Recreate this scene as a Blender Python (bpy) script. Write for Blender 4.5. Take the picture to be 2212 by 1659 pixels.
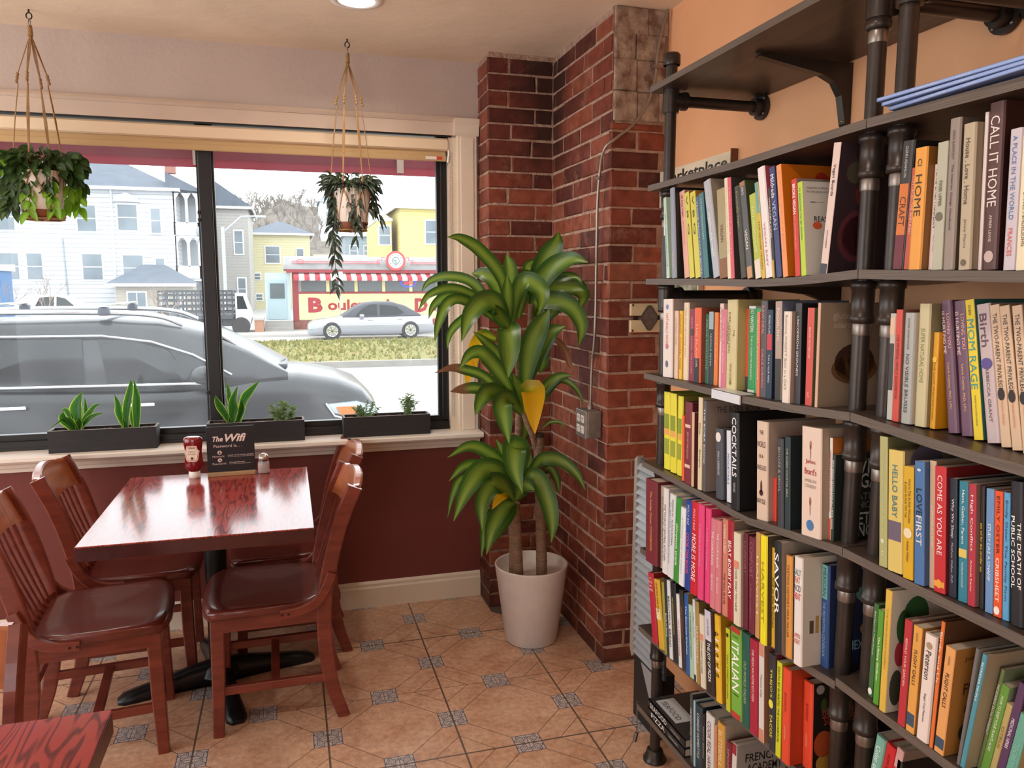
import bpy, bmesh, math, random
from math import sin, cos, pi, radians, atan2, sqrt
from mathutils import Vector, Matrix, Euler
random.seed(7)
S = bpy.context.scene
for o in list(bpy.data.objects): bpy.data.objects.remove(o)
COL = S.collection

# ---------------------------------------------------------------- camera, world, light, exposure
cam_d = bpy.data.cameras.new('camera'); cam = bpy.data.objects.new('camera', cam_d); COL.objects.link(cam)
cam_d.sensor_width = 36; cam_d.lens = 36*1661/2212; cam_d.clip_end = 500; cam_d.clip_start = .05
cam.location = (0, 0, 1.45); cam.rotation_euler = (radians(90-7.2), 0, radians(-16.2))
S.camera = cam
S.view_settings.view_transform = 'Standard'; S.view_settings.look = 'None'
S.view_settings.gamma = 1; S.view_settings.use_curve_mapping = False
S.view_settings.exposure = 0.0
W = bpy.data.worlds.new('overcast_sky'); S.world = W; W.use_nodes = True
wn = W.node_tree; wn.nodes.clear()
wo = wn.nodes.new('ShaderNodeOutputWorld'); wb = wn.nodes.new('ShaderNodeBackground')
wb.inputs[0].default_value = (.93, .97, 1.0, 1); wb.inputs[1].default_value = 3.9
wn.links.new(wb.outputs[0], wo.inputs[0])
def area(name, loc, rot, sx, sy, power, color, spread=None):
    l = bpy.data.lights.new(name, 'AREA'); l.shape = 'RECTANGLE'; l.size = sx; l.size_y = sy
    l.energy = power; l.color = color
    if spread: l.spread = radians(spread)
    o = bpy.data.objects.new(name, l); COL.objects.link(o); o.location = loc; o.rotation_euler = rot
    return o
# boosted daylight through the shop window to the left, and an added fill lamp behind
area('daylight_window_left', (-2.85, 1.9, 1.45), (radians(90), 0, radians(-90)), 2.4, 1.7, 16, (.97, .98, 1))
area('added_rear_fill', (-1.9, -2.35, 1.4), (radians(90), 0, 0), 1.8, 1.9, 2.5, (1, .95, .90))

# ---------------------------------------------------------------- materials
def lin(c):
    if isinstance(c, str):
        c = c.lstrip('#'); c = [int(c[i:i+2], 16)/255 for i in (0, 2, 4)]
    return tuple((x/12.92 if x <= .04045 else ((x+.055)/1.055)**2.4) for x in c) + (1,)
MC = {}
def mat(name, c='#808080', rough=.6, metal=0., spec=.5, noise=0., nscale=8., bump=0., bscale=60., c2=None, trans=0., coat=0., emit=0., stretch=None, alpha=1.):
    if name in MC: return MC[name]
    m = bpy.data.materials.new(name); m.use_nodes = True; n = m.node_tree.nodes; L = m.node_tree.links
    b = n['Principled BSDF']; b.inputs['Base Color'].default_value = lin(c)
    b.inputs['Roughness'].default_value = rough; b.inputs['Metallic'].default_value = metal
    b.inputs['Specular IOR Level'].default_value = spec
    if coat: b.inputs['Coat Weight'].default_value = coat; b.inputs['Coat Roughness'].default_value = .12
    if emit: b.inputs['Emission Color'].default_value = lin(c); b.inputs['Emission Strength'].default_value = emit
    m.diffuse_color = lin(c)
    co = None
    if noise or bump or c2:
        tc = n.new('ShaderNodeTexCoord'); mp = n.new('ShaderNodeMapping'); L.new(tc.outputs['Object'], mp.inputs[0])
        if stretch: mp.inputs['Scale'].default_value = stretch
        co = mp.outputs[0]
    if noise or c2:
        t = n.new('ShaderNodeTexNoise'); t.inputs['Scale'].default_value = nscale; t.inputs['Detail'].default_value = 5
        L.new(co, t.inputs['Vector'])
        r = n.new('ShaderNodeValToRGB'); r.color_ramp.elements[0].position = .3; r.color_ramp.elements[1].position = .7
        a = lin(c)
        if c2: r.color_ramp.elements[0].color = a; r.color_ramp.elements[1].color = lin(c2)
        else:
            r.color_ramp.elements[0].color = tuple(x*(1-noise) for x in a[:3])+(1,)
            r.color_ramp.elements[1].color = tuple(min(1, x*(1+noise)) for x in a[:3])+(1,)
        L.new(t.outputs[0], r.inputs[0]); L.new(r.outputs[0], b.inputs['Base Color'])
    if bump:
        t2 = n.new('ShaderNodeTexNoise'); t2.inputs['Scale'].default_value = bscale; t2.inputs['Detail'].default_value = 4
        L.new(co, t2.inputs['Vector'])
        bp = n.new('ShaderNodeBump'); bp.inputs['Strength'].default_value = bump; bp.inputs['Distance'].default_value = .01
        L.new(t2.outputs[0], bp.inputs['Height']); L.new(bp.outputs[0], b.inputs['Normal'])
    if trans:
        tr = n.new('ShaderNodeBsdfTranslucent'); mx = n.new('ShaderNodeMixShader'); mx.inputs[0].default_value = trans
        tr.inputs[0].default_value = lin(c)
        L.new(b.outputs[0], mx.inputs[1]); L.new(tr.outputs[0], mx.inputs[2]); L.new(mx.outputs[0], n['Material Output'].inputs[0])
    MC[name] = m
    return m
def paint(c, rough=.45):
    return mat('paint_'+c.lstrip('#')+('' if rough == .45 else '_%d' % int(rough*100)), c, rough)
def N(nt, t, **k):
    x = nt.nodes.new('ShaderNode'+t)
    for a, v in k.items(): setattr(x, a, v)
    return x
def math_n(nt, op, a, b=None, clamp=False):
    x = nt.nodes.new('ShaderNodeMath'); x.operation = op; x.use_clamp = clamp
    for i, v in enumerate((a, b)):
        if v is None: continue
        if isinstance(v, (int, float)): x.inputs[i].default_value = v
        else: nt.links.new(v, x.inputs[i])
    return x.outputs[0]
def mixc(nt, f, a, b):
    x = nt.nodes.new('ShaderNodeMix'); x.data_type = 'RGBA'
    for i, v in ((0, f), (6, a), (7, b)):
        if isinstance(v, (int, float)): x.inputs[i].default_value = v
        elif isinstance(v, tuple): x.inputs[i].default_value = v
        else: nt.links.new(v, x.inputs[i])
    return x.outputs[2]

# ---------------------------------------------------------------- mesh builder
class MB:
    def __init__(s): s.v = []; s.f = []; s.m = []; s.uv = {}; s.sm = []
    def add(s, vs, fs, mi=0, M=None, smooth=False, uvs=None):
        b = len(s.v)
        for v in vs:
            v = Vector(v); s.v.append(M @ v if M else v)
        for k, f in enumerate(fs):
            if uvs: s.uv[len(s.f)] = [uvs[i] for i in f]
            s.f.append([b+i for i in f]); s.m.append(mi); s.sm.append(smooth)
        return s
    def box(s, lo, hi, mi=0, M=None, j=0.):
        x0, y0, z0 = lo; x1, y1, z1 = hi
        r = (lambda: random.uniform(-j, j)) if j else (lambda: 0)
        vs = [(x+r(), y+r(), z+r()) for x, y, z in ((x0,y0,z0),(x1,y0,z0),(x1,y1,z0),(x0,y1,z0),(x0,y0,z1),(x1,y0,z1),(x1,y1,z1),(x0,y1,z1))]
        return s.add(vs, [(0,3,2,1),(4,5,6,7),(0,1,5,4),(1,2,6,5),(2,3,7,6),(3,0,4,7)], mi, M)
    def bbox(s, lo, hi, b=.004, mi=0, M=None):
        # box with bevelled edges
        bm = bmesh.new(); c = [(a+d)/2 for a, d in zip(lo, hi)]; sz = [abs(d-a) for a, d in zip(lo, hi)]
        bmesh.ops.create_cube(bm, size=1)
        for v in bm.verts: v.co = Vector((c[0]+v.co.x*sz[0], c[1]+v.co.y*sz[1], c[2]+v.co.z*sz[2]))
        b = min(b, min(sz)*.45)
        bmesh.ops.bevel(bm, geom=bm.edges[:], offset=b, segments=2, profile=.5, affect='EDGES')
        bm.verts.index_update()
        s.add([v.co.copy() for v in bm.verts], [[v.index for v in f.verts] for f in bm.faces], mi, M, False)
        bm.free(); return s
    def loft(s, rings, close=True, caps=True, mi=0, M=None, smooth=True):
        n = len(rings[0]); vs = [p for r in rings for p in r]; fs = []
        for i in range(len(rings)-1):
            for k in range(n if close else n-1):
                a = i*n+k; b = i*n+(k+1) % n
                fs.append((a, b, b+n, a+n))
        s.add(vs, fs, mi, M, smooth)
        if caps and close:
            s.add(rings[0], [tuple(range(n))[::-1]], mi, M); s.add(rings[-1], [tuple(range(n))], mi, M)
        return s
    def tube(s, pts, r, seg=8, mi=0, M=None, caps=True, flat=1., up=None):
        pts = [Vector(p) for p in pts]; rings = []
        nrm = None
        for i, p in enumerate(pts):
            t = (pts[min(i+1, len(pts)-1)]-pts[max(i-1, 0)]).normalized()
            if nrm is None:
                nrm = Vector(up) if up else (Vector((0, 0, 1)) if abs(t.z) < .9 else Vector((1, 0, 0)))
            nrm = (nrm-t*nrm.dot(t)); nrm = nrm.normalized() if nrm.length > 1e-6 else t.orthogonal().normalized()
            b = t.cross(nrm); rr = r[i] if isinstance(r, (list, tuple)) else r
            rings.append([p+(nrm*cos(2*pi*k/seg)*flat+b*sin(2*pi*k/seg))*rr for k in range(seg)])
        return s.loft(rings, True, caps, mi, M)
    def bar(s, pts, w, h, side=(0, 1, 0), mi=0, M=None, taper=None):
        # rectangular section swept along a path; w along `side`, h perpendicular
        pts = [Vector(p) for p in pts]; rings = []; sd = Vector(side).normalized()
        for i, p in enumerate(pts):
            t = (pts[min(i+1, len(pts)-1)]-pts[max(i-1, 0)]).normalized()
            b = (sd-t*sd.dot(t)).normalized(); nn = t.cross(b)
            k = taper[i] if taper else 1; a = b*w/2*k; c = nn*h/2*k; e = .18
            rings.append([p+a*(1-e)+c, p+a+c*(1-e), p+a-c*(1-e), p+a*(1-e)-c, p-a*(1-e)-c, p-a-c*(1-e), p-a+c*(1-e), p-a*(1-e)+c])
        return s.loft(rings, True, True, mi, M, False)
    def lathe(s, prof, seg=24, mi=0, M=None, c=(0, 0, 0), smooth=True):
        rings = [[(c[0]+r*cos(2*pi*k/seg), c[1]+r*sin(2*pi*k/seg), c[2]+z) for k in range(seg)] for r, z in prof]
        return s.loft(rings, True, False, mi, M, smooth)
    def disc(s, c, r, seg=20, mi=0, M=None, n='z'):
        ps = []
        for k in range(seg):
            a, b = r*cos(2*pi*k/seg), r*sin(2*pi*k/seg)
            ps.append((c[0]+a, c[1]+b, c[2]) if n == 'z' else ((c[0]+a, c[1], c[2]+b) if n == 'y' else (c[0], c[1]+a, c[2]+b)))
        return s.add(ps, [tuple(range(seg))], mi, M)
    def prism(s, poly, a, b, axis='y', mi=0, M=None, smooth=False):
        # poly in the two other axes, extruded along axis from a to b
        def P(u, v, w): return {'x': (w, u, v), 'y': (u, w, v), 'z': (u, v, w)}[axis]
        n = len(poly); vs = [P(u, v, a) for u, v in poly]+[P(u, v, b) for u, v in poly]
        s.add(vs, [(i, (i+1) % n, (i+1) % n+n, i+n) for i in range(n)], mi, M, smooth)
        s.add(vs, [tuple(range(n))[::-1], tuple(range(n, 2*n))], mi, M)
        return s
    def sphere(s, c, r, seg=10, mi=0, M=None, sc=(1, 1, 1)):
        prof = []; rings = []
        for i in range(seg+1):
            a = -pi/2+pi*i/seg; rr = max(1e-4, cos(a))*r
            rings.append([(c[0]+rr*cos(2*pi*k/seg)*sc[0], c[1]+rr*sin(2*pi*k/seg)*sc[1], c[2]+sin(a)*r*sc[2]) for k in range(seg)])
        return s.loft(rings, True, False, mi, M)
    def build(s, name, mats, parent=None, normals=True):
        me = bpy.data.meshes.new(name); me.from_pydata([tuple(v) for v in s.v], [], s.f)
        if not isinstance(mats, (list, tuple)): mats = [mats]
        for m in mats: me.materials.append(m)
        me.polygons.foreach_set('material_index', s.m); me.polygons.foreach_set('use_smooth', s.sm)
        if s.uv:
            ul = me.uv_layers.new(name='UVMap')
            for fi, us in s.uv.items():
                p = me.polygons[fi]
                for li, u in zip(p.loop_indices, us): ul.data[li].uv = u
        me.validate()
        if normals:
            bm = bmesh.new(); bm.from_mesh(me); bmesh.ops.recalc_face_normals(bm, faces=bm.faces); bm.to_mesh(me); bm.free()
        me.update()
        o = bpy.data.objects.new(name, me); COL.objects.link(o)
        if parent: o.parent = parent
        return o
def tag(o, label=None, cat=None, group=None, kind=None):
    if label: o['label'] = label
    if cat: o['category'] = cat
    if group: o['group'] = group
    if kind: o['kind'] = kind
    return o
def empty(name, loc, rz=0, label=None, cat=None, group=None):
    o = bpy.data.objects.new(name, None); COL.objects.link(o); o.location = loc; o.rotation_euler = (0, 0, rz); o.empty_display_size = .1
    return tag(o, label, cat, group)
def struct(name, mb, m):
    return tag(mb.build(name, m), kind='structure')
def copy_tree(o, parent=None):
    c = o.copy(); COL.objects.link(c); c.parent = parent
    for ch in [x for x in bpy.data.objects if x.parent == o]: copy_tree(ch, c)
    return c
TXC = {}
def text_data(s, bold=0., shear=0., sp=1.):
    k = (s, bold, shear, sp)
    if k not in TXC:
        cu = bpy.data.curves.new('lettering', 'FONT'); cu.body = s; cu.size = 1; cu.offset = bold; cu.shear = shear
        cu.resolution_u = 2; cu.space_character = sp; cu.fill_mode = 'FRONT' if hasattr(cu, 'fill_mode') else cu.fill_mode
        to = bpy.data.objects.new('lettering', cu); COL.objects.link(to)
        bpy.context.view_layer.update()
        me = bpy.data.meshes.new_from_object(to.evaluated_get(bpy.context.evaluated_depsgraph_get()))
        vs = [v.co.copy() for v in me.vertices]; fs = [list(p.vertices) for p in me.polygons]
        bpy.data.objects.remove(to); bpy.data.meshes.remove(me); bpy.data.curves.remove(cu)
        if not vs: TXC[k] = None
        else:
            x0 = min(v.x for v in vs); x1 = max(v.x for v in vs); y0 = min(v.y for v in vs); y1 = max(v.y for v in vs)
            TXC[k] = ([((v.x-x0)/max(1e-6, x1-x0)-.5, (v.y-y0)/max(1e-6, y1-y0)-.5) for v in vs], fs, (x1-x0)/max(1e-6, (y1-y0)))
    return TXC[k]
def text_into(mb, s, c, xd, up, w, h, mi=0, bold=0., shear=0., fit=False, sp=1.):
    """lettering centred at c, reading along xd, `up` its up direction, w long, h high"""
    d = text_data(s, bold, shear, sp)
    if not d: return
    vs, fs, asp = d; c = Vector(c); xd = Vector(xd); up = Vector(up)
    if fit:
        if w/h > asp: w = h*asp
        else: h = w/asp
    mb.add([c+xd*(x*w)+up*(y*h) for x, y in vs], fs, mi)
# ================================================================ THE ROOM
XW, YW, ZC = 1.335, 3.415, 2.42      # right wall, window wall, ceiling
XL, YB = -3.0, -2.5
# floor material: printed terracotta tiles, .41 m grid, inlaid ornament squares
def floor_mat():
    m = bpy.data.materials.new('terracotta_floor_tiles'); m.use_nodes = True; nt = m.node_tree; L = nt.links
    b = nt.nodes['Principled BSDF']
    g = N(nt, 'NewGeometry'); sx = N(nt, 'SeparateXYZ'); L.new(g.outputs['Position'], sx.inputs[0])
    P = .411
    def dist(o, off):   # distance to nearest grid line
        a = math_n(nt, 'ADD', o, -off+100*P); a = math_n(nt, 'MODULO', a, P); a = math_n(nt, 'SUBTRACT', a, P/2)
        a = math_n(nt, 'ABSOLUTE', a); return math_n(nt, 'SUBTRACT', P/2, a)
    u = dist(sx.outputs[0], .488); v = dist(sx.outputs[1], 2.195)
    v2 = math_n(nt, 'ADD', sx.outputs[1], -2.195+100*P); v2 = math_n(nt, 'MODULO', v2, 2*P); v2 = math_n(nt, 'SUBTRACT', v2, P); v2 = math_n(nt, 'ABSOLUTE', v2); v2 = math_n(nt, 'SUBTRACT', P, v2)
    uv = math_n(nt, 'ADD', u, v)
    def line(val, at, w):
        a = math_n(nt, 'SUBTRACT', val, at); a = math_n(nt, 'ABSOLUTE', a); return math_n(nt, 'LESS_THAN', a, w)
    oct_ = line(uv, P/2, .0016); dia = line(uv, .098, .0015)
    thin = math_n(nt, 'MAXIMUM', math_n(nt, 'LESS_THAN', v, .0012), 0)
    thick = math_n(nt, 'MAXIMUM', math_n(nt, 'LESS_THAN', u, .0032), math_n(nt, 'LESS_THAN', v2, .0032))
    A = .046
    def insert(p, q):
        a = math_n(nt, 'LESS_THAN', p, A); c = math_n(nt, 'GREATER_THAN', q, P/2-A); return math_n(nt, 'MULTIPLY', a, c)
    ins = math_n(nt, 'MAXIMUM', insert(u, v), insert(v, u))
    # border + ornament inside an insert: local coords p (0..A from grid line), q' = P/2-q
    def orn(p, q):
        q = math_n(nt, 'SUBTRACT', P/2, q)
        e1 = math_n(nt, 'GREATER_THAN', p, A-.003); e2 = math_n(nt, 'GREATER_THAN', q, A-.003)
        c1 = math_n(nt, 'LESS_THAN', q, .0013); c2 = math_n(nt, 'LESS_THAN', p, .0013)
        pc = math_n(nt, 'SUBTRACT', p, A/2); qc = math_n(nt, 'SUBTRACT', q, A/2)
        r = math_n(nt, 'SQRT', math_n(nt, 'ADD', math_n(nt, 'MULTIPLY', pc, pc), math_n(nt, 'MULTIPLY', qc, qc)))
        th = math_n(nt, 'ARCTAN2', pc, qc)
        pet = math_n(nt, 'MULTIPLY', math_n(nt, 'SINE', math_n(nt, 'MULTIPLY', th, 4)), .0045)
        rr = math_n(nt, 'ADD', r, pet)
        ring = math_n(nt, 'LESS_THAN', math_n(nt, 'ABSOLUTE', math_n(nt, 'SUBTRACT', rr, .0155)), .0019)
        ring2 = math_n(nt, 'LESS_THAN', math_n(nt, 'ABSOLUTE', math_n(nt, 'SUBTRACT', rr, .0075)), .0017)
        o = math_n(nt, 'MAXIMUM', math_n(nt, 'MAXIMUM', e1, e2), math_n(nt, 'MAXIMUM', math_n(nt, 'MAXIMUM', c1, c2), math_n(nt, 'MAXIMUM', ring, ring2)))
        return math_n(nt, 'MULTIPLY', o, insert(p, q) if False else 1)
    inA = insert(u, v)
    ornament = mixc(nt, inA, orn(v, u), orn(u, v))
    nz = N(nt, 'TexNoise'); nz.inputs['Scale'].default_value = 9; nz.inputs['Detail'].default_value = 6; L.new(g.outputs['Position'], nz.inputs['Vector'])
    nz2 = N(nt, 'TexNoise'); nz2.inputs['Scale'].default_value = 46; nz2.inputs['Detail'].default_value = 6; nz2.inputs['Roughness'].default_value = .7; L.new(g.outputs['Position'], nz2.inputs['Vector'])
    r = N(nt, 'ValToRGB'); r.color_ramp.elements[0].position = .3; r.color_ramp.elements[1].position = .7
    r.color_ramp.elements[0].color = lin('#c99a7c'); r.color_ramp.elements[1].color = lin('#e2bc9e'); L.new(nz.outputs[0], r.inputs[0])
    r2 = N(nt, 'ValToRGB'); r2.color_ramp.elements[0].position = .38; r2.color_ramp.elements[1].position = .62
    r2.color_ramp.elements[0].color = (.72, .66, .62, 1); r2.color_ramp.elements[1].color = (1.08, 1.06, 1.04, 1); L.new(nz2.outputs[0], r2.inputs[0])
    mul = N(nt, 'Mix'); mul.data_type = 'RGBA'; mul.blend_type = 'MULTIPLY'; mul.inputs[0].default_value = .8; L.new(r.outputs[0], mul.inputs[6]); L.new(r2.outputs[0], mul.inputs[7])
    base = mul.outputs[2]
    gr = lin('#5a4538')
    lines = math_n(nt, 'MAXIMUM', oct_, dia)
    lines = math_n(nt, 'MAXIMUM', lines, thin)
    c = mixc(nt, lines, base, gr)
    inc = mixc(nt, ornament, lin('#c4b6ad'), lin('#5d5f6c'))
    c = mixc(nt, ins, c, inc)
    c = mixc(nt, thick, c, lin('#6a5a4c'))
    L.new(c, b.inputs['Base Color'])
    hgt = math_n(nt, 'MAXIMUM', lines, thick)
    hg = math_n(nt, 'SUBTRACT', 1, hgt)
    hn = math_n(nt, 'ADD', hg, math_n(nt, 'MULTIPLY', nz.outputs[0], .35))
    bp = N(nt, 'Bump'); bp.inputs['Strength'].default_value = .35; bp.inputs['Distance'].default_value = .004; L.new(hn, bp.inputs['Height']); L.new(bp.outputs[0], b.inputs['Normal'])
    b.inputs['Roughness'].default_value = .3; b.inputs['Specular IOR Level'].default_value = .5
    return m
struct('floor', MB().box((XL-.1, YB-.1, -.12), (XW+.15, YW+.16, 0)), floor_mat())
m_ceil = mat('ceiling_plaster', '#ecd8be', .85, noise=.07, nscale=3, bump=.55, bscale=7)
struct('ceiling', MB().box((XL-.1, YB-.1, ZC), (XW+.15, YW+.16, ZC+.1)), m_ceil)
m_mauve = mat('wall_upper_paint', '#c3b1a6', .8, noise=.03, nscale=5, bump=.2, bscale=30)
m_maroon = mat('wall_maroon_paint', '#713229', .6, noise=.06, nscale=6, bump=.1, bscale=40)
m_orange = mat('wall_orange_paint', '#e6a97a', .6, noise=.05, nscale=4, bump=.5, bscale=11)
m_tan = mat('wall_rear_paint', '#cba27c', .7, noise=.05)
m_trim = mat('cream_trim_paint', '#e3d3be', .4, noise=.03, nscale=12)
WX0, WX1, WZ0, WZ1 = -2.6, .735, .80, 2.10
w = MB(); w.box((XL-.1, YW, 0), (XW, YW+.16, WZ0-.035), 0)
struct('wall_front', w, m_maroon)
w = MB(); w.box((XL-.1, YW, WZ1), (XW, YW+.16, ZC), 0); w.box((WX1+.012, YW+.001, WZ0-.035), (XW, YW+.16, WZ1), 0); w.box((XL-.1, YW, WZ0-.035), (WX0, YW+.16, WZ1), 0)
struct('wall_front_upper', w, m_mauve)
struct('wall_right', MB().box((XW, YB-.1, 0), (XW+.12, YW+.16, ZC)), m_orange)
# left wall: tan, opened by a broad shop window that lights the tables
w = MB(); w.box((XL-.12, YB-.1, 0), (XL, YW+.16, .55)); w.box((XL-.12, YB-.1, 2.3), (XL, YW+.16, ZC)); w.box((XL-.12, YB-.1, .55), (XL, .05, 2.3)); w.box((XL-.12, 3.15, .55), (XL, YW+.16, 2.3))
struct('wall_left', w, m_tan)
w = MB(); w.box((XL, YB-.12, 0), (XW, YB, .35)); w.box((XL, YB-.12, 2.36), (XW, YB, ZC)); w.box((XL, YB-.12, .35), (-2.85, YB, 2.36)); w.box((-.95, YB-.12, .35), (XW, YB, 2.36))  # unseen opening, cut to suit the added fill lamp
struct('wall_back', w, m_tan)
# baseboard
bb = MB(); prof = [(0, 0), (-.016, 0), (-.016, .088), (-.011, .096), (-.011, .108), (-.004, .116), (0, .118)]
bb.prism([(YW+a, z) for a, z in prof], XL, .832, 'x'); struct('baseboard_front', bb, m_trim)
# window: casing, sill, header moulding, black frame, glass
t = MB()
t.bbox((.735, YW-.022, WZ0-.02), (.825, YW+.004, 2.145), .004)      # side casing
t.bbox((.750, YW-.027, WZ0), (.810, YW-.020, 2.10), .003)
t.box((.700, YW-.002, WZ0), (.737, YW+.10, 2.10))                   # jamb return
t.prism([(YW-.024, 2.105), (YW-.030, 2.115), (YW-.038, 2.150), (YW-.044, 2.162), (YW-.044, 2.176), (YW, 2.176), (YW, 2.105)], .722, .832, 'x')
struct('trim_1', t, m_trim)
t = MB()  # sill with nosing mouldings
t.prism([(YW+.11, .80), (YW-.105, .80), (YW-.112, .795), (YW-.112, .782), (YW-.105, .776), (YW-.06, .776), (YW-.055, .764), (YW-.040, .756), (YW-.034, .742), (YW-.020, .736), (YW-.016, .722), (YW, .722), (YW, .765), (YW+.11, .765)], XL, .828, 'x')
struct('trim_2', t, mat('sill_paint', '#e9e0d4', .35, noise=.03, nscale=10))
t = MB()  # header board and its picture-rail moulding
t.box((XL, YW-.018, 2.105), (.722, YW+.005, 2.162)); t.prism([(YW, 2.158), (YW-.022, 2.160), (YW-.030, 2.170), (YW-.022, 2.182), (YW, 2.186)], XL, .722, 'x')
struct('trim_3', t, mat('header_paint', '#cfb9a6', .6, noise=.04))
m_blk = mat('black_window_aluminium', '#151414', .4, .1, noise=.15, nscale=30)
fr = MB(); y0, y1 = YW+.035, YW+.085
fr.bbox((.650+.02, y0, .838), (.700, y1, 2.10), .004); fr.box((.655, y0+.012, .86), (.672, y1-.008, 2.10))
fr.bbox((XL+.3, y0-.01, .801), (.700, y1, .838), .004); fr.box((XL+.3, y0+.008, .838), (.67, y1-.008, .862))
fr.bbox((XL+.3, y0-.012, .800), (.702, y0+.02, .814), .002)
for x in (-.306, -1.32): fr.bbox((x-.026, y0-.008, .838), (x+.026, y1, 2.10), .004); fr.box((x-.034, y0+.012, .86), (x+.034, y1-.01, 2.10))
fr.box((XL+.3, YW-.012, 2.098), (.712, YW+.02, 2.110)); fr.box((.700, YW+.004, 1.98), (.712, YW+.012, 2.10))
for z in (1.745, 1.715, 1.0): fr.box((-.340, y0-.014, z), (-.330, y0-.004, z+.014))
wf = struct('window_1', fr, m_blk)
def glass_mat():
    m = bpy.data.materials.new('dusty_window_glass'); m.use_nodes = True; nt = m.node_tree; nt.nodes.clear(); L = nt.links
    o = N(nt, 'OutputMaterial'); tr = N(nt, 'BsdfTransparent'); gl = N(nt, 'BsdfGlossy'); gl.inputs['Roughness'].default_value = .01
    dt = N(nt, 'BsdfTranslucent'); dt.inputs[0].default_value = (.95, .97, 1, 1)
    tr.inputs[0].default_value = (.97, .985, .98, 1)
    nz = N(nt, 'TexNoise'); nz.inputs['Scale'].default_value = 2.6; nz.inputs['Detail'].default_value = 5
    tc = N(nt, 'TexCoord'); L.new(tc.outputs['Object'], nz.inputs['Vector'])
    mr = N(nt, 'MapRange'); mr.inputs[1].default_value = .3; mr.inputs[2].default_value = .75; mr.inputs[3].default_value = .03; mr.inputs[4].default_value = .085; L.new(nz.outputs[0], mr.inputs[0])
    m1 = N(nt, 'MixShader'); L.new(mr.outputs[0], m1.inputs[0]); L.new(tr.outputs[0], m1.inputs[1]); L.new(dt.outputs[0], m1.inputs[2])
    lw = N(nt, 'Fresnel'); lw.inputs[0].default_value = 1.35
    m2 = N(nt, 'MixShader'); L.new(lw.outputs[0], m2.inputs[0]); L.new(m1.outputs[0], m2.inputs[1]); L.new(gl.outputs[0], m2.inputs[2])
    L.new(m2.outputs[0], o.inputs[0]); return m
gm = glass_mat()
for a, b in ((XL+.34, -1.34), (-1.30, -.326), (-.288, .668)):
    g = MB().add([(a, YW+.062, .85), (b, YW+.062, .85), (b, YW+.062, 2.1), (a, YW+.062, 2.1)], [(0, 1, 2, 3)]).build('pane', gm, wf)
# ---------------------------------------------------------------- brick pier and chimney
def brick_mat():
    m = bpy.data.materials.new('old_red_brick'); m.use_nodes = True; nt = m.node_tree; L = nt.links; b = nt.nodes['Principled BSDF']
    g = N(nt, 'NewGeometry'); r = N(nt, 'ValToRGB'); e = r.color_ramp.elements
    e[0].position = 0; e[0].color = lin('#562a21'); e[1].position = 1; e[1].color = lin('#8e5640')
    for p, c in ((.25, '#6a3428'), (.5, '#7e3f2e'), (.8, '#8f4d37')): x = e.new(p); x.color = lin(c)
    L.new(g.outputs['Random Per Island'], r.inputs[0])
    nz = N(nt, 'TexNoise'); nz.inputs['Scale'].default_value = 22; nz.inputs['Detail'].default_value = 7; L.new(g.outputs['Position'], nz.inputs['Vector'])
    r2 = N(nt, 'ValToRGB'); r2.color_ramp.elements[0].position = .28; r2.color_ramp.elements[1].position = .62; r2.color_ramp.elements[0].color = (.45, .38, .36, 1); r2.color_ramp.elements[1].color = (1.05, 1, 1, 1); L.new(nz.outputs[0], r2.inputs[0])
    mu = N(nt, 'Mix'); mu.data_type = 'RGBA'; mu.blend_type = 'MULTIPLY'; mu.inputs[0].default_value = .75; L.new(r.outputs[0], mu.inputs[6]); L.new(r2.outputs[0], mu.inputs[7])
    # lime smears
    n3 = N(nt, 'TexNoise'); n3.inputs['Scale'].default_value = 9; n3.inputs['Detail'].default_value = 8; n3.inputs['Roughness'].default_value = .75; L.new(g.outputs['Position'], n3.inputs['Vector'])
    f = math_n(nt, 'MULTIPLY', math_n(nt, 'SUBTRACT', n3.outputs[0], .555, True), 2.8, True)
    c = mixc(nt, f, mu.outputs[2], lin('#a8826c'))
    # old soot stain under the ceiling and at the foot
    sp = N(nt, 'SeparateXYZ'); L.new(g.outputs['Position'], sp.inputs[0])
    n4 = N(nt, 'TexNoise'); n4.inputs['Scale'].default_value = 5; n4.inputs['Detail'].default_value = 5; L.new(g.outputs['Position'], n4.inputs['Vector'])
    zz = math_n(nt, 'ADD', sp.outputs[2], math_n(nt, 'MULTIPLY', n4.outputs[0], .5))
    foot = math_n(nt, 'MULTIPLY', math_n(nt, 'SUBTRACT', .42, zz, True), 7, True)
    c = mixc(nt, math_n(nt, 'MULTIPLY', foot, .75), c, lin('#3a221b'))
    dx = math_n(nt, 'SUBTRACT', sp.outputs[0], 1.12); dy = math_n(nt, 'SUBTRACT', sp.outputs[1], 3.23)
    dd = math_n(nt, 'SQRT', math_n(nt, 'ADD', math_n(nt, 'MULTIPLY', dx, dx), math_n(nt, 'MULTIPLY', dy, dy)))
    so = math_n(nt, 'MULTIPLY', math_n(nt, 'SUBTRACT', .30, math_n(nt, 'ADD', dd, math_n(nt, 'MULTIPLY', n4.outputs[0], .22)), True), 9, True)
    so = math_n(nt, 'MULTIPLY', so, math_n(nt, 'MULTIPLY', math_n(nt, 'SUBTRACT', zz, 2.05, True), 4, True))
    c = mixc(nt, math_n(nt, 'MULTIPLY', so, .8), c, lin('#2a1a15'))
    L.new(c, b.inputs['Base Color']); b.inputs['Roughness'].default_value = .62; b.inputs['Specular IOR Level'].default_value = .3
    bp = N(nt, 'Bump'); bp.inputs['Strength'].default_value = .6; bp.inputs['Distance'].default_value = .006; L.new(nz.outputs[0], bp.inputs['Height']); L.new(bp.outputs[0], b.inputs['Normal'])
    return m
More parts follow.
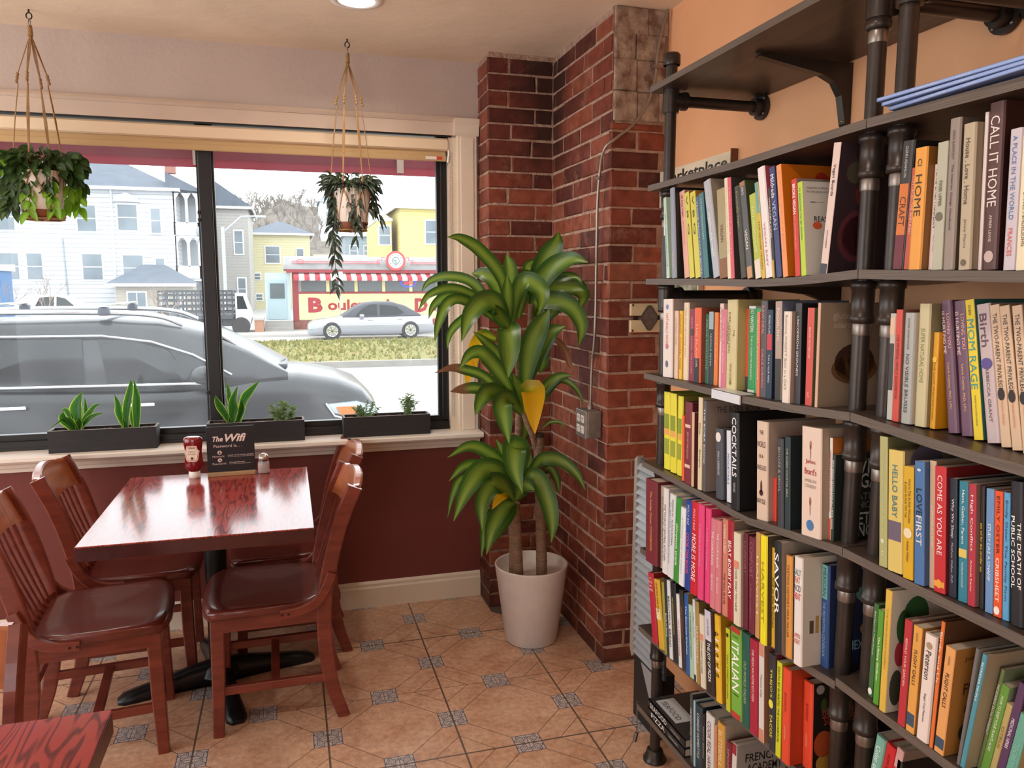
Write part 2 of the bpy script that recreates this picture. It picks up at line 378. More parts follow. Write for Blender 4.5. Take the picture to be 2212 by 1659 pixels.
m_brick = brick_mat(); m_mortar = mat('lime_mortar', '#b59a86', .9, c2='#93705f', nscale=25, bump=.9, bscale=70)
def brick_face(mb, o, u, n, ln, z1, ph=0., c0=0):
    """bricks on a face: o = foot corner, u = along, n = outward"""
    H = .0667; o = Vector(o); u = Vector(u); n = Vector(n); k = 0; z = 0
    while z < z1-.02:
        hh = min(H, z1-z)-.0075
        head = (k % 2 == 1)
        x = -(.105 if head else 0)-ph
        while x < ln-.012:
            w = .205+random.uniform(-.012, .012)
            a = max(x, 0.0015); e = min(x+w, ln)
            if e-a > .02:
                pr = .0032+random.uniform(-.0015, .002)
                e2 = e-(.0075 if e < ln-.001 else 0)
                P = lambda s_, d_, zz: o+u*s_+n*d_+Vector((0, 0, zz))
                j = lambda: random.uniform(-.0032, .0032)
                za = z+.004+j()*.6; zb = z+.004+hh+j()*.6
                vs = [P(a+j(), -.01, za), P(e2+j(), -.01, za), P(e2+j(), -.01, zb), P(a+j(), -.01, zb)]
                b_ = .004
                vs += [P(a+b_+j(), pr, za+b_), P(e2-b_+j(), pr, za+b_+j()*.5), P(e2-b_+j(), pr, zb-b_+j()*.5), P(a+b_+j(), pr, zb-b_)]
                mid = [P(a+j(), pr-.004, za), P(e2+j(), pr-.004, za), P(e2+j(), pr-.004, zb), P(a+j(), pr-.004, zb)]
                vs += mid
                mb.add(vs, [(0, 1, 9, 8), (1, 2, 10, 9), (2, 3, 11, 10), (3, 0, 8, 11), (8, 9, 5, 4), (9, 10, 6, 5), (10, 11, 7, 6), (11, 8, 4, 7), (4, 5, 6, 7)], 1)
            x += w
        z += H; k += 1
PX0, PY0, CX0, CY0 = .838, 3.237, 1.126, 2.607
pier = MB(); pier.box((PX0, PY0, 0), (XW+.01, YW, ZC), 0); pier.box((CX0, CY0, 0), (XW+.01, PY0+.01, ZC), 0)
brick_face(pier, (PX0, YW, 0), (0, -1, 0), (-1, 0, 0), YW-PY0, ZC, .05)
brick_face(pier, (PX0-.005, PY0, 0), (1, 0, 0), (0, -1, 0), CX0-PX0, ZC, .0)
brick_face(pier, (CX0, PY0, 0), (0, -1, 0), (-1, 0, 0), PY0-CY0, ZC, .06)
brick_face(pier, (CX0-.005, CY0, 0), (1, 0, 0), (0, -1, 0), XW-CX0, 2.03, .0)
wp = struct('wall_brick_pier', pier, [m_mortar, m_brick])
# rough whitish plaster over the top of the chimney breast, with a few stones showing
pl = MB(); random.seed(3)
for k, z in enumerate((2.035, 2.135, 2.245, 2.33)):
    z2 = (2.135, 2.245, 2.33, ZC)[k]; x = CX0+.002
    while x < XW-.01:
        w_ = random.uniform(.08, .13); e = min(x+w_, XW); 
        pl.bbox((x, CY0-.010-random.uniform(0, .006), z+random.uniform(-.004, .004)), (e-random.uniform(-.002, .003), CY0+.002, z2+random.uniform(-.003, .005)), .006); x = e
pb = pl.build('plaster_patch', mat('lime_plaster', '#b3a08c', .95, c2='#6a4a3c', nscale=24, bump=1.2, bscale=28), wp)
tag(MB().prism([(.832, 3.415), (.832, 3.20), (.90, 3.12), (1.0, 3.20), (1.0, 3.237), (.838, 3.237), (.838, 3.415)], .0005, .004, 'z').build('cement_patch', mat('floor_cement', '#5b5048', .9, noise=.15)), kind='structure')
# roller blind
rb = empty('roller_blind', (-.4, YW+.012, 2.0), 0, 'cream roller blind rolled up across the top of the shop window', 'blind')
def part(mb, name, m, root):
    o = mb.build(name, m, root); o.matrix_parent_inverse = Matrix.Identity(4)
    R = Matrix.Translation(root.location) @ Euler(root.rotation_euler).to_matrix().to_4x4()
    o.data.transform(R.inverted()); return o
b = MB(); b.prism([(YW-.004, 2.093), (YW-.014, 2.085), (YW-.014, 2.045), (YW-.006, 2.04), (YW+.012, 2.04), (YW+.012, 2.093)], -2.62, .696, 'x'); part(b, 'cassette', mat('blind_cassette', '#e8cfae', .5), rb)
b = MB(); b.box((-2.6, YW+.004, 2.018), (.690, YW+.009, 2.045)); b.bbox((-2.6, YW-.003, 1.996), (.692, YW+.012, 2.020), .003); part(b, 'shade_cloth', mat('blind_cloth', '#d8b684', .7, trans=.25), rb)
b = MB(); b.box((.600, YW-.0045, 2.002), (.668, YW-.0033, 2.014)); part(b, 'warning_sticker', paint('#efe6dc'), rb)
b = MB(); b.box((.648, YW-.0052, 2.002), (.672, YW-.0040, 2.015)); o = part(b, 'sticker_stripe', paint('#d8452c'), rb)
b = MB(); b.tube([(.694, YW-.006, 2.08), (.703, YW-.004, 2.03), (.697, YW-.004, 1.99)], .005, 6); part(b, 'bracket', paint('#efece6'), rb)
b = MB(); z = 2.03
while z > .86:
    b.sphere((.716, YW-.004, z), .0026, 5); b.sphere((.708, YW-.004, z+.005), .0022, 5); z -= .0105
part(b, 'bead_chain', mat('steel_beads', '#b9b2a6', .3, .7), rb)
# recessed downlights
def downlight(x, y, label, power=5):
    r = empty('ceiling_downlight', (x, y, ZC), 0, label, 'ceiling light', 'recessed downlights in the ceiling')
    b = MB(); b.lathe([(.062, -.0005), (.064, -.006), (.088, -.004), (.09, -.0005)], 32); tr_ = b.build('trim_ring', paint('#f1ebe2'), r)
    b = MB(); b.lathe([(.063, -.0045), (.04, -.003), (.0, -.002)], 32)
    b.build('lamp_lens', mat('lamp_lens', '#fff6ef', .5, emit=1.4), r)
    l = bpy.data.lights.new('downlight', 'AREA'); l.shape = 'DISK'; l.size = .11; l.energy = power; l.color = (1, .91, .80); l.spread = radians(150)
    o = bpy.data.objects.new('downlight', l); COL.objects.link(o); o.parent = r; o.location = (0, 0, -.008)
    return r
downlight(.262, 2.80, 'round recessed ceiling light near the right hanging plant')
downlight(.262, .9, 'round recessed ceiling light above the bookshelf aisle')
downlight(-1.3, .9, 'round recessed ceiling light above the lower left table', 1.5)
downlight(-1.3, 2.8, 'round recessed ceiling light above the left hanging plant', 1.5)
downlight(.262, -1.0, 'round recessed ceiling light at the rear by the shelves')
# ================================================================ TABLES AND CHAIRS
def wood_mat(name, a, b_, rough, scale, stretch, dist=3.0, coat=.3, bump=.05, lines=None, lw=.0):
    m = bpy.data.materials.new(name); m.use_nodes = True; nt = m.node_tree; L = nt.links; b = nt.nodes['Principled BSDF']
    tc = N(nt, 'TexCoord'); mp = N(nt, 'Mapping'); mp.inputs['Scale'].default_value = stretch; L.new(tc.outputs['Object'], mp.inputs[0])
    nz = N(nt, 'TexNoise'); nz.inputs['Scale'].default_value = scale; nz.inputs['Detail'].default_value = 3; L.new(mp.outputs[0], nz.inputs['Vector'])
    v = nz.outputs[0]
    if lines:
        v = math_n(nt, 'SINE', math_n(nt, 'MULTIPLY', v, lines)); v = math_n(nt, 'ADD', math_n(nt, 'MULTIPLY', v, .5), .5)
    r = N(nt, 'ValToRGB'); r.color_ramp.elements[0].position = .35 if not lines else .0; r.color_ramp.elements[1].position = .65 if not lines else .45
    r.color_ramp.elements[0].color = lin(a); r.color_ramp.elements[1].color = lin(b_); L.new(v, r.inputs[0])
    L.new(r.outputs[0], b.inputs['Base Color']); b.inputs['Roughness'].default_value = rough
    b.inputs['Specular IOR Level'].default_value = .40; b.inputs['Coat Weight'].default_value = coat; b.inputs['Coat Roughness'].default_value = .1
    bp = N(nt, 'Bump'); bp.inputs['Strength'].default_value = bump; bp.inputs['Distance'].default_value = .002; L.new(v, bp.inputs['Height']); L.new(bp.outputs[0], b.inputs['Normal'])
    return m
m_chair = wood_mat('red_brown_chair_wood', '#6c2d22', '#7f3a2a', .33, 9, (1, 1, 6), coat=.4)
m_seat = wood_mat('dark_red_seat_wood', '#5c241c', '#6e3026', .26, 7, (1, 7, 1), coat=.5)
m_crest = wood_mat('orange_crest_wood', '#96502c', '#ad6236', .3, 8, (1, 1, 5), coat=.4)
m_top = wood_mat('mahogany_table_grain', '#5e1a18', '#9c3831', .18, 3.0, (3.4, .42, 1), coat=.30, bump=.02, lines=130)
m_tedge = wood_mat('mahogany_table_edge', '#3c1413', '#4a1a18', .3, 9, (1, 1, 1), coat=.3)
m_iron = mat('black_cast_iron', '#16181b', .35, .3, bump=.1, bscale=90)
m_bolt = mat('dark_bolt_metal', '#3a2c28', .4, .6)
def cr(pts, n=6):
    """smooth curve through points (Catmull-Rom)"""
    P = [Vector(p) for p in pts]; P = [P[0]*2-P[1]]+P+[P[-1]*2-P[-2]]; out = []
    for i in range(1, len(P)-2):
        for k in range(n):
            t = k/n; a, b, c, d = P[i-1:i+3]
            out.append(.5*((2*b)+(-a+c)*t+(2*a-5*b+4*c-d)*t*t+(-a+3*b-3*c+d)*t**3))
    out.append(P[-2]); return out
def make_chair(label, group):
    # local: front toward +x, back toward -x, width along y, origin on the floor
    r = empty('slat_back_chair', (0, 0, 0), 0, label, 'chair', group)
    SZ = .432
    # seat: rounded, slightly dished board
    out = []
    for x, y in ((.215, -.155), (.225, -.10), (.228, 0), (.225, .10), (.215, .155), (.200, .192), (.17, .205), (.05, .205), (-.06, .200), (-.12, .188), (-.155, .155), (-.172, .10), (-.178, 0), (-.172, -.10), (-.155, -.155), (-.12, -.188), (-.06, -.200), (.05, -.205), (.17, -.205), (.200, -.192)):
        out.append((x, y))
    b = MB(); n = len(out); rings = []
    for k, z in ((.965, SZ-.030), (1.0, SZ-.024), (1.0, SZ-.006), (.985, SZ), (.9, SZ-.001), (.75, SZ-.004), (.55, SZ-.0075), (.35, SZ-.0095), (.15, SZ-.010), (.001, SZ-.010)):
        rings.append([(x*k, y*k, z+(.004*(x*k/.22)**2*min(1, k*1.5) if k < .95 else 0)-.006*(1 if x > .19 else 0)*(k > .9)) for x, y in out])
    b.loft(rings, True, False); b.add(rings[0], [tuple(range(n))]); b.build('seat', m_seat, r)
    lm = m_chair
    for s in (-1, 1):   # front legs, tapered, slightly splayed
        b = MB(); b.bar([(.175, s*.160, .41), (.178, s*.162, .2), (.185, s*.168, 0)], .043, .043, taper=[1, .95, .8]); b.build('leg', lm, r)
        # rear post: one sawn piece, leg curving back below and backrest post above
        pts = cr([(-.215, s*.165, 0), (-.178, s*.168, .12), (-.160, s*.172, .26), (-.160, s*.175, .42), (-.185, s*.178, .56), (-.222, s*.180, .69), (-.268, s*.182, .80)], 5)
        b = MB(); b.bar(pts, .024, .048, taper=[.8+.2*min(1, i/8) for i in range(len(pts))]); b.build('rear_post', lm, r)
        # side apron and side stretcher
        b = MB(); b.bbox((-.15, s*.172-.010, .352), (.165, s*.172+.010, .404), .002); b.build('side_apron', lm, r)
        b = MB(); b.bar([(-.172, s*.168, .150), (.182, s*.165, .150)], .018, .028); b.build('side_stretcher', lm, r)
        # bentwood hip brace from the post round to the seat side
        pts = cr([(-.186, s*.196, .52), (-.166, s*.200, .475), (-.135, s*.203, .432), (-.085, s*.205, .408), (-.02, s*.206, .402)], 5)
        b = MB(); b.bar(pts, .017, .030); q = b.build('hip_brace', lm, r)
        b = MB()
        for x, z in ((-.181, .505), (-.173, .488)):
            b.disc((x, s*.2055, z), .0045, 8, 0, None, 'y')
        for x in (-.045, -.025): b.disc((x, s*.2155, .403), .0045, 8, 0, None, 'y')
        b.build('bolt', m_bolt, q)
    b = MB(); b.bbox((.160, -.150, .352), (.178, .150, .404), .002); b.build('front_apron', lm, r)
    b = MB(); b.bbox((-.168, -.160, .352), (-.150, .160, .404), .002); b.build('rear_apron', lm, r)
    b = MB(); b.bbox((-.01, -.160, .139), (.018, .160, .157), .002); b.build('cross_stretcher', lm, r)
    b = MB(); b.bbox((-.192, -.160, .215), (-.177+.01, .160, .243), .002); b.build('rear_stretcher', lm, r)
    # crest rail: curved in plan, humped on top
    rings = []; nseg = 14
    for i in range(nseg+1):
        t = i/nseg; y = -.170+.340*t; bow = -.022*(1-(2*t-1)**2); hump = .022*max(0, cos((t-.5)*pi*1.25))**.8 if abs(t-.5) < .4 else 0
        x0 = -.232+bow; zt = .800+hump; zb = .695+.012*(1-(2*t-1)**2)
        rings.append([(x0-.004, y, zb), (x0+.016, y, zb), (x0+.003-.03, y, zt-.006), (x0-.03-.002, y, zt), (x0-.03-.020, y, zt), (x0-.03-.026, y, zt-.006)])
    b = MB().loft(rings, True, True, smooth=False); b.build('crest_rail', m_crest, r)
    for i in range(6):   # slats
        y = -.122+.0488*i; tt = (y+.17)/.34; bow = -.022*(1-(2*tt-1)**2)
        pts = cr([(-.150, y*.92, .43), (-.176+bow*.4, y*.95, .52), (-.204+bow*.8, y, .62), (-.226+bow, y, .705)], 5)
        b = MB(); b.bar(pts, .020, .010); b.build('slat', m_chair, r)
    # curved back support of the seat under the slats
    pts = cr([(-.150, -.165, .437), (-.165, -.10, .437), (-.170, 0, .437), (-.165, .10, .437), (-.150, .165, .437)], 4)
    b = MB(); b.bar(pts, .022, .018, (0, 0, 1)); b.build('seat_back_rail', m_chair, r)
    return r
def place(c, x, y, deg, label=None):
    c.location = (x, y, 0); c.rotation_euler = (0, 0, radians(deg))
    if label: c['label'] = label
GR = 'slat back wooden chairs at the cafe tables'
ch = make_chair('slat back chair at the right near side of the grained table, seat in the open', GR)
c2_ = copy_tree(ch); c3_ = copy_tree(ch); c4_ = copy_tree(ch); c5_ = copy_tree(ch)
place(ch, -.080, 2.685, 181)
place(c2_, -.035, 3.155, 182, 'slat back chair at the right, between the near right chair and the window wall')
place(c3_, -.620, 2.625, 5, 'slat back chair at the left near side of the grained table, scuffed shiny seat')
place(c4_, -.575, 3.09, 2, 'slat back chair at the left, behind the left near chair, below the long planter')
place(c5_, -.705, 1.365, -90, 'slat back chair at the far side of the lower left table, partly in view')
def make_table(x0, x1, y0, y1, z, label, cx, cy, rot):
    r = empty('pedestal_table', (cx, cy, 0), 0, label, 'table', 'cafe tables with red grained tops')
    X0, X1, Y0, Y1 = x0-cx, x1-cx, y0-cy, y1-cy
    b = MB(); b.bbox((X0, Y0, z-.042), (X1, Y1, z-.0045), .001); b.build('table_edge', m_tedge, r)
    b = MB(); b.bbox((X0, Y0, z-.0045), (X1, Y1, z), .002); b.build('tabletop', m_top, r)
    b = MB(); b.lathe([(.038, .06), (.038, z-.05)], 24); b.lathe([(.038, z-.06), (.055, z-.052), (.055, z-.043)], 24)
    b.lathe([(.075, .035), (.06, .06), (.039, .075)], 24); b.build('column', m_iron, r)
    b = MB(); b.bar([(-.16, 0, z-.05), (.16, 0, z-.05)], .05, .014); b.bar([(0, -.16, z-.05), (0, .16, z-.05)], .05, .014); b.build('spider', m_iron, r)
    for k in range(4):
        a = radians(rot+90*k); d = Vector((cos(a), sin(a), 0)); sd = Vector((-sin(a), cos(a), 0))
        rings = []
        for t, w, zt in ((0.0, .040, .085), (.10, .034, .072), (.2, .031, .052), (.28, .034, .038), (.325, .034, .028), (.345, .020, .016)):
            p = d*t
            rings.append([p+sd*w+Vector((0, 0, .002)), p+sd*w*.98+Vector((0, 0, zt*.6)), p+sd*w*.5+Vector((0, 0, zt)), p-sd*w*.5+Vector((0, 0, zt)), p-sd*w*.98+Vector((0, 0, zt*.6)), p-sd*w+Vector((0, 0, .002))])
        MB().loft(rings, True, True).build('foot', m_iron, r)
    return r
make_table(-.578, .052, 2.258, 3.06, .75, 'red grained table in front of the window with ketchup and wifi sign on it', -.285, 2.90, 13)
make_table(-1.08, -.305, .62, 1.345, .75, 'red grained table at the lower left corner, only its far corner in view', -.69, .98, 45)

# ================================================================ THINGS ON THE TABLE
k = empty('ketchup_bottle', (-.352, 3.0, .75), radians(-8), 'upside down red plastic ketchup bottle with white cap', 'bottle')
def oval(mb, prof, seg=24, mi=0):
    rings = [[(a*cos(2*pi*i/seg), b*sin(2*pi*i/seg), z) for i in range(seg)] for a, b, z in prof]; mb.loft(rings, True, True, mi)
b = MB(); oval(b, [(.019, .017, .0), (.0205, .0185, .002), (.020, .018, .022), (.017, .015, .024)]); b.build('cap', paint('#f0ebe2', .35), k)
b = MB(); oval(b, [(.016, .014, .022), (.020, .017, .027), (.031, .020, .036), (.033, .021, .050), (.032, .021, .070), (.029, .020, .092), (.031, .021, .112), (.034, .022, .130), (.034, .022, .144), (.031, .020, .150), (.024, .014, .153)])
b.build('bottle_body', mat('ketchup_red', '#7a0f16', .18, coat=.4), k)
b = MB(); P = [(-.015, .064), (.015, .064), (.020, .070), (.027, .104), (.021, .108), (.017, .122), (-.017, .122), (-.021, .108), (-.027, .104), (-.020, .070)]
def curved_label(mb, poly, yo, sc=1., cz=.095, mi=0):
    mb.prism([(x*sc, (z-cz)*sc+cz) for x, z in poly], yo, yo+.001, 'y', mi)
curved_label(b, P, -.0228); lb = b.build('bottle_label', paint('#e9dcc6'), k)
b = MB(); curved_label(b, P, -.0234, .9); b.build('label_inset', paint('#b24a3c'), lb)
b = MB(); curved_label(b, P, -.0240, .84); b.build('label_field', paint('#e9dcc6'), lb)
b = MB(); text_into(b, 'HEINZ', (0, -.0256, .114), (1, 0, 0), (0, 0, 1), .024, .006, bold=.02)
text_into(b, 'TOMATO', (0, -.0256, .101), (1, 0, 0), (0, 0, 1), .026, .005); text_into(b, 'KETCHUP', (0, -.0256, .092), (1, 0, 0), (0, 0, 1), .028, .005)
b.sphere((0, -.0252, .077), .005, 8, 0, None, (1, .1, 1)); b.build('label_lettering', paint('#8e2b22'), lb)
sg = empty('wifi_sign', (-.222, 3.005, .75), radians(2), 'black wifi password sign with white lettering on a wooden stand', 'sign')
b = MB(); b.bbox((-.084, -.018, 0), (.084, .018, .014), .002); b.build('stand', mat('pine_stand', '#a98a63', .6, noise=.1), sg)
b = MB(); b.bbox((-.084, -.003, .012), (.084, .003, .185), .001); bo = b.build('board', mat('sign_black', '#17161a', .4), sg)
b = MB(); X = (1, 0, 0); U = (0, 0, 1); Y = -.0036
text_into(b, 'The', (-.045, Y, .139), X, U, .036, .020, bold=.03, shear=.3); text_into(b, 'Wifi', (.018, Y, .142), X, U, .075, .030, bold=.03, shear=.3)
text_into(b, 'Password Is. . .', (-.010, Y, .112), X, U, .100, .0105)
b.disc((-.040, Y, .0875), .0078, 18, 0, None, 'y'); b.disc((-.040, Y, .0585), .0078, 18, 0, None, 'y')
text_into(b, 'Network:', (-.044, Y, .0735), X, U, .042, .0075); text_into(b, 'root and press guest', (.034, Y, .0755), X, U, .092, .0075, shear=.3)
b.box((-.012, Y-.0002, .0695), (.080, Y, .0702)); text_into(b, 'Password:', (-.042, Y, .0455), X, U, .048, .0075); text_into(b, 'longdissss', (.020, Y, .0480), X, U, .055, .0075, shear=.3); b.box((-.010, Y-.0002, .0420), (.068, Y, .0427))
b.build('sign_lettering', paint('#e9d5cc'), bo)
b = MB(); b.sphere((-.040, Y-.0004, .0900), .0024, 8, 0, None, (1, .1, 1)); b.prism([(-.0445, .083), (-.0355, .083), (-.038, .0868), (-.042, .0868)], Y-.0006, Y-.0003, 'y')
b.bar([(-.0435, Y-.0006, .0615), (-.037, Y-.0006, .056)], .001, .0022); b.sphere((-.0365, Y-.0004, .0555), .0020, 8, 0, None, (1, .1, 1)); b.build('sign_icons', paint('#17161a'), bo)
st = empty('salt_shaker', (-.108, 3.005, .75), 0, 'small glass salt shaker with chrome lid beside the wifi sign', 'shaker')
gl = bpy.data.materials.new('clear_glass'); gl.use_nodes = True; q = gl.node_tree; q.nodes['Principled BSDF'].inputs['Transmission Weight'].default_value = 1; q.nodes['Principled BSDF'].inputs['Roughness'].default_value = .03
b = MB(); sq = lambda r, z: [(r*(abs(cos(a))**.5)*(1 if cos(a) > 0 else -1), r*(abs(sin(a))**.5)*(1 if sin(a) > 0 else -1), z) for a in [2*pi*i/24+.01 for i in range(24)]]
b.loft([sq(.019, 0), sq(.021, .003), sq(.021, .040), sq(.016, .052), sq(.016, .056)], True, True); b.build('glass_jar', gl, st)
b = MB(); b.loft([sq(.018, .003), sq(.018, .039)], True, True); b.build('salt', mat('salt_grains', '#f1dfd6', .9), st)
b = MB(); b.loft([sq(.018, .053), sq(.0185, .056), sq(.0185, .065), sq(.014, .072), sq(.006, .075)], True, True); b.build('lid', mat('brushed_chrome', '#b9b3ab', .25, .9), st)
# shelves: z profile of the board (y, z)
Z1 = {'A': [(2.046, 2.006), (1.37, 2.01)], 'B': [(2.032, 1.736), (1.577, 1.736), (1.191, 1.746)], 'C': [(2.034, 1.473), (1.773, 1.47), (1.49, 1.466), (1.331, 1.471), (1.186, 1.481)], 'D': [(2.032, 1.199), (1.664, 1.2), (1.537, 1.2), (1.372, 1.206), (1.179, 1.218)], 'E': [(2.019, 0.935), (1.741, 0.93), (1.502, 0.923), (1.322, 0.943), (1.177, 0.958)], 'F': [(2.006, 0.668), (1.277, 0.679), (1.173, 0.688)], 'G': [(1.994, 0.422), (1.317, 0.44)], 'H': [(1.985, 0.166)]}
Z2 = {'B': [(1.191, 1.746), (0.876, 1.742)], 'C': [(1.182, 1.481), (0.852, 1.472)], 'D': [(1.178, 1.218), (1.004, 1.206), (0.829, 1.197)], 'E': [(1.177, 0.957), (0.982, 0.953), (0.855, 0.952)], 'F': [(1.163, 0.696), (1.011, 0.691), (0.894, 0.689)]}
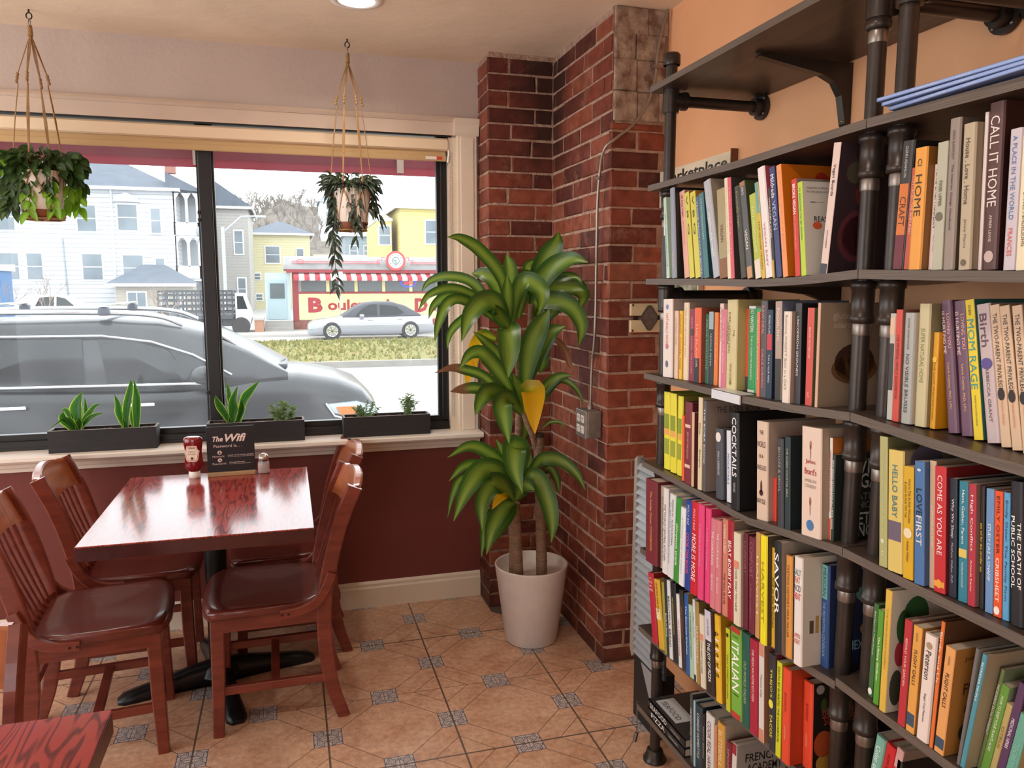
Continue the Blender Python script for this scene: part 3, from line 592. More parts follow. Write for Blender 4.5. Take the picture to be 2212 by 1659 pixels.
# rows: spine plane x, left edge y, foot z, thickness, height, lean, spine, cover, binding, lettering, bands, label
BOOKS = {
 'C1': [
  (1.016, 1.972, 1.4723, 0.017, 0.2162, 0.0555, '#e4ddd2', '#e4ddd2', 'p', [], [(0, 0.55, '#2c2a28')], 'first slim book, white over dark speckle'),
  (1.0, 1.923, 1.4717, 0.015, 0.2208, 0.15, '#bcd3c0', '#a9c4ae', 'p', [('the plantbased', 0.2, 0.85, 0.5, '#5f8a6e')], [], 'slim mint green book'),
  (1.016, 1.9074, 1.4719, 0.0119, 0.223, 0.1304, '#ead5d2', '#ead5d2', 'p', [('VEGAN SIMPLE', 0.1, 0.9, 0.5, '#c98a86')], [], 'slim pale pink white book'),
  (1.0, 1.895, 1.4714, 0.024, 0.241, 0.1081, '#9298a6', '#1f2023', 'h', [('VEGAN', 0.7, 0.88, 0.5, '#c8c4bf')], [], 'tall grey spine with black cover'),
  (1.016, 1.854, 1.4709, 0.026, 0.2323, 0.1789, '#eab09b', '#caa184', 'p', [('58 Days Vegan', 0.05, 0.3, 0.45, '#7a4038'), ('good food simple', 0.35, 0.62, 0.3, '#c98172')], [], 'salmon pink spine'),
  (1.0, 1.797, 1.4703, 0.023, 0.2227, 0.1897, '#d3cd4c', '#b5812c', 'p', [('V B Q', 0.04, 0.5, 0.45, '#4a4a20')], [], 'left one of two yellow vegetable spines'),
  (1.0, 1.768, 1.4699, 0.026, 0.2211, 0.1911, '#d3cd4c', '#b5712c', 'p', [('V B Q', 0.04, 0.5, 0.45, '#4a4a20')], [], 'right one of two yellow vegetable spines'),
  (1.0, 1.741, 1.4695, 0.014, 0.2072, 0.1894, '#4a6488', '#6a2c24', 'p', [('VEGGIE FROM YOUR BEARS', 0.05, 0.95, 0.5, '#e4dccb')], [], 'slim blue spine lettered VEGGIE'),
  (1.0, 1.725, 1.4693, 0.023, 0.2136, 0.1931, '#44787c', '#1c4552', 'p', [('THE MEDITERRANEAN TABLE', 0.06, 0.55, 0.35, '#b9d0cf')], [], 'teal spine with dark teal cover'),
  (1.0, 1.683, 1.4687, 0.0296, 0.2443, 0.2566, '#b5b8bf', '#a3937c', 'h', [('CHARITY MORGAN', 0.05, 0.28, 0.32, '#efece8'), ('unbelievably vegan', 0.33, 0.78, 0.42, '#f5f3f0')], [], 'tall grey spine lettered unbelievably vegan'),
  (1.0, 1.652, 1.4683, 0.034, 0.2126, 0.1321, '#a89a70', '#3a342c', 'p', [('VEGAN', 0.4, 0.6, 0.4, '#6d3f25')], [(0.0, 0.22, '#8a5a30')], 'tan spine beside the grey unbelievably vegan book'),
  (1.0, 1.617, 1.4678, 0.0135, 0.2367, 0.1335, '#eadcc0', '#e0d2ba', 'p', [('THE JOYFUL TABLE', 0.08, 0.75, 0.35, '#cdb28c')], [], 'cream spine touching the coral red one'),
  (1.0, 1.603, 1.4676, 0.014, 0.236, 0.1335, '#d9586a', '#3b3732', 'p', [('HEALTHY VEGAN', 0.1, 0.75, 0.35, '#eab2ae')], [], 'slim coral red spine'),
  (1.0, 1.564, 1.467, 0.022, 0.2141, 0.1974, '#3e3c30', '#8a6a4c', 'h', [('Practically Vegan', 0.06, 0.45, 0.5, '#9c9c6c')], [], 'dark spine lettered Practically Vegan'),
  (1.0, 1.535, 1.4666, 0.021, 0.2226, 0.2173, '#58595c', '#3f4a2c', 'p', [('VEGAN', 0.5, 0.7, 0.5, '#f1eee8'), ('BBQ', 0.06, 0.14, 0.5, '#cfcac0')], [(0.0, 0.12, '#c8966c'), (0.95, 1, '#a07a50')], 'grey spine with gold ends lettered VEGAN'),
  (1.0, 1.504, 1.4662, 0.023, 0.1896, 0.2017, '#b8c24e', '#c9b88c', 'p', [('EASY VEGAN HOME', 0.15, 0.7, 0.4, '#e9e8a8')], [(0, 0.22, '#e6d8cc')], 'lime spine with white foot'),
  (1.0, 1.48, 1.4663, 0.0123, 0.214, 0.2023, '#d9b43e', '#6fa5a5', 'p', [('THE VEGGIE VEGAN', 0.4, 0.9, 0.4, '#6a4a20')], [(0.68, 1, '#6fa5a5')], 'slim spine teal above yellow'),
  (1.0, 1.467, 1.4667, 0.025, 0.2437, 0.2024, '#efe6e4', '#b5485a', 'h', [('VEGAN EASY', 0.5, 0.9, 0.3, '#c87a80')], [], 'tall white spine with crimson cover'),
  (1.0, 1.441, 1.4675, 0.009, 0.193, 0.1613, '#38302c', '#38302c', 'p', [('VEGETABLE KING', 0.1, 0.55, 0.5, '#efe6da')], [(0, 0.2, '#c7a334')], 'thin black spine left of the navy book'),
  (1.0, 1.428, 1.4679, 0.018, 0.2372, 0.1792, '#3b4272', '#333a66', 'h', [('Mildreds', 0.07, 0.28, 0.75, '#ffffff'), ('VEGAN', 0.31, 0.57, 0.8, '#a9b6e0')], [], 'navy spine lettered VEGAN'),
  (1.0, 1.405, 1.4687, 0.016, 0.2369, 0.1739, '#f59b5e', '#cf6c10', 'h', [('PLANTS ONLY VEGAN', 0.05, 0.8, 0.5, '#eab48c')], [], 'tall orange spine with orange cover'),
  (1.0, 1.365, 1.4699, 0.016, 0.1979, 0.1368, '#d03a2c', '#8d8078', 'h', [('BROKE VEGAN', 0.05, 0.36, 0.62, '#ffffff'), ('over 100 plant based recipes', 0.38, 0.72, 0.25, '#f3c9bf')], [], 'red spine lettered BROKE VEGAN'),
  (1.0, 1.345, 1.4706, 0.015, 0.1894, 0.1431, '#b9d43c', '#ddd5c7', 'p', [('73 REASONS TO BE VEGAN', 0.06, 0.62, 0.35, '#3d7d6a')], [], 'lime green spine with a fork on its white cover'),
  (1.0, 1.289, 1.4739, 0.02, 0.2441, -0.0903, '#dfc6bb', '#33252a', 'h', [('Vegan Boards', 0.16, 0.4, 0.55, '#2a2224'), ('KATE KASBEE', 0.66, 0.8, 0.22, '#4a3a3a')], [(0, 0.08, '#3f3d45')], 'white spine leaning right lettered Vegan Boards'),
 ],
 'C2': [
  (1.02, 1.124, 1.4796, 0.0266, 0.2155, -0.0325, '#33302f', '#1f1d1c', 'h', [('GLENN ADAMSON', 0.04, 0.28, 0.25, '#c9c2b8'), ('CRAFT', 0.43, 0.66, 0.6, '#5a2c14')], [(0, 0.27, '#6d2430'), (0.27, 0.67, '#d3742c')], 'black and orange spine lettered CRAFT'),
  (1.02, 1.097, 1.4789, 0.014, 0.1691, -0.0325, '#c0563c', '#8d4433', 'p', [('COTTAGECORE SIMPLIFIED', 0.08, 0.65, 0.4, '#f0c7b4')], [], 'slim brick red spine lettered COTTAGECORE'),
  (1.005, 1.072, 1.478, 0.026, 0.198, 0.0, '#e59d3d', '#8a5c24', 'h', [('HOME', 0.22, 0.56, 0.6, '#3d2a22'), ('CI', 0.09, 0.15, 0.4, '#5a4630')], [], 'orange spine lettered HOME'),
  (1.02, 1.0456, 1.4776, 0.021, 0.1694, 0.0, '#e6cfcb', '#8a7a74', 'h', [('FENG SHUI MODERN', 0.05, 0.6, 0.42, '#4b4340'), ('CLIFF TAN', 0.67, 0.82, 0.2, '#6a625e')], [], 'white spine lettered FENG SHUI MODERN'),
  (1.005, 1.021, 1.4766, 0.02, 0.2004, 0.0193, '#b3b19c', '#a8a690', 'h', [('FIXER UPPER', 0.3, 0.5, 0.35, '#55543f')], [], 'sage grey spine with small ring mark'),
  (1.005, 1.0, 1.476, 0.021, 0.2332, 0.0223, '#93857a', '#62564c', 'h', [('FRIDA RAMSTEDT', 0.08, 0.27, 0.25, '#4a4038'), ('The Interior Design Handbook', 0.3, 0.74, 0.28, '#3c332c')], [], 'tall taupe spine lettered The Interior Design Handbook'),
  (1.005, 0.971, 1.4752, 0.023, 0.2209, 0.0362, '#b8a88c', '#94846c', 'h', [('House . Love . Home', 0.1, 0.55, 0.42, '#5a5040'), ('Jenny Marrs', 0.65, 0.85, 0.3, '#5a5040')], [], 'beige spine lettered House Love Home'),
  (1.02, 0.9476, 1.475, 0.006, 0.2351, 0.0298, '#e8d8d4', '#c4b4b0', 'p', [], [], 'thin white spine beside the tall brown book'),
  (1.02, 0.9412, 1.4748, 0.026, 0.2464, 0.0298, '#5a3a36', '#391d1b', 'h', [('CALL IT HOME', 0.08, 0.62, 0.7, '#e9dcd4'), ('AMBER LEWIS', 0.67, 0.83, 0.2, '#e0d0c8')], [], 'tall brown spine lettered CALL IT HOME'),
  (1.005, 0.892, 1.4731, 0.021, 0.2, 0.025, '#c9bfc6', '#8d8288', 'h', [('A PLACE IN THE WORLD', 0.05, 0.64, 0.4, '#4f79ac'), ('FRANCES', 0.7, 0.9, 0.4, '#d9655a')], [], 'white spine lettered A PLACE IN THE WORLD in blue'),
  (1.005, 0.87, 1.4725, 0.019, 0.1886, 0.0265, '#e6d9b8', '#b0a482', 'h', [('DANIEL MENDELSOHN', 0.42, 0.82, 0.35, '#4a4438')], [], 'cream spine at the right end of its shelf'),
 ],
 'D1': [
  (1.0075, 1.95, 1.1992, 0.054, 0.2159, 0.0324, '#e9dcd4', '#a8968a', 'h', [('NATURALLY NICE', 0.18, 0.56, 0.3, '#e0663a')], [], 'white spine with orange lettering at the left end'),
  (1.015, 1.8956, 1.1993, 0.02, 0.1853, 0.0324, '#e3c6ae', '#d3b69e', 'p', [('HUNGRY FOR', 0.1, 0.5, 0.4, '#b08a78')], [], 'slim pale peach spine'),
  (1.0188, 1.8752, 1.1994, 0.014, 0.1857, 0.0269, '#eec03c', '#e0b030', 'p', [('COOKED  MICHAEL MOSS', 0.05, 0.85, 0.7, '#a05a14')], [], 'thin yellow spine'),
  (1.0225, 1.8608, 1.1994, 0.026, 0.2079, 0.0269, '#e8d3b4', '#9a8a78', 'h', [('The Art of Living Thin', 0.06, 0.7, 0.35, '#a8957c')], [], 'cream spine rising over its neighbours'),
  (1.0263, 1.8343, 1.1995, 0.028, 0.1919, 0.0269, '#8c3048', '#6d2436', 'p', [('AMERICAN FOOD, THE STORY', 0.1, 0.9, 0.35, '#d8a4b0')], [], 'wine red spine with round badge'),
  (1.0238, 1.8059, 1.1996, 0.032, 0.1958, 0.0269, '#e5663f', '#8a4a38', 'h', [('THE FLAVOR', 0.2, 0.8, 0.3, '#f3bca4')], [(0, 0.33, '#2f3133')], 'vermilion spine with black foot'),
  (1.0388, 1.7735, 1.1996, 0.017, 0.1798, 0.0269, '#3c6e5a', '#2d5646', 'p', [('MILLIE NODKINE', 0.08, 0.8, 0.5, '#a0bfae')], [], 'slim bottle green spine'),
  (1.0388, 1.7561, 1.1996, 0.023, 0.1868, 0.0269, '#2f3236', '#24272a', 'p', [('NICOLE PETER', 0.3, 0.75, 0.35, '#c3c8cc')], [(0.76, 1, '#9fb4b8')], 'black spine with pale blue head'),
  (1.04, 1.7327, 1.1997, 0.018, 0.1856, 0.0269, '#e2803c', '#c96a2c', 'p', [('SALT FAT', 0.2, 0.7, 0.3, '#f3b890')], [], 'left one of two slim orange spines'),
  (1.0437, 1.7143, 1.1997, 0.019, 0.1856, 0.0269, '#e2803c', '#c96a2c', 'p', [('SALT FAT', 0.2, 0.7, 0.3, '#f3b890')], [], 'right one of two slim orange spines'),
  (1.0325, 1.6949, 1.1998, 0.016, 0.2087, 0.0269, '#ecc9c0', '#d8b0a4', 'p', [('Mark Bittman', 0.05, 0.45, 0.45, '#a06a64')], [], 'pale blush spine with small mark'),
  (1.0275, 1.6785, 1.1999, 0.023, 0.1946, 0.0269, '#d4788c', '#c9a87c', 'p', [('the joy of plants', 0.1, 0.8, 0.35, '#f3d0d8')], [], 'rose pink spine'),
  (1.0275, 1.6551, 1.2, 0.043, 0.2185, 0.0269, '#d3c592', '#b3a56c', 'h', [('EVERLASTING MEAL', 0.14, 0.6, 0.25, '#6c6440', 0.18), ('THE', 0.33, 0.4, 0.2, '#6c6440', -0.25), ('COOKBOOK', 0.25, 0.5, 0.22, '#6c6440', 0.36), ('TAMAR ADLER', 0.7, 0.9, 0.25, '#6c6440')], [], 'thick straw coloured spine lettered EVERLASTING MEAL'),
  (1.0537, 1.6117, 1.2, 0.014, 0.1974, 0.0269, '#e0583c', '#c04a30', 'p', [], [(0, 0.18, '#4a4040')], 'thin red spine right of the straw coloured one'),
  (1.0513, 1.5973, 1.2, 0.029, 0.2044, 0.0269, '#3c9a5c', '#dfe3d6', 'p', [('ED WINTERS', 0.04, 0.3, 0.45, '#ffffff'), ('THIS IS VEGAN PROPAGANDA', 0.34, 0.86, 0.3, '#cfe6d4')], [(0, 0.03, '#e9ebe0'), (0.97, 1, '#e9ebe0')], 'green spine framed in white'),
  (1.0513, 1.5679, 1.2, 0.023, 0.1994, 0.0269, '#4fae5e', '#2f7a44', 'p', [('EATING ANIMALS', 0.1, 0.48, 0.42, '#f3f8e0'), ('JONATHAN SAFRAN', 0.5, 0.85, 0.28, '#c9e34c')], [], 'bright green spine lettered EATING ANIMALS'),
  (1.0537, 1.5444, 1.2, 0.006, 0.1934, 0.0269, '#a9d3a0', '#a9d3a0', 'p', [], [], 'very thin light green spine'),
  (1.0225, 1.517, 1.2007, 0.011, 0.1925, 0.052, '#e8765a', '#cc5c44', 'p', [('FOOD POLITICS', 0.1, 0.8, 0.5, '#f6cfae')], [], 'slim coral spine left of the tall grey one'),
  (1.0225, 1.505, 1.2012, 0.023, 0.2171, 0.0461, '#565253', '#3a3738', 'h', [('RAW DEAL', 0.05, 0.35, 0.5, '#d98a9c'), ('CHLOE SORVINO', 0.5, 0.9, 0.42, '#d98a9c')], [], 'grey spine with pink lettering RAW DEAL'),
  (1.0212, 1.479, 1.2021, 0.02, 0.197, 0.0355, '#26364c', '#1c2838', 'h', [('MICHAEL POLLAN', 0.06, 0.27, 0.36, '#dfe3ea'), ('THIS IS YOUR MIND', 0.5, 0.82, 0.33, '#dfe3ea')], [(0.55, 0.73, '#c93a4a')], 'navy spine with red patch'),
  (1.0212, 1.446, 1.2033, 0.023, 0.215, 0.0558, '#b39a8c', '#6d7486', 'p', [('FOOD, INC', 0.07, 0.4, 0.45, '#e8dfd6')], [(0, 0.42, '#3a3632')], 'tall spine lettered FOOD, INC'),
  (1.005, 1.4, 1.205, 0.025, 0.1931, 0.0311, '#e8d8ca', '#a58a7a', 'h', [("Romaine WASN'T Built in a DAY", 0.04, 0.86, 0.36, '#8a8a6c')], [], 'white spine lettered Romaine'),
  (1.0163, 1.373, 1.206, 0.02, 0.2095, 0.0395, '#3b393b', '#17151a', 'h', [('UNCOMMON GROUNDS', 0.13, 0.72, 0.38, '#f0ebe4')], [], 'dark spine lettered UNCOMMON GROUNDS'),
  (1.0188, 1.34, 1.208, 0.021, 0.1991, 0.0251, '#d15448', '#5d6a44', 'p', [('RECIPE NOTEBOOK', 0.2, 0.52, 0.3, '#f2cdc0'), ('LF', 0.87, 0.92, 0.3, '#f2cdc0')], [], 'red spine lettered RECIPE NOTEBOOK'),
  (1.005, 1.292, 1.211, 0.008, 0.2071, 0.0193, '#d3ab90', '#94806c', 'p', [], [], 'thin tan spine whose cover shows bread'),
 ],
 'D2': [
  (1.0238, 1.119, 1.2141, 0.0126, 0.1889, 0.0265, '#bdb9ae', '#a8a49a', 'p', [], [(0.28, 0.72, '#3a3836'), (0.8, 0.96, '#e0b89a')], 'slim grey spine with black panel'),
  (1.0238, 1.106, 1.2132, 0.0146, 0.1969, 0.0265, '#cc4a3a', '#8c5c50', 'p', [('THE MINDFUL FAMILY GUIDEBOOK', 0.22, 0.8, 0.4, '#3b1c1c')], [], 'red spine lettered MINDFUL FAMILY'),
  (1.0275, 1.091, 1.2122, 0.023, 0.1929, 0.0259, '#a9aaa4', '#b9ada0', 'h', [('RACHEL LOUISE SNYDER', 0.05, 0.33, 0.2, '#4a4a4a'), ('NO VISIBLE BRUISES', 0.37, 0.9, 0.36, '#45494c')], [], 'grey spine lettered NO VISIBLE BRUISES'),
  (1.035, 1.0676, 1.2111, 0.024, 0.21, 0.0259, '#c9bd93', '#8d845f', 'h', [('SUPER NATURAL HOME', 0.2, 0.64, 0.4, '#8c8a4c')], [], 'cream spine lettered SUPER NATURAL HOME'),
  (1.045, 1.0432, 1.21, 0.011, 0.1635, 0.0259, '#e0a228', '#e29a18', 'p', [('THE LOVE PRESCRIPTION', 0.3, 0.9, 0.35, '#9a6a14')], [], 'small yellow book with orange cover'),
  (1.0537, 1.014, 1.2067, 0.0213, 0.2209, 0.1544, '#705064', '#55394a', 'h', [('LOVING YOU', 0.1, 0.36, 0.32, '#e5b2a0', -0.22), ('IS HURTING ME', 0.08, 0.4, 0.3, '#f3dcd0', 0.22), ('Laura Copley, PhD, LPC', 0.47, 0.82, 0.28, '#e0b878')], [], 'left one of two purple spines lettered LOVING YOU'),
  (1.0588, 0.992, 1.2054, 0.024, 0.2221, 0.1546, '#705064', '#55394a', 'h', [('LOVING YOU', 0.1, 0.36, 0.32, '#e5b2a0', -0.22), ('IS HURTING ME', 0.08, 0.4, 0.3, '#f3dcd0', 0.22), ('Laura Copley, PhD, LPC', 0.47, 0.82, 0.28, '#e0b878')], [], 'right one of two purple spines lettered LOVING YOU'),
  (1.0575, 0.965, 1.204, 0.017, 0.2265, 0.1649, '#e6cc28', '#2f6a64', 'p', [('DUBIN', 0.04, 0.11, 0.3, '#4a4420'), ('MOM RAGE', 0.14, 0.64, 0.85, '#3c9a98'), ('THE EVERYDAY CRISIS OF MODERN MOTHERHOOD', 0.68, 0.9, 0.2, '#4a4420')], [], 'yellow spine lettered MOM RAGE'),
  (1.06, 0.944, 1.2029, 0.025, 0.2208, 0.18, '#c6b2b2', '#a8948e', 'h', [('Birth', 0.07, 0.31, 0.6, '#5d4650'), ('REBECCA GRANT', 0.46, 0.85, 0.24, '#6a5a60')], [], 'pale lilac spine lettered Birth'),
  (1.06, 0.917, 1.2015, 0.017, 0.2223, 0.1853, '#d8b898', '#a88a6c', 'h', [('THE TWO-PARENT PRIVILEGE', 0.06, 0.6, 0.5, '#241c18'), ('MELISSA KEARNEY', 0.68, 0.85, 0.25, '#c8806a')], [], 'leftmost of three cream PRIVILEGE spines'),
  (1.06, 0.898, 1.2005, 0.017, 0.2226, 0.1911, '#d8b898', '#a88a6c', 'h', [('THE TWO-PARENT PRIVILEGE', 0.06, 0.6, 0.5, '#241c18'), ('MELISSA KEARNEY', 0.68, 0.85, 0.25, '#c8806a')], [], 'middle of three cream PRIVILEGE spines'),
  (1.06, 0.88, 1.1996, 0.017, 0.2238, 0.1752, '#d8b898', '#a88a6c', 'h', [('THE TWO-PARENT PRIVILEGE', 0.06, 0.6, 0.5, '#241c18'), ('MELISSA KEARNEY', 0.68, 0.85, 0.25, '#c8806a')], [], 'rightmost of three cream PRIVILEGE spines'),
 ],
 'E1': [
  (1.02, 1.952, 0.9338, 0.035, 0.2205, 0.0499, '#e6d93c', '#8a8a30', 'h', [], [(0.53, 0.72, '#8a9a34'), (0.2, 0.4, '#9aa23c'), (0.45, 0.53, '#e8a85c')], 'leftmost of three yellow lemon spines'),
  (1.0188, 1.912, 0.9331, 0.0336, 0.2222, 0.0495, '#e6d93c', '#8a8a30', 'h', [], [(0.53, 0.72, '#8a9a34'), (0.2, 0.4, '#9aa23c'), (0.45, 0.53, '#e8a85c')], 'middle of three yellow lemon spines'),
  (1.0212, 1.878, 0.9325, 0.027, 0.2206, 0.0227, '#e6d93c', '#8a8030', 'h', [], [(0.53, 0.72, '#8a9a34'), (0.2, 0.4, '#9aa23c'), (0.45, 0.53, '#e8a85c')], 'rightmost of three yellow lemon spines'),
  (1.005, 1.819, 0.9314, 0.012, 0.1767, 0.0396, '#e8622f', '#c84c20', 'p', [], [], 'thin orange spine before the wine red book'),
  (1.0, 1.797, 0.931, 0.034, 0.2181, 0.0275, '#7a2836', '#541a26', 'h', [('JOY OF MIXOLOGY', 0.36, 0.7, 0.42, '#e0b49c')], [(0.69, 0.73, '#e0c0a8'), (0.2, 0.24, '#e0c0a8')], 'wine red spine with two cream bands'),
  (1.0012, 1.761, 0.9304, 0.012, 0.1958, 0.0358, '#d6b18a', '#5c2c2c', 'p', [], [], 'thin tan spine'),
  (1.0038, 1.733, 0.9298, 0.0196, 0.2394, 0.0334, '#dcc9a6', '#a8967c', 'h', [('Wine', 0.27, 0.4, 0.5, '#2a2220'), ('Simple', 0.56, 0.76, 0.5, '#2a2220')], [], 'cream spine lettered Wine Simple'),
  (1.0075, 1.713, 0.9292, 0.012, 0.2332, 0.0334, '#54585c', '#8f7d72', 'h', [('THE BOBA BOOK', 0.08, 0.7, 0.6, '#e4e6e8')], [], 'narrow grey spine with wide taupe cover'),
  (1.0088, 1.653, 0.9274, 0.032, 0.175, 0.0686, '#4c4d54', '#3a3b42', 'h', [('WINE & CHEESEBOARD', 0.32, 0.66, 0.3, '#d9d6d2')], [], 'dark grey spine with pale round badge'),
  (1.0188, 1.618, 0.9264, 0.018, 0.176, 0.0682, '#dfe1e8', '#c4c6cc', 'p', [('MOCKTAILS', 0.32, 0.75, 0.5, '#3c5c96')], [], 'slim white spine lettered MOCKTAILS'),
  (1.0, 1.568, 0.9249, 0.031, 0.2306, 0.0694, '#17181a', '#0e0e10', 'h', [('COCKTAILS', 0.05, 0.66, 0.68, '#f1f0ee'), ('THE NEW CLASSICS', 0.72, 0.82, 0.3, '#d8d8d8')], [], 'tall black book lettered COCKTAILS'),
  (1.0112, 1.482, 0.9252, 0.0415, 0.2242, 0.0625, '#dabfa8', '#b09888', 'h', [('THE', 0.09, 0.13, 0.35, '#3a2c26', 0, 'h'), ('WORLD', 0.2, 0.26, 0.75, '#3a2c26', 0, 'h'), ('IN A', 0.33, 0.37, 0.35, '#3a2c26', 0, 'h'), ('WINEGLASS', 0.44, 0.49, 0.85, '#3a2c26', 0, 'h'), ('RAY ISLE', 0.78, 0.83, 0.75, '#3a2c26', 0, 'h')], [], 'thick cream spine lettered WORLD IN A WINEGLASS'),
  (1.0263, 1.44, 0.9299, 0.012, 0.0983, 0.0611, '#d8402f', '#a83020', 'p', [], [], 'short thin red spine'),
  (1.0, 1.389, 0.9356, 0.021, 0.192, 0.073, '#3c3d40', '#222325', 'h', [('BOOZE & VINYL', 0.1, 0.6, 0.42, '#a8a49c')], [], 'charcoal spine lettered BOOZE & VINYL'),
  (1.0025, 1.365, 0.9382, 0.018, 0.1972, 0.066, '#2c3a3e', '#1a2426', 'h', [('THE CLASSIC COCKTAIL BIBLE', 0.12, 0.65, 0.3, '#c8c4a4')], [], 'dark green spine lettered CLASSIC COCKTAIL BIBLE'),
  (1.0, 1.308, 0.9444, 0.06, 0.224, 0.0625, '#e2c9b8', '#a3907c', 'h', [('James', 0.29, 0.34, 0.5, '#a8322c', 0, 'h'), ("Beard's", 0.37, 0.43, 0.6, '#a8322c', 0, 'h'), ('AMERICAN', 0.47, 0.5, 0.6, '#9a8a80', 0, 'h'), ('COOKERY', 0.52, 0.55, 0.6, '#9a8a80', 0, 'h')], [], 'thick cream spine with red script and fork'),
  (1.0188, 1.2475, 0.9483, 0.0077, 0.206, 0.0534, '#e8e0d8', '#b86a2c', 'p', [('GREATEST SOUPS ON THE PLANET', 0.12, 0.72, 0.5, '#c03a2c')], [(0, 0.22, '#d3583c')], 'slim white spine lettered SOUPS'),
  (1.0175, 1.2395, 0.95, 0.008, 0.1731, 0.0404, '#27382c', '#1c2422', 'p', [('WHY VEGAN? EATING ETHICALLY PETER SINGER', 0.06, 0.86, 0.6, '#f3f3ee')], [], 'thin dark green spine with black cover'),
 ],
 'E2': [
  (1.0, 1.089, 0.9552, 0.0185, 0.2324, 0.0732, '#aeac72', '#6c6a48', 'h', [('DECORATING WITH PLANTS', 0.1, 0.72, 0.22, '#c9c79c'), ('LL', 0.88, 0.92, 0.2, '#e6e4cc')], [], 'tall sage green spine'),
  (1.0, 1.07, 0.9548, 0.035, 0.2137, 0.0702, '#d8bf6a', '#8a7a60', 'h', [('HELLO BABY', 0.12, 0.55, 0.4, '#4a7c7c')], [(0.26, 0.42, '#6c5f70')], 'straw yellow spine lettered HELLO BABY'),
  (1.0, 1.033, 0.954, 0.022, 0.1935, 0.0724, '#d6a820', '#a07c14', 'p', [('How to Talk So Kids Will Listen', 0.11, 0.5, 0.28, '#3a2c14', -0.15), ('& Listen So Kids Will Talk', 0.14, 0.46, 0.26, '#3a2c14', 0.22), ('Adele Faber', 0.66, 0.85, 0.25, '#6a4c14')], [], 'mustard spine with small white badge'),
  (1.0, 1.008, 0.9535, 0.021, 0.2081, 0.077, '#4a73a6', '#385a86', 'p', [('LOVE', 0.22, 0.44, 0.65, '#1c2434'), ('FIRST', 0.44, 0.68, 0.65, '#e0dcd4')], [], 'blue spine lettered LOVE FIRST'),
  (1.01, 0.9865, 0.9533, 0.0131, 0.2124, 0.077, '#c9aa8c', '#8c745c', 'p', [('COMMONPLACE STORY', 0.35, 0.68, 0.35, '#f0e0c8')], [], 'beige patterned spine'),
  (1.0063, 0.973, 0.9529, 0.0225, 0.2076, 0.0723, '#c22a30', '#7a181c', 'p', [('COME AS YOU ARE', 0.07, 0.7, 0.5, '#f6e4dc')], [(0.045, 0.09, '#e8a040')], 'red spine lettered COME AS YOU ARE'),
  (1.0125, 0.95, 0.9527, 0.015, 0.1928, 0.0723, '#232838', '#161a26', 'p', [('Why We Sleep', 0.17, 0.5, 0.5, '#e8e4dc'), ('Matthew Walker, PhD', 0.54, 0.88, 0.35, '#b0aeb0')], [], 'navy spine lettered Why We Sleep'),
  (1.0125, 0.931, 0.9526, 0.017, 0.1929, 0.0726, '#2f7d90', '#8a9a96', 'p', [('Hunt, Gather, Parent', 0.07, 0.52, 0.4, '#dfeaea'), ('MICHAELEEN DOUCLEFF', 0.67, 0.88, 0.25, '#cfe0e0')], [(0.37, 0.44, '#e0c060')], 'teal spine lettered Hunt, Gather, Parent'),
  (1.0125, 0.913, 0.9525, 0.0135, 0.1931, 0.0726, '#b03040', '#8a6a60', 'p', [('High Conflict', 0.09, 0.55, 0.5, '#f3d8cc'), ('Amanda Ripley', 0.62, 0.88, 0.3, '#f3d8cc')], [], 'crimson spine lettered High Conflict'),
  (1.02, 0.899, 0.9523, 0.008, 0.1922, 0.0727, '#2c2624', '#1c1816', 'p', [('sex ed for the stroller set', 0.3, 0.7, 0.55, '#e8c83c')], [], 'slim black spine with yellow lettering'),
  (1.0175, 0.886, 0.9522, 0.014, 0.1923, 0.0729, '#6a90bc', '#a09c98', 'p', [('STUDY LIKE A CHAMP', 0.28, 0.74, 0.4, '#eef2f6')], [], 'sky and white spine lettered STUDY LIKE A CHAMP'),
  (1.0175, 0.871, 0.9521, 0.0136, 0.1924, 0.0728, '#e5541e', '#b03c12', 'p', [('EMILY OSTER', 0.04, 0.5, 0.45, '#5a1c14'), ('CRIBSHEET', 0.53, 0.88, 0.5, '#fae6da')], [], 'orange spine lettered CRIBSHEET'),
  (1.0188, 0.857, 0.952, 0.011, 0.1935, 0.0724, '#5aa0cc', '#4a86ac', 'p', [('Emily Oster The Family Firm', 0.06, 0.85, 0.5, '#2c4a6c')], [], 'light blue spine beside the black one'),
  (1.015, 0.841, 0.952, 0.022, 0.2148, 0.0886, '#211e22', '#181618', 'h', [('THE DEATH OF', 0.28, 0.74, 0.32, '#f6f4f0', -0.25), ('PUBLIC SCHOOL', 0.24, 0.74, 0.3, '#f6f4f0', 0.2)], [], 'black spine lettered THE DEATH OF PUBLIC SCHOOL'),
 ],
 'F1': [
  (0.965, 1.945, 0.6689, 0.07, 0.2393, 0.0418, '#762832', '#5a1a22', 'h', [('The Sunday Dinner COOKBOOK', 0.13, 0.85, 0.28, '#d8a050')], [], 'maroon spine at the left end overhanging the board'),
  (0.9775, 1.8745, 0.6697, 0.026, 0.2335, 0.0418, '#b3a28e', '#8a7a68', 'p', [('CLAIRE SAFFITZ', 0.12, 0.9, 0.4, '#8a7860')], [], 'taupe spine'),
  (0.965, 1.842, 0.6705, 0.027, 0.2376, 0.0168, '#dcd8d6', '#a09c98', 'h', [('THE WORLD CENTRAL KITCHEN', 0.18, 0.85, 0.45, '#2a2828')], [], 'white spine lettered WORLD CENTRAL KITCHEN'),
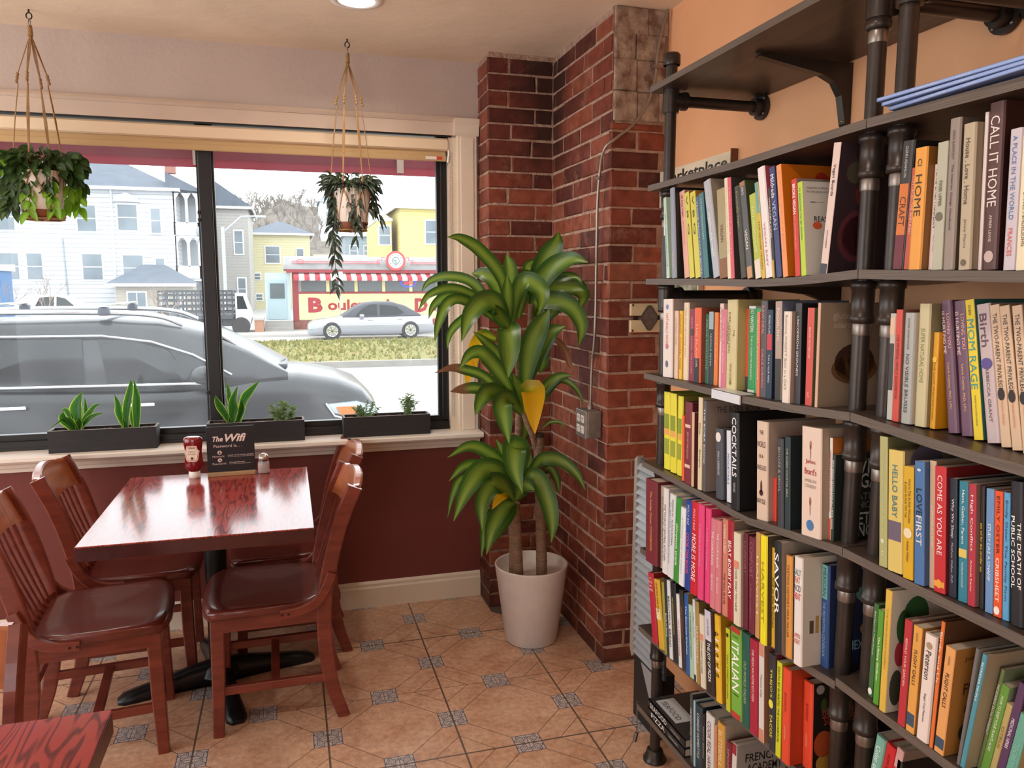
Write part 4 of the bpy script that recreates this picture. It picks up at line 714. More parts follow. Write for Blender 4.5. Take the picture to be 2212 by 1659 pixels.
  (0.965, 1.813, 0.6709, 0.033, 0.2311, -0.0173, '#d9d8d8', '#a8a6a4', 'h', [('DINING IN   ALISON ROMAN', 0.06, 0.6, 0.3, '#3c3c3c', -0.15), ('So worried cooking supper', 0.1, 0.85, 0.3, '#7a8a9c', 0.22)], [], 'white spine lettered DINING IN'),
  (0.965, 1.779, 0.6714, 0.028, 0.2286, -0.0146, '#3f8f3a', '#8a8f94', 'h', [('skinnytaste simple', 0.3, 0.8, 0.6, '#e8f3e0')], [], 'green spine lettered skinnytaste'),
  (0.965, 1.75, 0.6719, 0.027, 0.2102, -0.0117, '#e4e2e2', '#c0bebe', 'h', [('A MIDDLE TIME OF SWEET', 0.12, 0.85, 0.35, '#b4b2b4')], [], 'blank looking white spine left of the royal blue'),
  (0.965, 1.719, 0.6723, 0.029, 0.2367, 0.0057, '#2a3f8e', '#1c2c68', 'h', [('MOLLY BAZ', 0.05, 0.27, 0.38, '#d8dcec'), ('COOK THIS BOOK', 0.36, 0.82, 0.55, '#e0587c')], [], 'royal blue spine'),
  (0.965, 1.688, 0.6728, 0.03, 0.2394, 0.0126, '#c91f2a', '#8a141c', 'h', [('MOLLY BAZ', 0.07, 0.3, 0.38, '#f6c8c0'), ('MORE IS MORE', 0.34, 0.85, 0.75, '#f8ece8')], [], 'scarlet spine lettered MORE IS MORE'),
  (0.965, 1.653, 0.6733, 0.0266, 0.2408, 0.0322, '#e0447a', '#b02c5c', 'h', [('A TASTE IN THE BAKING', 0.2, 0.65, 0.28, '#f0a0bc')], [], 'left one of two hot pink spines'),
  (0.97, 1.626, 0.6737, 0.023, 0.2374, 0.0322, '#e0447a', '#b02c50', 'h', [('A TASTE IN THE BAKING', 0.2, 0.65, 0.28, '#f0a0bc')], [], 'right one of two hot pink spines'),
  (0.965, 1.593, 0.6742, 0.023, 0.2218, 0.027, '#cf7a82', '#a85c60', 'h', [("THE COOK'S BOOK", 0.14, 0.52, 0.45, '#f8e4dc'), ('BRI MCKOY', 0.62, 0.8, 0.35, '#f8e4dc')], [], 'left one of two dusty pink spines'),
  (0.965, 1.568, 0.6746, 0.022, 0.2236, 0.0343, '#cf7a82', '#a85c60', 'h', [("THE COOK'S BOOK", 0.14, 0.52, 0.45, '#f8e4dc'), ('BRI MCKOY', 0.62, 0.8, 0.35, '#f8e4dc')], [], 'right one of two dusty pink spines'),
  (0.9688, 1.543, 0.675, 0.023, 0.2325, 0.0461, '#c98068', '#a8604a', 'h', [('AYESHA CURRY', 0.05, 0.35, 0.45, '#f6e4d4'), ('THE FULL PLATE', 0.55, 0.88, 0.38, '#5a2c20')], [], 'terracotta spine lettered THE FULL PLATE'),
  (0.9675, 1.517, 0.6754, 0.023, 0.236, 0.0551, '#a31f2c', '#6c5a50', 'h', [('BEAT BOBBY FLAY', 0.2, 0.78, 0.6, '#fbf3ec')], [], 'deep red spine'),
  (0.9663, 1.49, 0.6758, 0.027, 0.2156, 0.0603, '#ddd0b8', '#a89c88', 'h', [('COOK WHAT YOU HAVE', 0.38, 0.85, 0.35, '#3a4a4c')], [(0.62, 0.7, '#d88c70')], 'cream spine lettered COOK WHAT YOU HAVE'),
  (0.975, 1.4626, 0.6761, 0.018, 0.2213, 0.0588, '#642030', '#4c1622', 'h', [('COMFORT', 0.08, 0.42, 0.6, '#a06068')], [], 'left one of two maroon COMFORT spines'),
  (0.9763, 1.4441, 0.6764, 0.024, 0.2183, 0.0588, '#6e2434', '#4c1622', 'h', [('COMFORT', 0.05, 0.42, 0.6, '#a86870'), ('A Winter Cookbook', 0.48, 0.85, 0.3, '#a86870')], [], 'right one of two maroon COMFORT spines'),
  (0.9738, 1.413, 0.6769, 0.016, 0.2374, 0.0506, '#c39258', '#8c6a44', 'h', [('HARVEST', 0.22, 0.8, 0.5, '#efd8b0')], [], 'caramel spine lettered HARVEST'),
  (0.9663, 1.385, 0.6774, 0.023, 0.24, 0.0584, '#ecdc1c', '#4a4030', 'h', [('HARVEST', 0.24, 0.8, 0.5, '#a8a020')], [], 'bright yellow spine lettered HARVEST'),
  (0.98, 1.3616, 0.6776, 0.013, 0.2178, 0.0584, '#e3b12c', '#a87c1c', 'p', [('Kid in the Kitchen', 0.3, 0.8, 0.6, '#4a3410')], [], 'slim mustard spine touching the black one'),
  (0.9713, 1.34, 0.678, 0.022, 0.2386, 0.0713, '#1f2328', '#8d8176', 'h', [('SAVOR', 0.1, 0.65, 0.75, '#f6f4f0')], [], 'tall black spine lettered SAVOR'),
  (0.98, 1.315, 0.6784, 0.021, 0.2169, 0.0554, '#d59342', '#4a3428', 'h', [('TASTING HISTORY MAX MILLER', 0.08, 0.8, 0.35, '#6a3c1c')], [], 'amber spine lettered TASTING HISTORY'),
  (0.9775, 1.284, 0.6789, 0.0256, 0.2254, 0.0533, '#e6dcd4', '#c9bfb0', 'h', [('SALT', 0.11, 0.17, 0.8, '#6a8a90', 0, 'h'), ('FAT', 0.18, 0.24, 0.6, '#c8503c', 0, 'h'), ('ACID', 0.255, 0.315, 0.8, '#7a6a7c', 0, 'h'), ('HEAT', 0.33, 0.39, 0.8, '#c83c3c', 0, 'h'), ('SAMIN', 0.7, 0.745, 0.8, '#c8503c', 0, 'h'), ('NOSRAT', 0.755, 0.8, 0.8, '#c8503c', 0, 'h')], [], 'thick white spine lettered SALT FAT ACID HEAT'),
  (1.0225, 1.258, 0.6806, 0.023, 0.2126, 0.0471, '#2a4a80', '#1c2c50', 'h', [('MEXICAN', 0.03, 0.3, 0.5, '#1f2c44'), ('THE PREVENTION COOKBOOK', 0.36, 0.9, 0.4, '#8ab4d8')], [(0.67, 1, '#6aa8a0')], 'blue spine with sea green head'),
 ],
 'G1': [
  (0.985, 1.929, 0.4237, 0.032, 0.2013, 0.2001, '#b8253a', '#8a141c', 'h', [('ON', 0.06, 0.09, 0.4, '#f3c8c0', 0, 'h'), ('FOOD', 0.11, 0.15, 0.8, '#f3c8c0', 0, 'h'), ('AND', 0.17, 0.2, 0.5, '#f3c8c0', 0, 'h'), ('COOKING', 0.22, 0.26, 0.9, '#f3c8c0', 0, 'h')], [], 'thick crimson spine tilting left at the left end'),
  (0.985, 1.887, 0.4248, 0.032, 0.1959, 0.2213, '#d7a534', '#a07a1c', 'h', [('ONE PAN, ONE MEAL', 0.05, 0.48, 0.4, '#4a340c')], [(0.42, 0.58, '#e8d8a0')], 'gold spine lettered ONE PAN, ONE MEAL'),
  (0.985, 1.852, 0.4258, 0.014, 0.2013, 0.1445, '#9a9a3c', '#7a7a2c', 'p', [], [], 'thin olive spine'),
  (0.985, 1.837, 0.4262, 0.014, 0.2167, 0.1467, '#2b3036', '#1c2024', 'h', [('Bowls of Goods', 0.45, 0.75, 0.6, '#e8e8e8')], [], 'thin black spine left of the white bread book'),
  (0.985, 1.822, 0.4266, 0.018, 0.2174, 0.1338, '#dcdcda', '#b0b0ae', 'h', [('BEAUTIFUL BREAD', 0.2, 0.85, 0.6, '#3c3c3c')], [], 'white spine lettered BREAD'),
  (0.985, 1.802, 0.4271, 0.027, 0.2181, 0.1404, '#24262a', '#17181a', 'h', [('THE COMPLETE LANGUAGE OF FOOD', 0.18, 0.65, 0.35, '#d8c078')], [], 'black spine with gold lettering'),
  (0.985, 1.769, 0.428, 0.016, 0.1979, 0.1369, '#e2ded8', '#b8b4ae', 'p', [('MILK STREET COOK', 0.35, 0.85, 0.5, '#c83c3c')], [], 'slim white spine with red lettering MILK'),
  (0.985, 1.751, 0.4285, 0.019, 0.2154, 0.1304, '#33302e', '#24211f', 'h', [('SPICE COOKBOOK', 0.2, 0.6, 0.4, '#b8584c')], [], 'charcoal brown spine'),
  (0.985, 1.729, 0.429, 0.019, 0.2153, 0.1117, '#2f5c9e', '#8a6c3c', 'p', [('The Baseless Kitchen', 0.15, 0.75, 0.45, '#e0e8f4')], [], 'medium blue spine'),
  (0.985, 1.708, 0.4296, 0.019, 0.1934, 0.1036, '#a9c7ae', '#8aa890', 'p', [('CANNABIS APOTHECARY', 0.1, 0.75, 0.4, '#4a6a58')], [], 'mint spine lettered APOTHECARY'),
  (0.985, 1.687, 0.4302, 0.012, 0.215, 0.1025, '#d9d8d4', '#b0aeaa', 'p', [('Vegan food', 0.15, 0.45, 0.6, '#6a6a6a')], [(0, 0.08, '#2a2a2a')], 'thin white spine with script'),
  (0.985, 1.674, 0.4305, 0.015, 0.2153, 0.0884, '#a88a4c', '#7a6434', 'h', [('REMEDIES', 0.3, 0.75, 0.6, '#efe0b8')], [], 'bronze spine'),
  (0.985, 1.657, 0.431, 0.024, 0.1883, 0.0967, '#ddd2ba', '#b0a68c', 'h', [('COOK WHAT YOU HAVE', 0.36, 0.8, 0.4, '#3a4a4c')], [(0.65, 0.74, '#d88c70')], 'lower cream spine lettered COOK WHAT YOU HAVE'),
  (0.985, 1.626, 0.4318, 0.035, 0.2116, 0.1137, '#2a2422', '#5c3a28', 'h', [('THE JOY OF PIZZA', 0.38, 0.85, 0.6, '#f6f2ec'), ('DAN RICHER', 0.1, 0.3, 0.3, '#5a5a60')], [(0.64, 1, '#cfc8d4')], 'white over black spine lettered JOY OF PIZZA'),
  (0.985, 1.581, 0.433, 0.025, 0.2171, 0.1015, '#e6b52a', '#b8841c', 'h', [('p', 0.2, 0.25, 0.6, '#1c1814', 0, 'h'), ('a', 0.33, 0.37, 0.6, '#1c1814', 0, 'h'), ('s', 0.44, 0.48, 0.5, '#1c1814', 0, 'h'), ('t', 0.545, 0.6, 0.45, '#1c1814', 0, 'h'), ('a', 0.67, 0.71, 0.6, '#1c1814', 0, 'h')], [(0.7, 0.72, '#e8dcc0'), (0.59, 0.61, '#e8dcc0'), (0.485, 0.5, '#e8dcc0'), (0.36, 0.38, '#e8dcc0')], 'yellow spine lettered pasta'),
  (0.985, 1.534, 0.4342, 0.017, 0.2033, 0.0738, '#c2c62c', '#8a8c1c', 'p', [('MILK STREET Noodles', 0.32, 0.85, 0.4, '#4a4c14')], [], 'yellow green spine lettered Noodles'),
  (0.985, 1.513, 0.4348, 0.043, 0.2188, 0.0732, '#76ae40', '#4c7a2c', 'h', [('THE COMPLETE', 0.09, 0.12, 0.6, '#2c4a1c', 0, 'h'), ('ITALIAN', 0.16, 0.7, 0.78, '#f8fbf0'), ('Cookbook', 0.72, 0.75, 0.6, '#2c4a1c', 0, 'h')], [(0, 0.06, '#c23a34'), (0.94, 1, '#c23a34')], 'green spine with red ends lettered ITALIAN'),
  (0.985, 1.468, 0.436, 0.029, 0.2224, 0.0585, '#1f5a4c', '#164038', 'h', [('OLD WORLD ITALIAN', 0.3, 0.75, 0.38, '#b8c898')], [], 'forest green spine lettered OLD WORLD ITALIAN'),
  (0.985, 1.436, 0.4368, 0.03, 0.2206, 0.0635, '#a8203c', '#7a1428', 'h', [('THE MEXICAN HOME KITCHEN', 0.1, 0.65, 0.35, '#f3d8cc')], [], 'crimson spine lettered MEXICAN HOME KITCHEN'),
  (0.985, 1.4, 0.4378, 0.019, 0.2256, 0.0621, '#d9cfc6', '#9a6a50', 'h', [('Mexico City', 0.32, 0.55, 0.5, '#5a5048')], [(0, 0.13, '#cf8a6e'), (0.87, 1, '#cf8a6e')], 'white spine with terracotta ends'),
  (0.985, 1.364, 0.4388, 0.023, 0.2177, 0.0644, '#2e3034', '#6a2434', 'h', [("TREJO'S", 0.15, 0.45, 0.45, '#e8e04c'), ('TACOS', 0.62, 0.86, 0.45, '#e8e04c')], [], 'charcoal spine with yellow lettering TACOS'),
  (0.985, 1.338, 0.4394, 0.017, 0.2127, 0.0376, '#cfd025', '#9a9a1c', 'p', [('DEATH BY BURRITO THE COOKBOOK', 0.05, 0.85, 0.45, '#3c3c14')], [], 'slim yellow spine lettered BURRITO'),
  (0.985, 1.318, 0.44, 0.026, 0.2082, 0.0432, '#e04a2c', '#b0381c', 'h', [('SEED TO PLATE SOIL TO SKY', 0.25, 0.45, 0.3, '#8a2414'), ('LOIS ELLEN FRANK', 0.6, 0.75, 0.22, '#f3b098')], [], 'left one of two tall vermilion spines'),
  (1.0175, 1.2916, 0.4397, 0.03, 0.1896, 0.0432, '#e04a2c', '#17120f', 'h', [('SEED TO PLATE SOIL TO SKY', 0.25, 0.45, 0.3, '#8a2414'), ('LOIS ELLEN FRANK', 0.6, 0.75, 0.22, '#f3b098')], [], 'right one of two tall vermilion spines, black cover showing'),
 ],
 'F2': [
  (1.0138, 1.112, 0.6943, 0.012, 0.1807, -0.0111, '#3f6b3a', '#3a5a30', 'h', [('Backyard Pharmacy', 0.08, 0.55, 0.4, '#c9d8b0')], [], 'dark green spine lettered Backyard Pharmacy'),
  (1.005, 1.089, 0.6936, 0.013, 0.1794, 0.0, '#5a9a30', '#4a7f28', 'p', [('The Lifelong Gardener', 0.28, 0.75, 0.5, '#f3f8e8')], [], 'grass green spine lettered Lifelong Gardener'),
  (1.0, 1.068, 0.6929, 0.015, 0.2261, 0.0044, '#d9b24a', '#cfc6b4', 'h', [('THE NEW PLANT PARENT', 0.15, 0.65, 0.3, '#a8842c')], [], 'tall ochre spine with plants on its white cover'),
  (1.0, 1.024, 0.6914, 0.016, 0.1926, -0.0104, '#b83038', '#8a6a60', 'h', [('REWILD YOUR GARDEN', 0.17, 0.62, 0.35, '#f3d8cc')], [], 'red spine lettered REWILD YOUR GARDEN'),
  (1.0, 1.005, 0.6909, 0.018, 0.1911, -0.0157, '#e0a04c', '#b0783c', 'p', [('FLIGHT CALLS', 0.22, 0.55, 0.42, '#3a2c20'), ('NORDEN', 0.06, 0.14, 0.2, '#7a5a34')], [(0.06, 0.18, '#3c5064')], 'left one of two orange FLIGHT CALLS spines'),
  (1.0, 0.983, 0.6905, 0.025, 0.1885, -0.0212, '#e6d6cc', '#c9b098', 'h', [('Peterson', 0.15, 0.42, 0.5, '#4a3c38'), ('Roger Tory Peterson', 0.55, 0.82, 0.25, '#4a3c38')], [], 'rounded white bird guide spine'),
  (1.0, 0.954, 0.69, 0.007, 0.2221, -0.0315, '#de7030', '#5a3a24', 'h', [('Birds and Us', 0.08, 0.48, 0.7, '#f6d8b8')], [], 'dark orange spine lettered Birds and Us'),
  (1.0, 0.944, 0.6899, 0.019, 0.1864, -0.0483, '#e0a060', '#b07a3a', 'p', [('FLIGHT CALLS', 0.24, 0.56, 0.42, '#3a2c20'), ('NORDEN', 0.08, 0.16, 0.2, '#7a5a34')], [(0.05, 0.15, '#3c5064')], 'right one of two orange FLIGHT CALLS spines'),
  (1.0063, 0.905, 0.6892, 0.006, 0.2057, -0.0925, '#6c6a68', '#8a8680', 'h', [], [], 'thin grey spine leaning left of the teal dog book'),
  (1.0063, 0.8986, 0.6891, 0.009, 0.2034, -0.1232, '#4f8f9e', '#a89a80', 'h', [('RETRIEVER PEOPLE', 0.07, 0.4, 0.4, '#dff0f0')], [], 'teal blue spine leaning right'),
  (1.03, 0.8891, 0.6893, 0.006, 0.182, -0.16, '#6d7c50', '#7a8a6a', 'p', [('MODERN DOG PARENT', 0.15, 0.65, 0.7, '#e8e8d8')], [], 'olive spine lettered MODERN DOG PARENT'),
  (1.03, 0.8826, 0.6892, 0.014, 0.1588, -0.16, '#6a9a3e', '#8a9a80', 'p', [('HOW TO KEEP YOUR PLANTS ALIVE', 0.12, 0.75, 0.35, '#f8faf0')], [], 'green spine lettered PLANTS ALIVE'),
  (1.03, 0.868, 0.689, 0.01, 0.1337, -0.16, '#b8a468', '#9a8850', 'p', [('CITRUS', 0.3, 0.6, 0.5, '#8a7848')], [], 'khaki spine leaning right'),
  (1.03, 0.8575, 0.689, 0.013, 0.1761, -0.16, '#5a3a5c', '#3a3438', 'h', [('MEDICINAL HERBS', 0.35, 0.65, 0.45, '#f3e8f0')], [(0, 0.1, '#c04c8c')], 'purple spine lettered MEDICINAL HERBS'),
  (1.03, 0.8439, 0.689, 0.017, 0.1293, -0.16, '#6aa894', '#c4ae78', 'h', [('SECRETS OF', 0.4, 0.85, 0.5, '#8ac4b0')], [], 'sea green spine with sandy cover at the frame edge'),
 ],
 'G2': [
  (1.025, 1.124, 0.4298, 0.0238, 0.1941, -0.1405, '#7ab0a0', '#a89c8c', 'h', [('Color of Art', 0.1, 0.5, 0.5, '#e8f4f0')], [(0, 0.6, '#5a86b8')], 'sea green to blue spine'),
  (1.025, 1.0998, 0.4294, 0.024, 0.1937, -0.1489, '#c8262c', '#9a1a20', 'h', [('HOW ART IS MADE', 0.1, 0.5, 0.3, '#5a1014')], [], 'red book behind the pipe'),
  (1.025, 1.0754, 0.429, 0.016, 0.2013, -0.1504, '#cfa09c', '#8a7a6c', 'h', [], [(0.35, 0.8, '#b8404a')], 'rounded pink and white spine'),
  (1.025, 1.059, 0.4284, 0.013, 0.1792, -0.0855, '#2a2a28', '#1c1a18', 'h', [], [], 'dark book low at the right'),
 ],
 'H1': [
  (1.01, 1.7362, 0.166, 0.013, 0.1925, 0.0716, '#4a4a48', '#2c2c2a', 'p', [('THE HONG KONG COOKBOOK', 0.2, 0.9, 0.6, '#e0e0dc')], [], 'thin charcoal spine beside the flat pair'),
  (1.01, 1.7205, 0.166, 0.009, 0.1823, 0.0578, '#9cc4cc', '#7aa0a8', 'p', [], [], 'thin pale blue spine'),
  (1.01, 1.7101, 0.166, 0.034, 0.1803, 0.0607, '#2c3c44', '#1c262c', 'h', [('CHINESE HOMESTYLE', 0.12, 0.8, 0.4, '#dfe8ea')], [], 'slate spine lettered CHINESE'),
  (1.01, 1.6738, 0.166, 0.013, 0.1722, 0.0533, '#22211f', '#141312', 'h', [('MOTO BENTO', 0.2, 0.7, 0.6, '#b0b0ae')], [], 'thin black spine before the white one'),
  (1.01, 1.6586, 0.166, 0.039, 0.1862, 0.0451, '#dcd6d2', '#a8a4a0', 'h', [('COOK REAL HAWAII', 0.1, 0.9, 0.5, '#2c2c2c')], [], 'white spine lettered COOK REAL HAWAII'),
  (1.01, 1.6161, 0.166, 0.013, 0.1732, 0.0517, '#c98a68', '#a87050', 'p', [], [], 'small dusty orange spine'),
  (1.01, 1.6019, 0.166, 0.032, 0.1922, 0.0476, '#d39c44', '#b0a08c', 'h', [('BUTTERMILK GRAFFITI', 0.1, 0.95, 0.55, '#f3e4c0')], [], 'ochre spine with white cover'),
  (1.01, 1.5638, 0.166, 0.022, 0.166, 0.0135, '#7a2430', '#5c1a22', 'h', [('SPOON SHEET', 0.1, 0.9, 0.4, '#d0a0a0')], [], 'wine red spine on the bottom board'),
  (1.01, 1.539, 0.166, 0.019, 0.176, 0.0, '#d8d0c8', '#9a9690', 'h', [('FOODIE', 0.4, 0.9, 0.6, '#2c3c54')], [(0.0, 0.5, '#c8c0c4'), (0.85, 1, '#a02c34')], 'white spine with grey cover lettered FRENCH'),
 ],
}
DRACAENA = [
 [([(0.813,2.84,1.309),(0.78,2.815,1.476),(0.691,2.79,1.579),(0.611,2.765,1.622),(0.556,2.74,1.626)],0.039,0),([(0.808,2.84,1.298),(0.828,2.87,1.492),(0.821,2.9,1.577)],0.046,0),([(0.808,2.84,1.298),(0.777,2.88,1.451),(0.734,2.92,1.498),(0.695,2.96,1.501)],0.046,0),([(0.808,2.82,1.294),(0.728,2.836,1.401),(0.665,2.852,1.471),(0.581,2.868,1.489),(0.517,2.884,1.471),(0.486,2.9,1.431)],0.031,0),([(0.808,2.82,1.289),(0.692,2.795,1.397),(0.585,2.77,1.444),(0.492,2.745,1.423),(0.443,2.72,1.366)],0.028,0),([(0.808,2.82,1.289),(0.666,2.815,1.392),(0.573,2.81,1.417),(0.517,2.805,1.383),(0.495,2.8,1.334)],0.028,0),([(0.808,2.82,1.289),(0.647,2.78,1.392),(0.564,2.74,1.398),(0.516,2.7,1.328),(0.491,2.66,1.26)],0.033,0),([(0.802,2.8,1.29),(0.741,2.75,1.383),(0.678,2.7,1.394),(0.617,2.65,1.348),(0.574,2.6,1.263)],0.064,0),([(0.808,2.82,1.289),(0.706,2.81,1.367),(0.616,2.8,1.323),(0.573,2.79,1.28),(0.558,2.78,1.221)],0.028,0),([(0.797,2.8,1.29),(0.783,2.75,1.412),(0.766,2.7,1.494)],0.039,0),([(0.807,2.8,1.29),(0.822,2.76,1.422),(0.846,2.72,1.471),(0.884,2.68,1.442),(0.879,2.64,1.399),(0.853,2.6,1.355)],0.054,0),([(0.807,2.8,1.29),(0.757,2.77,1.342),(0.708,2.74,1.393)],0.044,0),([(0.791,2.78,1.284),(0.779,2.72,1.292),(0.762,2.66,1.211),(0.741,2.6,1.131)],0.067,0),([(0.857,2.86,1.328),(0.879,2.88,1.41),(0.891,2.9,1.493),(0.938,2.92,1.501)],0.039,0)],
 [([(0.936,2.92,1.378),(0.943,2.89,1.451),(0.965,2.86,1.544),(0.998,2.83,1.615),(0.997,2.8,1.658)],0.067,0),([(0.93,2.9,1.378),(0.925,2.835,1.451),(0.967,2.77,1.521),(1.017,2.705,1.55),(1.055,2.64,1.538)],0.062,0),([(0.936,2.92,1.367),(0.947,2.87,1.431),(1.001,2.82,1.482),(1.053,2.77,1.487),(1.067,2.72,1.456)],0.031,0),([(0.93,2.9,1.357),(0.932,2.856,1.41),(1.004,2.812,1.451),(1.059,2.768,1.441),(1.069,2.724,1.411),(1.039,2.68,1.372)],0.064,0),([(0.918,2.88,1.337),(0.924,2.832,1.39),(0.989,2.784,1.396),(1.036,2.736,1.366),(1.051,2.688,1.302),(1.022,2.64,1.231)],0.057,0),([(0.949,2.96,1.377),(0.944,2.98,1.451),(0.938,3.0,1.532),(0.99,3.02,1.56)],0.036,0),([(0.867,2.82,1.039),(0.885,2.793,1.213),(0.914,2.767,1.3),(0.942,2.74,1.367)],0.067,0),([(0.879,2.84,1.052),(0.914,2.8,1.196),(0.954,2.76,1.275),(0.999,2.72,1.304)],0.057,0),([(0.942,2.94,1.366),(0.978,2.893,1.336),(1.033,2.847,1.389),(1.071,2.8,1.379)],0.041,0),([(0.943,2.96,1.334),(0.962,2.947,1.226),(0.981,2.933,1.151),(0.965,2.92,1.104)],0.046,0),([(0.989,2.86,1.247),(1.008,2.835,1.241),(1.033,2.81,1.203),(1.041,2.785,1.153),(1.053,2.76,1.131)],0.022,2)],
 [([(0.868,2.84,0.957),(0.774,2.795,1.113),(0.69,2.75,1.201),(0.629,2.705,1.206),(0.579,2.66,1.163)],0.046,0),([(0.874,2.86,0.954),(0.785,2.833,1.165),(0.715,2.807,1.241),(0.657,2.78,1.286)],0.031,0),([(0.868,2.84,0.957),(0.766,2.804,1.051),(0.694,2.768,1.119),(0.609,2.732,1.15),(0.552,2.696,1.16),(0.489,2.66,1.149)],0.034,3),([(0.868,2.84,0.957),(0.755,2.805,1.041),(0.668,2.77,1.074),(0.599,2.735,1.076),(0.552,2.7,1.075)],0.039,3),([(0.868,2.84,0.957),(0.777,2.805,1.04),(0.715,2.77,1.057),(0.675,2.735,1.028),(0.644,2.7,0.983)],0.054,0),([(0.873,2.84,0.973),(0.845,2.82,1.056),(0.818,2.8,1.121)],0.044,0),([(0.866,2.8,0.969),(0.868,2.755,1.043),(0.87,2.71,1.061),(0.857,2.665,1.001),(0.848,2.62,0.919)],0.075,1),([(0.879,2.84,0.962),(0.944,2.807,1.054),(0.987,2.773,1.103),(1.035,2.74,1.116)],0.036,0),([(0.879,2.84,0.952),(0.94,2.81,1.017),(0.995,2.78,1.092),(1.05,2.75,1.068),(1.084,2.72,0.993)],0.022,0),([(0.771,2.88,1.25),(0.716,2.853,1.263),(0.672,2.827,1.21),(0.666,2.8,1.149)],0.046,1),([(0.733,2.88,1.235),(0.691,2.86,1.212),(0.66,2.84,1.138),(0.639,2.82,1.079)],0.039,1),([(0.862,2.82,0.961),(0.796,2.78,1.027),(0.759,2.74,1.014),(0.758,2.7,0.95),(0.762,2.66,0.879)],0.059,0),([(0.892,2.9,0.941),(0.906,2.91,0.884),(0.892,2.92,0.828)],0.036,0),([(0.952,2.86,0.891),(0.98,2.827,0.922),(1.013,2.793,0.921),(1.017,2.76,0.895)],0.011,0)],
 [([(0.837,2.84,0.615),(0.777,2.805,0.764),(0.695,2.77,0.836),(0.622,2.735,0.862),(0.539,2.7,0.833)],0.041,0),([(0.837,2.84,0.615),(0.823,2.88,0.744),(0.783,2.92,0.844)],0.047,0),([(0.831,2.82,0.621),(0.737,2.795,0.72),(0.671,2.77,0.779),(0.606,2.745,0.783),(0.548,2.72,0.74)],0.036,0),([(0.825,2.8,0.627),(0.75,2.75,0.748),(0.671,2.7,0.777),(0.601,2.65,0.725),(0.539,2.6,0.625)],0.066,0),([(0.825,2.8,0.621),(0.762,2.75,0.7),(0.706,2.7,0.722),(0.658,2.65,0.669),(0.643,2.6,0.582)],0.062,0),([(0.825,2.8,0.627),(0.828,2.75,0.809),(0.795,2.7,0.854),(0.781,2.65,0.787),(0.794,2.6,0.707)],0.071,0),([(0.843,2.84,0.615),(0.887,2.84,0.742),(0.901,2.84,0.803)],0.032,0),([(0.837,2.8,0.626),(0.864,2.764,0.725),(0.902,2.728,0.713),(0.927,2.692,0.636),(0.93,2.656,0.563),(0.914,2.62,0.504)],0.056,0),([(0.843,2.82,0.633),(0.909,2.788,0.765),(0.948,2.756,0.794),(0.99,2.724,0.786),(1.038,2.692,0.742),(1.064,2.66,0.682)],0.041,0),([(0.855,2.88,0.616),(0.969,2.853,0.728),(1.005,2.827,0.694),(1.009,2.8,0.631)],0.029,0),([(0.831,2.82,0.609),(0.759,2.787,0.599),(0.696,2.753,0.554),(0.669,2.72,0.435)],0.036,0),([(0.825,2.8,0.615),(0.768,2.753,0.608),(0.713,2.707,0.555),(0.674,2.66,0.467)],0.056,0),([(0.825,2.8,0.627),(0.786,2.773,0.662),(0.748,2.747,0.654),(0.711,2.72,0.619)],0.035,1),([(0.825,2.8,0.615),(0.791,2.767,0.59),(0.757,2.733,0.555),(0.714,2.7,0.496)],0.044,0),([(0.825,2.78,0.633),(0.841,2.73,0.699),(0.868,2.68,0.692)],0.05,0),([(0.837,2.84,0.615),(0.733,2.825,0.726),(0.62,2.81,0.725),(0.58,2.795,0.672),(0.553,2.78,0.582)],0.026,0),([(0.843,2.86,0.61),(0.883,2.867,0.668),(0.924,2.873,0.732),(0.978,2.88,0.74)],0.035,0)]]
